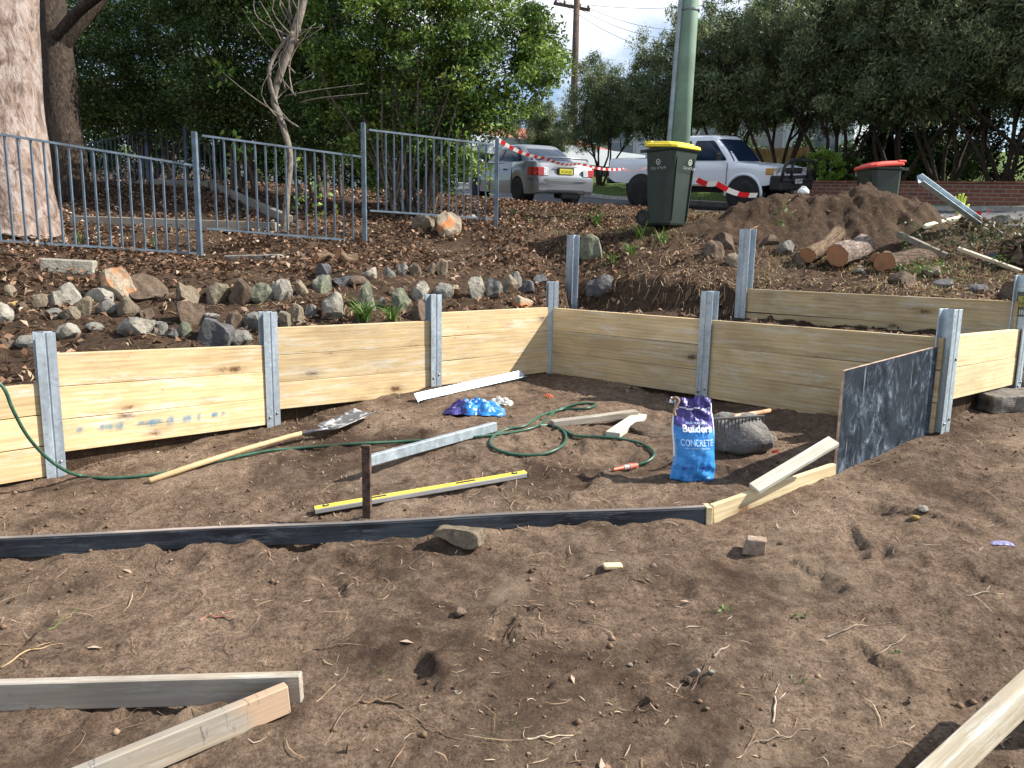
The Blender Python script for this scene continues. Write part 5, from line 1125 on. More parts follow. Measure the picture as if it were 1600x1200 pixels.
def trunk(pix, rads, mat, name, label, seed, limbs=(), n=28, cat='tree', lump=.05):
    pts = [P(*p) for p in pix]; pts[0].z = min(pts[0].z, hz(pts[0].x, pts[0].y)-.05)
    pp = smooth_path(pts, 4); rr = list(np.interp(np.linspace(0, 1, len(pp)), np.linspace(0, 1, len(pts)), rads))
    m_ = MB(); m_.tube(pp, rr, n); rg = random.Random(seed); k = len(pp); a1, a2 = rg.uniform(0, 6), rg.uniform(0, 6)
    for i in range(k):
        for j in range(n):
            v = Vector(m_.v[i*n+j]); c = pp[i]; an = 2*math.pi*j/n; f = 1+lump*(math.sin(an*3+a1+i*.15)+.6*math.sin(an*5+a2-i*.3))+.02*math.sin(an*9+i)
            m_.v[i*n+j] = tuple(c+(v-c)*f)
    for lp, lr in limbs:
        q_ = [P(*p) for p in lp]; q_ = smooth_path(q_, 4); m_.tube(q_, list(np.linspace(lr[0], lr[1], len(q_))), 10)
    e = empty(name, pts[0], label, cat); m_.obj('trunk', mat, e, smooth=True, fix=False); return e
trunk([(18, 372, 8.7), (20, 345, 8.7), (14, 280, 8.7), (8, 180, 8.75), (4, 60, 8.8), (2, -80, 8.9), (0, -420, 9.2)], [.56, .46, .40, .375, .365, .36, .33], M_gum, 'gum_tree', 'huge gum tree with mottled pink and cream bark at the left edge', 1)
trunk([(108, 290, 12.6), (106, 270, 12.6), (98, 200, 12.6), (92, 110, 12.7), (84, 30, 12.8), (78, -60, 13), (70, -300, 13.4)], [.36, .32, .27, .24, .21, .19, .15], M_bark2, 'dark_tree', 'dark rough-barked tree trunk just right of the huge gum', 2, limbs=[([(90, 75, 12.7), (115, 45, 12.7), (150, 5, 12.8), (180, -40, 12.9)], (.15, .09)), ([(88, 60, 12.6), (120, 20, 12.5), (160, -10, 12.4)], (.1, .07))])
tw = []; rg = random.Random(8)
for i in range(22):
    x0, y0 = rg.uniform(420, 470), rg.uniform(-20, 165); a = rg.uniform(-2.6, .4); l = rg.uniform(40, 120); d0 = rg.uniform(9.6, 10.2)
    tw.append(([(448+rg.uniform(-8, 22), min(y0+40, 200), 9.9), (x0+l*.4*math.cos(a), y0+l*.4*math.sin(a)+20, d0), (x0+l*math.cos(a)+60*rg.random(), y0+l*math.sin(a)*.8, d0)], (.011, .003)))
trunk([(444, 368, 9.9), (446, 340, 9.9), (449, 300, 9.9), (453, 240, 9.9), (436, 180, 9.9), (428, 155, 9.9), (440, 110, 9.9), (458, 60, 9.9), (474, 0, 9.9), (480, -60, 9.9)], [.07, .045, .038, .038, .042, .042, .048, .056, .052, .05], bark_mat('pale_bark', (.25, .22, .19), (.15, .13, .11), (6, 6, 2), .5), 'thin_tree', 'thin crooked pale tree trunk with bare twigs behind the middle fence panel', 3, limbs=tw+[([(432, 165, 9.9), (420, 120, 9.8), (430, 85, 9.8), (458, 50, 9.7)], (.03, .02))], n=12)

# ---- street trees in a row: prototypes shared between copies
def proto_tree(seed, H=5.6, Wd=2.3, lowz=.24):
    rs = np.random.RandomState(seed); e = bpy.data.objects.new('tea_tree', None); COL.objects.link(e); m_ = MB(); tips = []
    for s in range(6):
        a = s*1.05+rs.uniform(-.4, .4); limb(m_, (0.10*math.cos(a), .10*math.sin(a), -.1), (math.cos(a)*.36, math.sin(a)*.36, 1.35), H*.52, .06, rs, 2, tips, .16, 6, .5, 3, up=.35)
    m_.obj('trunk', M_bark2, e, smooth=True, fix=False, origin=(0, 0, 0))
    C = np.array([tuple(t) for t in tips]); C = C[C[:, 2] > H*lowz]
    ex = ellipsoid_centers([(0, 0, H*.68, Wd*.78, Wd*.78, H*.27), (.6, .3, H*.52, Wd*.85, Wd*.85, H*.17), (-.5, .3, H*.42, Wd*.8, Wd*.8, H*.13), (-.5, -.4, H*.86, Wd*.45, Wd*.45, H*.16)], 300, rs, .35)
    k = rs.permutation(len(C))[:120]; C = np.concatenate([C[k], ex])
    rad = rs.uniform(.22, .46, len(C))
    V, Fq, col = cloud(C, rad, 130, .13, PAL_TEA, rs, aspect=.26, shell=.25, updir=((0, 0, 1), .35), flat=.9)
    o = fast('crown', V, Fq, M_leaf, col, parent=e); return e
protos = [proto_tree(41), proto_tree(42, 6.0, 2.5), proto_tree(43, 5.2, 2.1)]
def place(e, loc, rz, s, lab, grp):
    e.location = loc; e.rotation_euler.z = rz; e.scale = (s, s, s); tag(e, lab, 'tree', grp)
def copy_tree(e):
    r = e.copy(); COL.objects.link(r)
    for ch in e.children:
        c = ch.copy(); COL.objects.link(c); c.parent = r
    return r
TR = [(938, 288, 27.0, 0, .74, 'dark bushy street tree between the silver car and the white utility vehicle'), (1045, 285, 26.0, 1, .86, 'street tree rising directly behind the green pole'), (1128, 290, 24.6, 2, 1.08, 'street tree behind the cab of the white utility vehicle'),
      (1215, 292, 22.8, 1, 1.02, 'street tree left of the clipped round hedge'), (1300, 296, 21.5, 0, 1.06, 'street tree directly behind the clipped round hedge'), (1390, 300, 20.2, 2, 1.08, 'street tree behind the red-lidded bin'),
      (1475, 302, 19.0, 1, .98, 'street tree with crossing trunks behind the tilted steel channel'), (1560, 305, 18.0, 0, 1.02, 'street tree at the right edge before the dark hedge'), (1680, 310, 17.0, 2, 1.1, 'street tree partly cut off by the right edge'), (850, 286, 31, 2, .62, 'small street tree seen above the roof of the silver car'),
      (-120, 300, 17, 0, .9, 'tree beyond the left edge behind the gum'), (-380, 300, 15, 1, .9, 'second tree beyond the left edge'), (-700, 300, 15, 2, 1.0, 'third tree beyond the left edge'), (2000, 330, 17, 1, 1.0, 'tree beyond the right edge')]
used = set()
for i, (px, py, d, k, s, lab) in enumerate(TR):
    v = P(px, py, d); v.z = hz(v.x, v.y); e = protos[k] if k not in used else copy_tree(protos[k]); used.add(k); place(e, v, i*1.3, s, lab, 'street trees along the far verge')
# dark hedge and shrubs behind at right
def hedge(px, py, d, ells, K, npc, size, pal, lab, seed, name='hedge', cat='hedge', **k):
    b = P(px, py, d); b.z = hz(b.x, b.y); return leafy(name, b, [(b.x+x, b.y+y, b.z+z, rx, ry, rz) for x, y, z, rx, ry, rz in ells], K, npc, size, pal, lab, cat, seed, 5, bark=M_bark2, stemr=.05, **k)
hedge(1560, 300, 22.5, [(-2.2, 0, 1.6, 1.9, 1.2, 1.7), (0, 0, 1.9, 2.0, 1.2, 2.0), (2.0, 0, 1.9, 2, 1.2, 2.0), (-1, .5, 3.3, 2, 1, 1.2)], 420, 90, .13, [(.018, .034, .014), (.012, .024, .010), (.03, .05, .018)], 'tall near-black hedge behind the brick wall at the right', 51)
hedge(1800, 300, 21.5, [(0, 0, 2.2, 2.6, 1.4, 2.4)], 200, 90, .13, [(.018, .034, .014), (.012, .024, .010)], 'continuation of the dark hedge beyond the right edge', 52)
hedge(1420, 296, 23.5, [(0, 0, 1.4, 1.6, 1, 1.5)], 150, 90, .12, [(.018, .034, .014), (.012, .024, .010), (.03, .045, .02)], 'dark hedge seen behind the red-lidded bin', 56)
hedge(1285, 292, 20.6, [(0, 0, .72, .52, .45, .50)], 110, 150, .045, [(.22, .36, .05), (.16, .28, .045), (.28, .42, .07)], 'round clipped light green shrub left of the red-lidded bin', 53, 'round_shrub', 'shrub', crad=(.07, .12), shell=.8)
hedge(1252, 292, 21.2, [(0, 0, .56, .36, .36, .4)], 90, 130, .05, [(.045, .09, .02), (.06, .11, .025)], 'darker clipped shrub left of the round light green one', 54, 'round_shrub', 'shrub', crad=(.07, .12), shell=.8)
hedge(1325, 293, 21.2, [(0, 0, .56, .36, .36, .38)], 90, 130, .05, [(.045, .09, .02), (.06, .11, .025)], 'darker clipped shrub between round shrub and red-lidded bin', 55, 'round_shrub', 'shrub', crad=(.07, .12), shell=.8)
# far backdrop trees (distant crowns above the houses and behind the left shrubs)
for i, (px, py, d, s) in enumerate(((1090, 262, 60, 1.0), (1200, 262, 52, 1.5), (1390, 262, 46, 1.6), (640, 262, 50, 1.3), (330, 262, 42, 1.0))):
    v = P(px, py, d); v.z = hz(v.x, v.y); e = copy_tree(protos[i % 3]); place(e, v, i*2.1+.5, s, ['distant tree behind the pale two-storey house', 'distant tree above the timber paling fence', 'distant tall tree behind the dark hedge', 'distant tree glimpsed through the arching shrub', 'distant tree glimpsed behind the far fence panels'][i], 'distant trees')

for i, (px, d) in enumerate(((1060, 31), (1160, 30.5), (1255, 29), (1345, 25), (1470, 22))):
    b = P(px, 285, d); b.z = hz(b.x, b.y)
    leafy('verge_shrub', b, [(b.x, b.y, b.z+.7, 1.3 if i > 2 else .8, .7, .8)], 90, 90, .11, PAL_DARK, ['low shrub behind the white utility tray', 'low shrub behind the white utility cab', 'low shrub beside the timber paling fence', 'low dark shrub left of the red-lidded bin', 'low dark shrub behind the tilted steel channel'][i], 'shrub', 170+i, 5, stemr=.03, shell=.2, group='low shrubs under the street trees')
# ---- strappy clumps and weeds
M_blade = attr_mat('grass_blade', .5, .25, .4, .15)
def clump(px, py, n, L, wd, lab, seed, name='strappy_plant', spread=1.0, cols=((.06, .13, .02), (.10, .19, .035), (.16, .25, .06)), dd=0):
    rg = random.Random(seed); b = G(px, py) if not dd else P(px, py, dd); vs = []; fs = []; cc = []
    for i in range(n):
        a = rg.uniform(0, 6.28); l = L*rg.uniform(.55, 1.15); out = rg.uniform(.35, 1)*spread; w = wd*rg.uniform(.6, 1.2); k = 7; b0 = b+Vector((rg.uniform(-.04, .04), rg.uniform(-.04, .04), -.01)); s = Vector((-math.sin(a), math.cos(a), 0)); col = rg.choice(cols); o_ = len(vs)
        for j in range(k):
            t = j/(k-1); p = b0+Vector((math.cos(a), math.sin(a), 0))*l*out*t**1.4+Vector((0, 0, 1))*l*(t*1.05-out*.85*t**2.4); ww = w*(1-t**2.2)*.5+.0006
            vs += [p-s*ww, p+s*ww]
        for j in range(k-1): fs.append((o_+2*j, o_+2*j+1, o_+2*j+3, o_+2*j+2)); cc.append(col)
    o = fast(name, vs, fs, M_blade, cc, origin=b); return tag(o, lab, 'plant')
clump(568, 502, 60, .33, .016, 'strappy green clump growing just above the chalk-smeared timber bay', 1)
clump(612, 500, 22, .28, .014, 'smaller strappy clump with one long arching leaf above the same bay', 2)
for i, (px, py, n, L, w, lab) in enumerate(((930, 352, 26, .42, .018, 'upright strappy plant in red leaves left of the yellow-lidded bin'), (1000, 372, 34, .34, .016, 'green strappy clump below the yellow-lidded bin'), (1035, 380, 26, .30, .014, 'lighter green clump below and right of the yellow-lidded bin'), (985, 398, 22, .28, .014, 'green clump on the lip of the dug bank'),
    (905, 395, 12, .35, .016, 'sparse green blades beside the lone steel post'), (800, 335, 10, .30, .02, 'broad green blade plant right of the fence end post'), (830, 350, 16, .16, .012, 'tiny green tuft right of the fence end post'), (240, 385, 10, .22, .012, 'pale tuft at the foot of the left fence panel'), (125, 385, 12, .26, .014, 'pale green tuft under the left fence panel'), (960, 410, 14, .24, .013, 'drooping blades on the dug bank'))):
    clump(px, py, n, L, w, lab, 10+i)
def weed(px, py, n, r, lab, seed, size=.05, pal=((.09, .17, .03), (.13, .23, .05), (.05, .10, .02)), z=.06, d=0, mound=False):
    rs = np.random.RandomState(seed); b = G(px, py) if not d else P(px, py, d)
    if mound: b.z = mz(b.x, b.y)
    C = np.array(b)+rs.normal(size=(n, 3))*np.array([r, r, z*.5])+np.array([0, 0, z]); V, Fq = leaf_quads(C, size, rs, .5); col = np.array(pal)[rs.randint(0, len(pal), n)]
    o = fast('weed', V, Fq, M_leaf, col, origin=b); return tag(o, lab, 'weed')
weed(1445, 435, 260, .13, 'grey-green weed spilling over rubble right of the logs', 1, .035, z=.10)
weed(1415, 405, 40, .07, 'small green weed on the ridged log', 2, .04, z=.25)
weed(1560, 425, 60, .06, 'bright green weed beside the labelled post', 3, .04, z=.10)
weed(1218, 356, 24, .05, 'lone bright green seedling on the mound face', 4, .06, z=.16, d=9.0)
weed(1505, 395, 300, .30, 'grey-green brush below the tilted steel channel', 5, .05, z=.14, pal=((.08, .10, .05), (.12, .13, .08), (.05, .07, .03)))
weed(1568, 398, 420, .35, 'tangle of dry brush at the right edge', 6, .05, z=.22, pal=((.13, .12, .08), (.10, .08, .05), (.08, .10, .05)))
weed(1585, 395, 700, .40, 'dry straw-coloured brush pile at the right edge', 7, .06, z=.20, pal=((.22, .17, .09), (.14, .11, .06), (.10, .11, .05), (.06, .05, .03)))
weed(160, 487, 12, .03, 'tiny green weed among pale rocks on the left bank', 8, .03, z=.02)
for i, (px, py, n, s) in enumerate(((610, 1045, 12, .012), (1250, 965, 5, .03), (1130, 950, 6, .022), (800, 1135, 14, .010), (770, 1155, 12, .010), (1270, 922, 16, .011), (1380, 945, 14, .011), (1150, 985, 14, .012), (1400, 1020, 18, .013), (1250, 1062, 8, .014), (1480, 965, 12, .012), (595, 870, 6, .01))):
    weed(px, py, n, .02, ['tiny weed near the left twigs', 'pale green fallen leaf pair on open soil', 'dark green leaf in a soil hollow', 'tiny seedling left of the pale bark flake', 'tiny seedling above the pale bark flake', 'grey-green leaf scraps on open soil', 'scattered leaf scraps right of centre', 'leaf scraps beside the lying bark', 'green leaf scraps right of the long twig', 'paired small leaves near the dark damp patch', 'leaf scraps by the pale stick at right', 'speck of weed in front of the form board'][i], 60+i, s, z=.006)

# ================================================================ LITTER (uncountable)
rs = np.random.RandomState(99)
def scatter(n, x0, x1, y0, y1, dens): 
    x = rs.uniform(x0, x1, n); y = rs.uniform(y0, y1, n); k = rs.rand(n) < dens(x, y); return x[k], y[k]
def upm(x, y): return (y > np.interp(x, lnx, lny)+.06)
def dens_leaf(x, y):
    n = np.clip(fbm(x, y, 1.6, 3)*1.6+.75, .12, 1); w = upm(x, y)*n
    t2 = (x > P4.x) & (x < P9.x) & (y < np.interp(x, cnx, cny)+.1); w = w*np.where(t2, .12, 1)
    w = w*np.where((x > 1.3) & (y < 10.5), .22, 1)*(RN(x, y) < 11.9)*np.where((RN(x, y) > 9.8), .6, 1)
    w = w*np.where((y < np.interp(x, lnx, lny)+2.0) & (x < 0), .42, 1); return w
x, y = scatter(76000, -9, 6.5, 3.6, 17, dens_leaf)
z = height(x, y)+.010+rs.uniform(0, .035, len(x)); C = np.stack([x, y, z], 1)
V, Fq = leaf_quads(C, .070, rs, .46, upw=1.3, fold=.7)
pal = np.array([(.15, .082, .050), (.25, .155, .105), (.10, .058, .037), (.38, .28, .21), (.070, .045, .03), (.18, .10, .058), (.46, .37, .29), (.13, .088, .058)])
o = fast('fallen_leaves', V, Fq, M_litter, pal[rs.choice(8, len(x), p=[.2, .18, .18, .09, .13, .12, .03, .07])]*rs.uniform(.8, 1.2, (len(x), 1))); tag(o, 'carpet of red-brown fallen leaves on the bank', kind='stuff')
x, y = scatter(520, -3.5, 4.2, 1.7, 7, lambda x, y: (~upm(x, y))*np.clip(fbm(x+7, y-3, 1.0, 2)*1.8+.35, .04, 1))
C = np.stack([x, y, height(x, y)+.006], 1); V, Fq = leaf_quads(C, .05, rs, .32, upw=5, fold=.3)
o = fast('dry_leaves', V, Fq, M_litter, pal[rs.choice(8, len(x))]*rs.uniform(.7, 1.1, (len(x), 1))); tag(o, 'dry leaves dropped over the bare yard soil', kind='stuff')
# fibres, straw and chips
def strips(x, y, L, w, pal, name, lab, lift=.006, curl=.25, lowy=None):
    n = len(x); a = rs.uniform(0, 6.28, n); l = L*rs.uniform(.3, 1.3, n); ww = w*rs.uniform(.5, 1.4, n); dx, dy = np.cos(a), np.sin(a); k = 4
    P_ = []
    bend = rs.normal(size=n)*curl
    for j in range(k):
        t = j/(k-1)-.5; cx_ = x+dx*l*t-dy*l*bend*(t*t*2); cy_ = y+dy*l*t+dx*l*bend*(t*t*2); cz = height(cx_, cy_)+lift+rs.uniform(0, lift, n)
        s = ww*(1 if 0 < j < k-1 else .35)/2
        P_ += [np.stack([cx_-dy*s, cy_+dx*s, cz], 1), np.stack([cx_+dy*s, cy_-dx*s, cz+s*.3], 1)]
    V = np.stack(P_, 1).reshape(-1, 3); b = np.arange(n)[:, None]*(2*k)
    Fq = np.concatenate([b+np.array([2*j, 2*j+1, 2*j+3, 2*j+2]) for j in range(k-1)], 1).reshape(-1, 4)
    col = np.repeat(np.array(pal)[rs.randint(0, len(pal), n)], k-1, 0); o = fast(name, V, Fq, M_chip, col); return tag(o, lab, kind='stuff')
STRAW = [(.30, .20, .12), (.20, .12, .07), (.42, .31, .20), (.13, .075, .045), (.24, .15, .09)]
x, y = scatter(16000, -6, 5.5, 3.8, 11, lambda x, y: upm(x, y)*np.clip(fbm(x, y, 1.3, 3)+.7, .1, 1))
strips(x, y, .12, .006, STRAW, 'dry_straw', 'dry stalks and bark shreds strewn over the bank')
x, y = scatter(17000, -4.5, 5, 1.5, 7.2, lambda x, y: (~upm(x, y))*np.clip(fbm(x+9, y, 1.2, 3)*1.4+.40, .03, 1)*np.where(y > 3.95+.05*x, 1, .4))
strips(x, y, .045, .0035, [(.24, .16, .10), (.15, .09, .06), (.34, .26, .18), (.44, .36, .27), (.09, .055, .035)], 'wood_chips', 'tiny pale chips and fibres pressed into the yard soil', .003)
x, y = scatter(1500, -4.0, 4.5, 1.6, 7, lambda x, y: (~upm(x, y))*np.clip(fbm(x+2, y-3, .9, 2)*1.6+.5, .1, 1))
strips(x, y, .15, .0030, [(.24, .16, .10), (.34, .25, .17), (.14, .09, .06)], 'fine_twigs', 'fine broken twigs and rootlets on the yard soil', .006, .5)
x, y = scatter(9000, 1.2, 6.0, 5.8, 9.2, lambda x, y: (upm(x, y) & (y > np.interp(x, cnx, cny)+.08))*np.clip(fbm(x, y, 1.5, 2)*1.5+.6, .1, 1))
strips(x, y, .08, .005, [(.42, .32, .19), (.30, .21, .12), (.50, .40, .27), (.22, .14, .09)], 'dead_grass', 'flattened dead grass and bark in front of the logs')
# crumbs of soil
def crumbs(n, x0, x1, y0, y1, dens, s0, name, lab, cols):
    x, y = scatter(n, x0, x1, y0, y1, dens); n = len(x); z = height(x, y); s = s0*rs.pareto(2.6, n).clip(0, 4)*.7+s0*.45
    oc = np.array([(1, 0, 0), (0, 1, 0), (-1, 0, 0), (0, -1, 0), (0, 0, .8), (0, 0, -.8)], float)
    V = oc[None]*(1+rs.uniform(-.35, .35, (n, 6, 1)))*s[:, None, None]; th = rs.uniform(0, 6.28, n); c_, s_ = np.cos(th)[:, None], np.sin(th)[:, None]
    V = np.stack([V[:, :, 0]*c_-V[:, :, 1]*s_, V[:, :, 0]*s_+V[:, :, 1]*c_, V[:, :, 2]], 2)+np.stack([x, y, z+s*.3], 1)[:, None]
    T = np.array([(0, 1, 4), (1, 2, 4), (2, 3, 4), (3, 0, 4), (1, 0, 5), (2, 1, 5), (3, 2, 5), (0, 3, 5)]); Ft = (np.arange(n)[:, None, None]*6+T[None]).reshape(-1, 3)
    col = np.repeat(np.array(cols)[rs.randint(0, len(cols), n)]*rs.uniform(.8, 1.2, (n, 1)), 8, 0); o = fast(name, V.reshape(-1, 3), Ft, M_chip, col, per=3); return tag(o, lab, kind='stuff')
crumbs(26000, -3.8, 4.5, 1.5, 7.3, lambda x, y: (~upm(x, y))*np.clip(fbm(x+4, y+7, 1.4, 3)*1.8+.30, .04, 1)*np.where(y < 4, 1, .7), .0048, 'soil_crumbs', 'crumbs and clods of dry yard soil', [(.17, .115, .075), (.13, .085, .055), (.22, .155, .105), (.09, .058, .038)])
crumbs(9000, -6, 6, 4, 11, lambda x, y: upm(x, y)*np.clip(fbm(x+4, y+7, 1.4, 3)*1.8+.35, .05, 1), .011, 'bank_crumbs', 'dark clods and stones loose on the bank', [(.07, .045, .03), (.10, .065, .042), (.045, .03, .022), (.16, .13, .10)])
# grass on the verges
x, y = scatter(26000, -6, 20, 10, 30, lambda x, y: ((RN(x, y) > 17.85) & (RN(x, y) < 20.5))*1.0)
def blades(x, y, h, w, pal, name, lab):
    n = len(x); z = height(x, y)-.005; a = rs.uniform(0, 6.28, n); hh = h*rs.uniform(.5, 1.3, n); le = rs.normal(size=(n, 2))*.35*hh[:, None]; s = w/2
    V = np.stack([np.stack([x-np.cos(a)*s, y-np.sin(a)*s, z], 1), np.stack([x+np.cos(a)*s, y+np.sin(a)*s, z], 1), np.stack([x+le[:, 0], y+le[:, 1], z+hh], 1)], 1).reshape(-1, 3)
    o = fast(name, V, np.arange(3*n).reshape(n, 3), M_blade, np.array(pal)[rs.randint(0, len(pal), n)], per=3); return tag(o, lab, kind='stuff')
blades(x, y, .08, .02, [(.10, .19, .03), (.15, .24, .04), (.07, .13, .02), (.20, .22, .07)], 'verge_grass', 'short green grass on the far verge')
x, y = scatter(34000, .5, 7, 5.9, 14, lambda x, y: (upm(x, y) & (y > np.interp(x, cnx, cny)+.1))*np.clip(fbm(x, y, .9, 2)*2+.3, .02, 1)*(RN(x, y) < 11.9))
blades(x, y, .055, .009, [(.30, .24, .12), (.18, .18, .06), (.11, .15, .04), (.38, .30, .17), (.24, .15, .09)], 'dry_grass', 'dry sparse grass around the logs')
# sticks one can point to
SK = [((0, 1042), (98, 1005), .011, (.42, .30, .17), 'thick tan stick at the left edge above the grey timber'), ((75, 985), (122, 950), .006, (.16, .26, .06), 'fresh green twig on the left foreground soil'), ((435, 820), (452, 860), .010, (.30, .22, .14), 'short bent stick leaning on the black form board'),
      ((205, 772), (375, 650), .004, (.36, .25, .16), 'thin rootlet arching beside the shovel handle'), ((470, 1022), (590, 1010), .005, (.34, .24, .16), 'curved twig left of centre in the foreground'), ((492, 1098), (545, 1045), .007, (.30, .22, .15), 'grey twig above the scuffed timber'),
      ((505, 1165), (568, 1085), .005, (.34, .25, .17), 'long thin twig right of the scuffed timber'), ((640, 1120), (722, 1160), .007, (.22, .15, .10), 'dark twig curving through the lower centre'), ((565, 1098), (632, 1105), .014, (.20, .13, .08), 'chunk of dark bark in the lower centre'), ((822, 1156), (896, 1148), .010, (.62, .50, .36), 'pale curled bark flake at the bottom centre'),
      ((1290, 997), (1392, 972), .009, (.34, .27, .21), 'long grey stick lying in the right foreground'), ((1366, 1025), (1416, 993), .006, (.42, .34, .25), 'thin pale twig right of the grey stick'), ((1508, 932), (1568, 930), .009, (.48, .38, .26), 'pale stick near the right edge below the lilac wrapper'), ((1420, 848), (1470, 853), .006, (.5, .42, .3), 'pale stalk on open soil right of the half brick'),
      ((1209, 1130), (1216, 1070), .010, (.50, .42, .34), 'pale forked twig in the lower right'), ((1166, 1165), (1265, 1138), .009, (.32, .24, .17), 'brown twig below the pale forked twig'), ((1115, 1028), (1140, 1010), .016, (.34, .26, .20), 'grey bark flake near the dark damp patch'), ((1075, 1085), (1105, 1030), .006, (.20, .13, .09), 'dark twig crossing the damp patch'),
      ((990, 905), (1020, 918), .006, (.3, .2, .13), 'short brown twig right of the wood offcut'), ((905, 968), (955, 980), .006, (.20, .14, .10), 'thin dark twig in the centre of the open soil'), ((770, 985), (778, 945), .005, (.22, .15, .1), 'thin upright dark twig left of centre'), ((818, 948), (862, 945), .008, (.36, .26, .18), 'brown leaf-like bark strip in the centre'),
      ((312, 968), (365, 966), .008, (.55, .20, .14), 'pinkish red leaf strip on the left foreground soil'), ((1380, 800), (1460, 790), .008, (.22, .15, .10), 'dark root on the soil right of the plywood'), ((1320, 1180), (1450, 1165), .004, (.30, .22, .15), 'long thin twig near the lower right plank'), ((750, 605), (800, 590), .004, (.30, .22, .15), 'thin root near the steel section at the wall'), ((500, 770), (560, 745), .006, (.30, .22, .15), 'twig left of the spirit level')]
for i, (a, b_, r, c, lab) in enumerate(SK):
    rg = random.Random(i); pts = []
    for k in range(7):
        t = k/6; px = a[0]+(b_[0]-a[0])*t; py = a[1]+(b_[1]-a[1])*t
        nx_, ny_ = -(b_[1]-a[1]), (b_[0]-a[0]); w = math.sin(t*math.pi)*.035*(1 if i % 2 else -1)+rg.uniform(-.035, .035); g_ = G(px+nx_*w, py+ny_*w); pts.append(Vector((g_.x, g_.y, g_.z+r*.25+(.006 if k in (2, 3) else 0))))
    cn_ = 'twig_%d' % i; c = tuple(q*.72 for q in c); r *= .62; mt = plain('twig_%s' % ('_'.join('%02d' % int(q*50) for q in c)), c, .85, 0, .3, 20, .4)
    m_ = MB(); sp = smooth_path(pts, 3); m_.tube(sp, list(np.linspace(r*.6, r*.28, len(sp))), 6)
    if r < .009 and i % 2 == 0: m_.tube([pts[3], pts[3]+Vector((.03, .02, .01)), pts[3]+Vector((.05, .05, .004))], [r*.35, r*.3, r*.15], 5)
    tag(m_.obj('stick', mt, smooth=True), lab, 'stick', 'sticks and bark lying on the soil')
for i, (px, py, s, lab) in enumerate(((720, 962, .05, 'small round stone in a hollow at centre'), (985, 1040, .018, 'tiny white pebble in the foreground'), (1090, 1050, .022, 'pale pebble near the damp patch, left of a pair'), (1112, 1052, .024, 'pale pebble near the damp patch, right of a pair'), (1430, 812, .04, 'yellowish pebble right of the plywood sheet'), (1442, 800, .05, 'pale stone beside the yellowish pebble'), (712, 1082, .016, 'single white pebble in the lower centre'), (1075, 1065, .03, 'dark lump of soil by the damp patch'), (1420, 1098, .02, 'grey pebble in the lower right'), (128, 803, .02, 'pebble left of the shovel tip'), (1220, 850, .025, 'flat grey pebble right of the half brick'))):
    rock('pebble', G(px, py), (s, s, s*.7), RM['palegrey' if 'pale' in lab or 'white' in lab else ('yellow' if 'yellow' in lab else 'brown')], 700+i, lab, 'pebbles on the yard soil', 'pebble', sub=2)
# ================================================================ METAL FENCES
def fence(name, posts, panels, label, M_, post_w=.05, bar=.016, gap=.12):
    e = empty(name, P(*posts[0][0]), label, 'metal fence')
    for (pb, pytop) in posts:
        b = P(*pb); zt = zat(b.x, b.y, pytop); z0 = min(b.z, hz(b.x, b.y))-.1
        MB().box((b.x, b.y, (z0+zt)/2), (post_w, post_w, zt-z0)).obj('post', M_, e, bevel=.004)
    for (xa, da, ta, ba), (xb, db, tb_, bb_) in panels:
        a, b = P(xa, (ta+ba)/2, da), P(xb, (tb_+bb_)/2, db); m_ = MB()
        zat_, zab, zbt, zbb = zat(a.x, a.y, ta), zat(a.x, a.y, ba), zat(b.x, b.y, tb_), zat(b.x, b.y, bb_)
        L = (Vector((b.x, b.y))-Vector((a.x, a.y))).length; n = max(3, round(L/gap))
        for z0, z1, hh in ((zat_, zbt, .022), (zab, zbb, .022)):
            A_, B_ = Vector((a.x, a.y, z0)), Vector((b.x, b.y, z1)); Mx = frame(A_, B_); q_ = MB().box((0, 0, 0), ((B_-A_).length, .03, hh)); m_.add([Mx @ Vector(v) for v in q_.v], q_.f)
        for i in range(1, n):
            t = i/n; x, y = a.x+(b.x-a.x)*t, a.y+(b.y-a.y)*t; z0 = zab+(zbb-zab)*t; z1 = zat_+(zbt-zat_)*t; m_.box((x, y, (z0+z1)/2), (bar, bar, z1-z0))
        m_.obj('panel', M_, e)
    return e
fence('metal_fence', [((313, 403, 8.5), 206), ((570, 376, 9.3), 192), ((775, 349, 10.15), 216), ((-75, 400, 7.45), 192)],
      [((-70, 7.45, 197, 372), (308, 8.5, 259, 396)), ((319, 8.5, 212, 357), (565, 9.3, 245, 377)), ((577, 9.3, 203, 329), (770, 10.15, 226, 342))], 'blue-grey metal bar fence along the top of the bank', M_fence, .052, .018, .108)
M_fence2 = plain('far_fence_blue', (.045, .075, .12), .5, .1, .2, 9)
fence('metal_fence', [((128, 292, 15.5), 222), ((233, 290, 14.6), 200), ((293, 286, 14.4), 197), ((364, 288, 14.0), 190)],
      [((130, 15.5, 226, 285), (230, 14.6, 206, 286)), ((236, 14.6, 213, 284), (290, 14.4, 202, 282)), ((296, 14.4, 208, 282), (361, 14.0, 194, 285))], 'darker far fence stepping uphill below the dense trees', M_fence2, .06, .018, .13)
for i, (a, b, h, lab) in enumerate((((112, 352), (432, 362), .14, 'long weathered garden sleeper behind the left fence panel'), ((325, 292), (452, 352), .16, 'weathered sleeper running diagonally down behind the middle fence panel'), ((238, 290), (328, 294), .14, 'short weathered sleeper edging in front of the far fence'))):
    p, q = gpt(*a), gpt(*b); u = Vector((0, 0, .05)); tag(board('garden_sleeper', p+u, q+u, .1, h, M_sleeper, bevel=.008), lab, 'garden sleeper', 'old sleepers edging the upper garden')

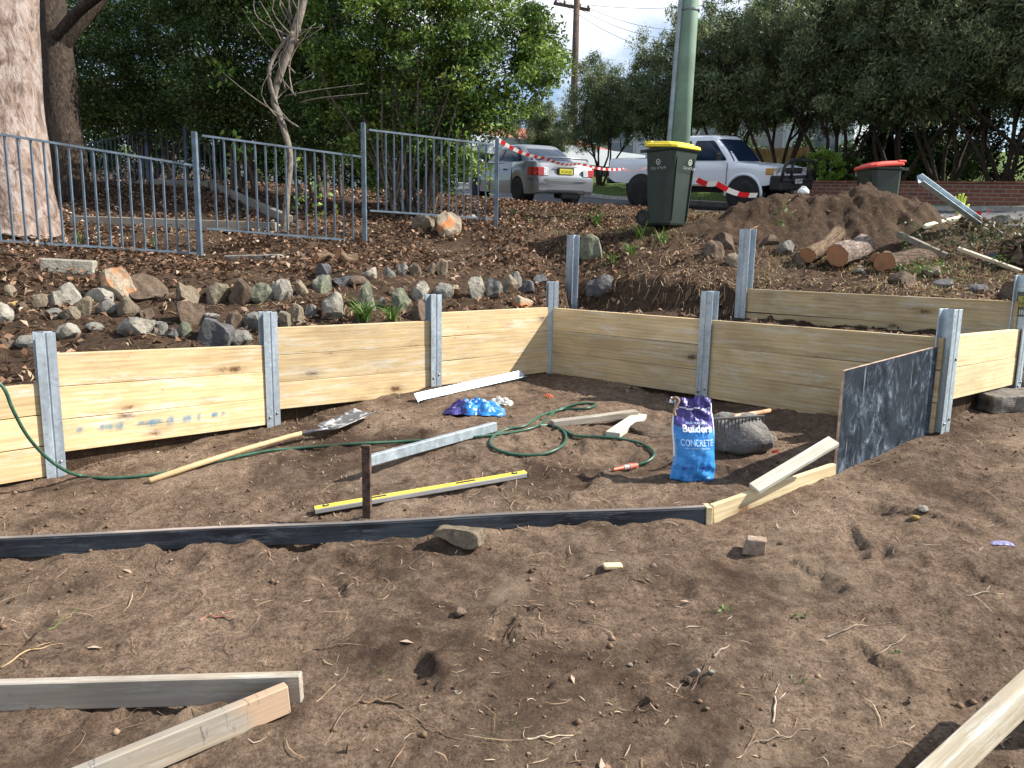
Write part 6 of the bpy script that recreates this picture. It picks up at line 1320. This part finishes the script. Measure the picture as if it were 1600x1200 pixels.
# ================================================================ POLES AND WIRES
g0 = P(1054, 330, 11.6); g0.z = hz(g0.x, g0.y)-.1; tp = P(1083, -60, 11.9); L = tp-g0; L2 = L*1.8
e = empty('street_pole', g0, 'leaning green-grey street pole with conduit behind the yellow-lidded bin', 'pole'); r0 = .155
MB().tube([g0, g0+L2*.5, g0+L2], [r0, r0*.86, r0*.72], 28).obj('shaft', plain('pole_green', (.16, .25, .19), .75, 0, .12, 3, .1), e, smooth=True)
c0 = g0+Vector((-r0-.02, -.05, 0)); MB().tube([c0, c0+L2*.17, c0+L2*.5+Vector((.02, 0, 0)), c0+L2*.95+Vector((.035, 0, 0))], .036, 14).obj('conduit', plain('conduit_grey', (.25, .30, .32), .6), e, smooth=True)
for f in (.12, .45): 
    q = g0+L2*f; MB().lathe([(r0*.97, -.012), (r0*1.0, -.012), (r0*1.0, .012), (r0*.97, .012)], q, 'z', 28).obj('strap', M_steel, e)
u0 = P(893, 285, 33); u0.z = hz(u0.x, u0.y)-.2; zt = zat(u0.x, u0.y, -40); e = empty('utility_pole', u0, 'brown timber utility pole with crossarm behind the silver car', 'utility pole')
M_pole = bark_mat('pole_timber', (.17, .12, .10), (.09, .065, .055), (6, 6, 1)); MB().tube([u0, Vector((u0.x, u0.y, zt))], [.17, .12], 14).obj('shaft', M_pole, e, smooth=True)
a, b = P(865, 5, 33), P(922, 16, 33); board('crossarm', a, b, .1, .12, M_pole, e)
M_ins = plain('insulator_brown', (.16, .07, .05), .3)
for t in (.06, .3, .72, .95):
    q = a+(b-a)*t; MB().lathe([(.02, .04), (.05, .08), (.06, .12), (.04, .2), (.0, .22)], q, 'z', 12).obj('insulator', M_ins, e, smooth=True)
M_wire = plain('wire_black', (.03, .03, .03), .6)
for i, (t, tgt) in enumerate(((.06, (1075, 84, 40)), (.3, (1090, 60, 42)), (.72, (1120, 40, 38)), (.95, (1320, -40, 30)))):
    q = a+(b-a)*t+Vector((0, 0, .2)); w = P(*tgt); pts = [q+(w-q)*s+Vector((0, 0, -1.0*s*(1-s)*2.2)) for s in np.linspace(0, 1, 14)]
    tag(MB().tube(pts, .012, 4).obj('overhead_wire', M_wire), ['lowest sagging wire from the crossarm end to the houses', 'second wire from the left on the crossarm', 'third wire along the crossarm', 'wire leaving the right end of the crossarm upward'][i], 'wire', 'overhead wires')

# ================================================================ HOUSES AND WALLS
M_wallw = plain('house_white', (.40, .44, .50), .8, 0, .04, 2); M_wallg = plain('house_grey', (.40, .42, .44), .85, 0, .06, 2); M_dark = plain('dark_opening', (.02, .022, .025), .4)
M_tile = plain('red_tile', (.28, .10, .06), .8, 0, .3, 12, .3); M_tiled = plain('dark_tile', (.07, .075, .085), .8, 0, .25, 12, .3); M_glass = plain('window_glass', (.05, .07, .09), .08, 0, .1, spec=.8)
def house1():
    A = P(700, 262, 29); B = P(1000, 262, 35); A.z = hz(A.x, A.y); B.z = hz(B.x, B.y); Mx = frame(Vector((A.x, A.y, 0)), Vector((B.x, B.y, 0))); L = ((B-A).xy).length; zf0, zf1 = zat(A.x, A.y, 234), zat(A.x, A.y, 204)
    e = empty('white_house', Vector((A+B)/2), 'white house with deep flat fascia and carport behind the silver car', 'house')
    def bx(x0, x1, y0, y1, z0, z1, nm, mt, par=None):
        m_ = MB(); m_.box(((x0+x1)/2, (y0+y1)/2, (z0+z1)/2), (x1-x0, y1-y0, z1-z0)); o = m_.obj(nm, mt, par or e, M=Mx if not par else None, origin=(0, 0, 0)); return o
    h = L/2; g_ = min(A.z, B.z)-.5; lo = zf0; hi = zf1
    bx(-h, h, -.3, 6, lo, hi, 'fascia', M_wallw); bx(-h+4.2, h-.2, .8, 6, g_, lo-.003, 'wall', M_wallw); bx(-h+.2, -h+.5, .1, .4, g_, lo-.003, 'carport_post', M_wallw); bx(-h+.3, -h+4.19, 4.5, 5.9, g_, lo-.003, 'carport_back', M_wallg)
    bx(h-4, h-2.6, .76, .797, g_+1.4, g_+2.6, 'window', M_glass); bx(-h+4.6, -h+6.4, .76, .797, g_+.6, lo-.5, 'window', M_glass)
    m_ = MB(); m_.add([(-h+1, .5, hi), (h, .5, hi), (h, 6, hi), (-h+1, 6, hi), (-h+3.5, 3.2, hi+1.1), (h-2.5, 3.2, hi+1.1)], [(0, 1, 5, 4), (1, 2, 5), (2, 3, 4, 5), (3, 0, 4)]); m_.obj('roof', M_tile, e, M=Mx, fix=False)
house1()
def house2():
    A = P(930, 262, 42); B = P(1330, 262, 36); A.z = hz(A.x, A.y); B.z = hz(B.x, B.y); Mx = frame(Vector((A.x, A.y, 0)), Vector((B.x, B.y, 0))); L = ((B-A).xy).length; h = L/2; g_ = min(A.z, B.z)-.6; m0 = (A+B)/2; ze = zat(m0.x, m0.y, 150)
    e = empty('two_storey_house', m0, 'pale two-storey house with dark roof hidden behind the street trees', 'house')
    MB().box((0, 4, (g_+ze)/2), (L, 8, ze-g_)).obj('wall', M_wallw, e, M=Mx)
    m_ = MB(); o_ = .6; m_.add([(-h-o_, -o_, ze), (h+o_, -o_, ze), (h+o_, 8+o_, ze), (-h-o_, 8+o_, ze), (-h+3.5, 4, ze+2.0), (h-3.5, 4, ze+2.0)], [(0, 1, 5, 4), (1, 2, 5), (2, 3, 4, 5), (3, 0, 4), (0, 3, 2, 1)]); m_.obj('roof', M_tiled, e, M=Mx)
    for x in np.linspace(-h+1.4, h-1.4, 5):
        for z in (g_+2.1, ze-1.3):
            fr = MB().box((x, -.03, z), (1.7, .06, 1.3)).obj('window', M_wallg, e, M=Mx); q = MB().box((0, 0, 0), (1.5, .02, 1.1)); q.v = [(v[0]+x, v[1]-.07, v[2]+z) for v in q.v]; p_ = q.obj('pane', M_glass, None, origin=(0, 0, 0)); p_.parent = fr
house2()
a = along(22.5, -7.5); b = along(23.5, -2.2); M_pal = wood('paling', (.50, .34, .19), (.30, .19, .10), knots=False)
A, B = P(1150, 265, 27.5), P(1262, 268, 26.5); A.z = hz(A.x, A.y); B.z = hz(B.x, B.y); e = empty('paling_fence', (A+B)/2, 'orange timber paling fence behind the front of the white utility vehicle', 'timber fence'); m_ = MB(); n = 22; ztop = zat(A.x, A.y, 234)
for i in range(n):
    q = A+(B-A)*((i+.5)/n); m_.box((q.x, q.y, (q.z-.2+ztop)/2), ((B-A).length/n*.9, .025, ztop-q.z+.2))
m_.obj('palings', M_pal, e); board('rail', A+Vector((0, .04, 1.0)), B+Vector((0, .04, 1.0)), .04, .09, M_pal, e)
m, t, bb = base_mat('garden_brick'); br = N(t, 'ShaderNodeTexBrick', Scale=1.0); br.inputs['Color1'].default_value = (.24, .085, .05, 1); br.inputs['Color2'].default_value = (.17, .06, .04, 1); br.inputs['Mortar'].default_value = (.24, .2, .17, 1)
br.inputs['Brick Width'].default_value = .24; br.inputs['Row Height'].default_value = .086; br.inputs['Mortar Size'].default_value = .01
mp = N(t, 'ShaderNodeMapping'); mp.inputs['Rotation'].default_value = (R(90), 0, 0); tc = N(t, 'ShaderNodeTexCoord'); t.links.new(tc.outputs['Object'], mp.inputs[0]); t.links.new(mp.outputs[0], br.inputs['Vector']); t.links.new(br.outputs['Color'], bb.inputs['Base Color']); bb.inputs['Roughness'].default_value = .9
A, B = along(18.95, 12.8), along(18.95, 1.0); u = Vector((0, 0, .18)); e = empty('brick_wall', (A+B)/2, 'low red-brown brick garden wall beyond the mound', 'brick wall')
board('brickwork', A+u, B+u, .22, .58, m, e, bevel=0); board('coping', A+u+Vector((0, 0, .315)), B+u+Vector((0, 0, .315)), .27, .045, plain('brick_coping', (.20, .08, .05), .9, 0, .3, 9), e)

# ================================================================ VEHICLES
M_silver = plain('silver_paint', (.20, .215, .24), .3, .5, .02, 2, coat=.6); M_whitep = plain('white_paint', (.76, .80, .86), .25, 0, .02, 2, coat=.7); M_cglass = plain('car_glass', (.008, .018, .045), .12, 0, .1, spec=.25)
M_chrome = plain('chrome', (.6, .6, .6), .15, 1, .02); M_redl = plain('tail_red', (.35, .01, .012), .15, 0, .2, 20, spec=.8); M_clear = plain('lamp_clear', (.55, .55, .56), .15, .2, .3, 30, spec=.8); M_bpl = plain('trim_black', (.015, .015, .017), .55)
def interp(tab, x): return float(np.interp(x, [a for a, _ in tab], [b for _, b in tab]))
class Car:
    def __init__(s, name, loc, heading, label, cat, roll=0, pitch=0):
        s.e = empty(name, loc, label, cat); s.e.rotation_mode = 'XYZ'; s.e.rotation_euler = (roll, pitch, heading)
    def part(s, m_, n, mt, par=None, **k): o = m_.obj(n, mt, None, origin=(0, 0, 0), **k); o.parent = par or s.e; return o
    def lower(s, xs_, top, bot, wid, wheels, R_, mt, zc, name='body', crown=.015):
        m_ = MB(); n = 9; st = []
        for x in xs_:
            w = interp(wid, x); zt = interp(top, x); zb = interp(bot, x); arch = zb
            for xw in wheels:
                dx = abs(x-xw)
                if dx < R_: arch = max(arch, zc+math.sqrt(R_*R_-dx*dx))
            arch = min(arch, zt-.16); zl = arch
            st.append([(0, zb+.02), (w*.72, zb+.02), (w*.72, zl), (w*.985, zl), (w*1.0, zl+(zt-zl)*.25), (w*1.005, zl+(zt-zl)*.55), (w*.985, zl+(zt-zl)*.80), (w*.93, zt-.018), (w*.80, zt), (0, zt+crown)])
        k = len(st[0]); vs = []
        for x, r_ in zip(xs_, st): vs += [(x, y, z) for y, z in r_]+[(x, -y, z) for y, z in r_[1:-1][::-1]]
        n = 2*k-2; m_.add(vs, [(i*n+j, i*n+(j+1) % n, (i+1)*n+(j+1) % n, (i+1)*n+j) for i in range(len(xs_)-1) for j in range(n)]+[tuple(range(n)), tuple(range((len(xs_)-1)*n, len(xs_)*n))[::-1]])
        o = s.part(m_, name, mt, smooth=True); md = o.modifiers.new('w', 'EDGE_SPLIT'); md.split_angle = R(38); return o
    def cab(s, zb, zt, xb, xt, wb, wt, mt, p=4.5, name='cabin'):
        s.c = (zb, zt, xb, xt, wb, wt, p); m_ = MB(); rows = 10; n = 48; vs = []
        for r_ in range(rows+4):
            t = min(r_/rows, 1); ex = max(0, r_-rows)
            for j in range(n):
                a = 2*math.pi*j/n; ca, sa = math.cos(a), math.sin(a); hl, xc, hw = s.q(t); f = 1-[0, .06, .22, .6][ex] if ex else 1
                x = xc+hl*f*math.copysign(abs(ca)**(2/p), ca); y = hw*f*math.copysign(abs(sa)**(2/p), sa); vs.append((x, y, zb+(zt-zb)*t+[0, .022, .045, .06][ex]*(1 if ex else 0)))
        m_.add(vs, [(i*n+j, i*n+(j+1) % n, (i+1)*n+(j+1) % n, (i+1)*n+j) for i in range(rows+3) for j in range(n)]+[tuple(range((rows+3)*n, (rows+4)*n))]); return s.part(m_, name, mt, smooth=True)
    def q(s, t):
        zb, zt, xb, xt, wb, wt, p = s.c; tt = t; bul = .02*math.sin(t*math.pi)
        x0 = xb[0]+(xt[0]-xb[0])*tt-bul*2; x1 = xb[1]+(xt[1]-xb[1])*tt+bul*2; return (x1-x0)/2, (x0+x1)/2, wb+(wt-wb)*t+bul
    def sidepane(s, sg, poly_x0, poly_x1, t0, t1, nm, mt=None, off=.008, n=8):
        """x bounds vary linearly from (bottom, top)"""
        zb, zt, *_ , p = s.c; m_ = MB(); vs = []
        for i in range(n+1):
            t = t0+(t1-t0)*i/n; f = i/n; hl, xc, hw = s.q(t); xa, xb_ = poly_x0[0]+(poly_x0[1]-poly_x0[0])*f, poly_x1[0]+(poly_x1[1]-poly_x1[0])*f
            if i in (0, n): xa += .03; xb_ -= .03
            for j in range(n+1):
                x = xa+(xb_-xa)*j/n; r_ = min(abs((x-xc)/hl), .999); vs.append((x, sg*(hw*(1-r_**p)**(1/p)+off), zb+(zt-zb)*t))
        m_.add(vs, [(i*(n+1)+j, i*(n+1)+j+1, (i+1)*(n+1)+j+1, (i+1)*(n+1)+j) for i in range(n) for j in range(n)]); return s.part(m_, nm, mt or M_cglass, smooth=True)
    def endpane(s, sg, w0, w1, t0, t1, nm, off=.010, n=8):
        zb, zt, *_ , p = s.c; m_ = MB(); vs = []
        for i in range(n+1):
            t = t0+(t1-t0)*i/n; f = i/n; hl, xc, hw = s.q(t); ww = w0+(w1-w0)*f
            for j in range(n+1):
                y = ww*(-1+2*j/n); r_ = min(abs(y/hw), .999); vs.append((xc+sg*(hl*(1-r_**p)**(1/p)+off), y, zb+(zt-zb)*t))
        m_.add(vs, [(i*(n+1)+j, i*(n+1)+j+1, (i+1)*(n+1)+j+1, (i+1)*(n+1)+j) for i in range(n) for j in range(n)]); return s.part(m_, nm, M_cglass, smooth=True)
    def wheel(s, x, y, r, w, rim, dark=False):
        m_ = MB(); sg = 1 if y > 0 else -1; yo = y; m_.lathe([(r*.62, -w/2), (r*.9, -w/2), (r*.985, -w*.36), (r, 0), (r*.985, w*.36), (r*.9, w/2), (r*.62, w/2)], (x, y, r), 'y', 36); t_ = s.part(m_, 'wheel', M_rubber, smooth=True)
        m_ = MB(); m_.lathe([(0, sg*w*.20), (r*.18, sg*w*.30), (r*.2, sg*w*.2), (r*.52, sg*w*.05), (r*.60, sg*w*.48), (r*.64, sg*w*.5), (r*.64, -sg*w*.3), (0, -sg*w*.3)], (x, y, r), 'y', 36); rm = s.part(m_, 'rim', M_bpl if dark else plain('rim_dark', (.05, .05, .055), .5), t_, smooth=False)
        m_ = MB()
        for k in range(5 if not dark else 6):
            a = k*2*math.pi/(5 if not dark else 6); Mr = Matrix.Rotation(a, 4, 'Y'); c = Matrix.Translation((x, y+sg*w*.34, r)) @ Mr
            m_.add([c @ Vector(v) for v in ((-r*.09, 0, 0), (r*.09, 0, 0), (r*.07, sg*w*.1, r*.60), (-r*.07, sg*w*.1, r*.60), (-r*.09, sg*w*.12, 0), (r*.09, sg*w*.12, 0), (r*.07, sg*w*.16, r*.60), (-r*.07, sg*w*.16, r*.60))], [(4, 5, 6, 7), (0, 4, 7, 3), (1, 2, 6, 5)])
        s.part(m_, 'spokes', M_bpl if dark else plain('alloy', (.42, .43, .45), .4, .2), rm)
# --- silver sedan, seen from its rear left corner
sb = P(866, 312, 19.5); hd = math.atan2(.89, -.455); f_, l_ = Vector((math.cos(hd), math.sin(hd), 0)), Vector((-math.sin(hd), math.cos(hd), 0))
def ground_pose(c, hd, wb=1.25, tr=.73):
    f = Vector((math.cos(hd), math.sin(hd))); l = Vector((-f.y, f.x)); zz = lambda v: float(height(np.array([v.x]), np.array([v.y]), False)[0])+.012
    c2 = Vector((c.x, c.y)); zf, zr = zz(c2+f*wb), zz(c2-f*wb); zl, zg = zz(c2+l*tr), zz(c2-l*tr); return Vector((c.x, c.y, (zf+zr)/2)), math.atan2(zl-zg, 2*tr), -math.atan2(zf-zr, 2*wb)
rear = P(872, 300, 18.9); cc = Vector((rear.x, rear.y))+Vector((f_.x, f_.y))*1.85; loc, ro, pi_ = ground_pose(Vector((cc.x, cc.y, 0)), hd)
c = Car('sedan_car', loc, hd, 'silver sedan parked on the street with red-white tape passing its boot', 'car', ro, pi_)
xs_ = np.concatenate([np.array([-2.2, -2.19, -2.15, -2.10, -2.04]), np.arange(-1.98, 2.0, .06), np.array([2.05, 2.12, 2.18])])
top = [(-2.2, .60), (-2.19, .66), (-2.15, .72), (-2.10, .96), (-2.04, 1.01), (-1.6, 1.03), (-1.0, 1.0), (0, .94), (1.0, .92), (1.2, .90), (1.8, .80), (2.05, .70), (2.18, .5)]
c.lower(list(xs_), top, [(-2.2, .34), (-2.1, .26), (-1.8, .24), (0, .22), (2.0, .22), (2.18, .30)], [(-2.2, .74), (-2.15, .80), (-2.0, .835), (-1, .85), (1, .85), (1.8, .80), (2.05, .70), (2.18, .55)], (-1.24, 1.30), .335, M_silver, .31)
c.cab(.96, 1.375, (-1.72, 1.18), (-.92, .30), (.745), .575, M_silver)
for sg in (1, -1):
    c.sidepane(sg, (-1.22, -.86), (-.18, -.20), .10, .86, 'side_window'); c.sidepane(sg, (-.10, -.12), (.88, .32), .10, .86, 'side_window')
    c.sidepane(sg, (-.155, -.175), (-.125, -.145), .08, .88, 'door_pillar', M_bpl, off=.006)
    m_ = MB(); m_.tube([(.78, sg*.84, .98), (.80, sg*.98, 1.0), (.78, sg*.99, 1.02)], [.05, .075, .05], 8); c.part(m_, 'wing_mirror', M_silver, smooth=True)
    for x in (-.55, .45): m_ = MB(); m_.box((x, sg*.862, .80), (.16, .025, .03)); c.part(m_, 'door_handle', M_bpl, bevel=.008)
    for xd in (-.95, -.14, .95):
        m_ = MB(); m_.box((xd, sg*.8575, .60), (.006, .012, .52)); c.part(m_, 'door_seam', M_bpl)
    # tail lamps wrap the corner
    m_ = MB(); pts = []
    for zz in (.685, .76, .84, .865):
        row = [(-1.80, .845), (-1.98, .845), (-2.09, .815), (-2.15, .74), (-2.165, .60), (-2.165, .47)] if zz < .85 else [(-1.86, .84), (-1.98, .84), (-2.085, .81), (-2.14, .74), (-2.15, .60), (-2.15, .5)]
        pts += [(x-.004-(.86-zz)*.10*(abs(y) < .8), sg*(y+.012), zz) for x, y in row]
    fs_ = [(i*6+j, i*6+j+1, (i+1)*6+j+1, (i+1)*6+j) for i in range(3) for j in range(5)]; m_.add(pts, fs_); m_.mi = [1 if (j == 4) else 0 for i in range(3) for j in range(5)]
    tl = c.part(m_, 'tail_lamp', [M_redl, M_clear], fix=False, smooth=False); sd = tl.modifiers.new('s', 'SOLIDIFY'); sd.thickness = .02; sd.offset = 0
    m_ = MB(); m_.add([(2.02, sg*.5, .62), (1.88, sg*.74, .64), (1.84, sg*.75, .74), (1.97, sg*.52, .72)], [(0, 1, 2, 3)]); c.part(m_, 'headlamp', M_clear, fix=False)
    for x in (-1.24, 1.30):
        c.wheel(x, sg*.74, .31, .20, 0)
        m_ = MB(); m_.lathe([(.0, -.16), (.34, -.16), (.34, .06), (.0, .06)], (x, sg*.66, .33), 'y', 28); c.part(m_, 'wheel_well', M_bpl)
c.endpane(-1, .60, .47, .12, .88, 'rear_window'); c.endpane(1, .66, .48, .10, .90, 'windscreen')
m_ = MB(); m_.tube([(-2.04, -.68, 1.03), (-2.08, -.62, 1.09), (-2.10, 0, 1.11), (-2.08, .62, 1.09), (-2.04, .68, 1.03)], .022, 8); m_.v = [(x*1+0, y, z) for x, y, z in m_.v]; c.part(m_, 'spoiler', M_silver, smooth=True)
m_ = MB(); m_.box((-2.165, 0, .80), (.02, .46, .17)); c.part(m_, 'plate_recess', M_bpl, bevel=.01)
m_ = MB(); m_.box((-2.182, 0, .785), (.012, .37, .125)); pl_ = c.part(m_, 'number_plate', plain('plate_yellow', (.55, .52, .04), .5, var=.1, scale=20), bevel=.004)
tm = text_mesh('AZ 3O JG', .085, None, M_bpl, pl_, .001, 'CENTER', 'plate_lettering', lambda v: Vector((-2.190, -v.x, .755+v.y)), 0, .8)
m_ = MB(); m_.box((-2.155, 0, .895), (.02, .62, .025)); c.part(m_, 'boot_trim', M_chrome, bevel=.006)
for zz in (.565, .60): m_ = MB(); m_.tube([(-1.8, -.858, zz), (-2.05, -.835, zz), (-2.17, -.78, zz), (-2.215, -.5, zz), (-2.225, 0, zz), (-2.215, .5, zz), (-2.17, .78, zz), (-2.05, .835, zz), (-1.8, .858, zz)], .006, 6); c.part(m_, 'bumper_line', M_bpl)
m_ = MB(); m_.box((-1.9, -.2, .22), (.4, .5, .14)); c.part(m_, 'muffler', M_bpl, bevel=.03)

# --- white utility vehicle, nose toward the camera's right
hd = math.atan2(-.69, .72); uc = P(1100, 300, 19.5); loc, ro, pi_ = ground_pose(Vector((uc.x, uc.y, 0)), hd, 1.45)
c = Car('utility_vehicle', loc, hd, 'lifted white utility vehicle with black bull bar parked behind the bin and mound', 'utility vehicle', ro, pi_)
xs_ = np.concatenate([np.array([-2.42, -2.40, -2.36]), np.arange(-2.3, 2.2, .06), np.array([2.22, 2.28, 2.32])])
c.lower(list(xs_), [(-2.42, 1.22), (-.52, 1.22), (-.50, 1.14), (.9, 1.14), (1.15, 1.13), (2.0, 1.06), (2.22, 1.0), (2.32, .86)], [(-2.42, .72), (-2.2, .62), (-1.0, .56), (1.0, .56), (2.0, .60), (2.32, .66)], [(-2.42, .80), (-2.3, .83), (0, .84), (1.8, .84), (2.2, .80), (2.32, .72)], (-1.35, 1.52), .43, M_whitep, .40, crown=.02)
c.cab(1.11, 1.70, (-.62, 1.22), (-.48, .62), .765, .63, M_whitep, 6)
for sg in (1, -1):
    c.sidepane(sg, (-.46, -.40), (-.02, -.02), .10, .86, 'side_window'); c.sidepane(sg, (.10, .08), (1.00, .58), .08, .86, 'side_window')
    m_ = MB(); m_.box((.86, sg*.93, 1.24), (.07, .14, .17)); c.part(m_, 'wing_mirror', M_bpl, bevel=.02)
    m_ = MB(); m_.box((.12, sg*.858, 1.04), (.17, .03, .035)); c.part(m_, 'door_handle', M_bpl, bevel=.008)
    for xd in (.02, 1.06): m_ = MB(); m_.box((xd, sg*.846, .86), (.008, .02, .48)); c.part(m_, 'door_seam', M_bpl)
    m_ = MB(); m_.box((-.47, sg*.83, .92), (.03, .06, .5)); c.part(m_, 'tray_gap', M_bpl)
    m_ = MB(); m_.box((.25, sg*.85, .585), (1.5, .05, .05)); c.part(m_, 'side_step', M_chrome, bevel=.01)
    for xw in (-1.35, 1.52):
        c.wheel(xw, sg*.78, .37, .25, 0, True)
        m_ = MB(); m_.lathe([(.0, -.2), (.435, -.2), (.435, .07), (.0, .07)], (xw, sg*.66, .41), 'y', 28); c.part(m_, 'wheel_well', M_bpl)
        if xw > 0:
            m_ = MB(); pts = [(xw+.455*math.cos(a), sg*.862, .40+.455*math.sin(a)) for a in np.linspace(-.1, math.pi+.1, 16)]; m_.tube(pts, .035, 7); c.part(m_, 'arch_flare', M_whitep, smooth=True)
    m_ = MB(); m_.box((2.20, sg*.62, .92), (.16, .30, .18)); hl_ = c.part(m_, 'headlamp', M_clear, bevel=.02)
    m_ = MB(); m_.box((2.12, sg*.815, .92), (.20, .06, .15)); c.part(m_, 'indicator', plain('amber_lamp', (.55, .30, .10), .2), bevel=.02)
    m_ = MB(); m_.box((-2.42, sg*.74, .95), (.03, .13, .34)); c.part(m_, 'tail_lamp', M_redl, bevel=.01)
c.endpane(1, .66, .56, .06, .92, 'windscreen'); c.endpane(-1, .6, .55, .3, .85, 'rear_window')
m_ = MB(); m_.box((2.30, 0, .93), (.06, .80, .14)); c.part(m_, 'grille', M_bpl, bevel=.01)
m_ = MB(); m_.box((2.28, 0, .66), (.30, 1.68, .34)); c.part(m_, 'front_bumper', M_bpl, bevel=.04)
m_ = MB(); m_.box((-2.48, 0, .66), (.14, 1.5, .16)); c.part(m_, 'rear_bumper', M_bpl, bevel=.03)
m_ = MB(); 
for sg in (1, -1): m_.tube([(2.42, sg*.84, .72), (2.46, sg*.82, 1.02), (2.46, sg*.62, 1.14), (2.46, sg*.4, 1.16), (2.46, 0, 1.16)], .038, 8); m_.tube([(2.45, sg*.42, .7), (2.46, sg*.42, 1.16)], .035, 8); m_.tube([(2.42, sg*.84, .72), (2.46, 0, .72)], .04, 8); m_.tube([(2.46, sg*.82, .94), (2.46, sg*.42, .94)], .022, 8)
c.part(m_, 'bull_bar', M_bpl, smooth=True)
m_ = MB(); m_.box((2.49, -.1, .70), (.01, .36, .10)); pl_ = c.part(m_, 'number_plate', plain('plate_pale', (.5, .52, .5), .5, var=.06))
text_mesh('BC-72-DC', .07, None, M_bpl, pl_, .001, 'CENTER', 'plate_lettering', lambda v: Vector((2.497, -.1+v.x, .675+v.y)), 0, .8)
m_ = MB(); m_.box((-.3, 0, .5), (3.6, .9, .18)); c.part(m_, 'chassis', M_bpl)

# ================================================================ BARRIER TAPE
m, t, bb = base_mat('barrier_tape'); a_ = N(t, 'ShaderNodeAttribute', _attribute_name='Col'); t.links.new(a_.outputs['Color'], bb.inputs['Base Color']); bb.inputs['Roughness'].default_value = .4
tr = N(t, 'ShaderNodeBsdfTranslucent'); t.links.new(a_.outputs['Color'], tr.inputs['Color']); mx = N(t, 'ShaderNodeMixShader', Fac=.3); t.links.new(bb.outputs[0], mx.inputs[1]); t.links.new(tr.outputs[0], mx.inputs[2]); t.links.new(mx.outputs[0], t.nodes['Material Output'].inputs['Surface']); M_tape = m
def tape(pix, w, lab, twist=.8, stripe=.17, z=0):
    pts = [P(*p) for p in pix]; pp = []
    for i in range(len(pts)-1):
        n = max(2, int((pts[i+1]-pts[i]).length/.04)); 
        for k in range(n):
            s = k/n; pp.append(pts[i]+(pts[i+1]-pts[i])*s-Vector((0, 0, .05*math.sin(s*math.pi))))
    pp.append(pts[-1]); vs = []; fs = []; cc = []; dist = 0
    for i, p in enumerate(pp):
        T = (pp[min(i+1, len(pp)-1)]-pp[max(i-1, 0)]).normalized(); a = math.sin(i*.021*twist+.4)*1.0*twist; u = Vector((0, 0, 1)); sd = T.cross(u).normalized(); up = sd.cross(T); v = (up*math.cos(a)+sd*math.sin(a))*w/2; vs += [p-v, p+v]
        if i: fs.append((2*i-2, 2*i-1, 2*i+1, 2*i)); dist += (p-pp[i-1]).length; cc.append((.62, .02, .03) if int(dist/stripe) % 2 else (.75, .75, .75))
    return tag(fast('barrier_tape', vs, fs, M_tape, cc, origin=pts[0]), lab, 'barrier tape', 'red and white barrier tape')
tape([(776, 217, 10.15), (850, 247, 12), (905, 256, 14.5), (975, 264, 17.0), (1010, 262, 12.0), (1022, 261, 9.9)], .05, 'red and white tape running from the fence end post past the car to the bin')
tape([(1078, 272, 9.9), (1120, 287, 10.1), (1183, 305, 10.3)], .07, 'red and white tape sagging from the yellow-lidded bin to the mound')
tape([(1446, 336, 9.6), (1475, 337, 9.8), (1500, 335, 9.9), (1525, 333, 10.2), (1550, 327, 10.4)], .07, 'red and white tape half hidden behind the tilted steel channel')
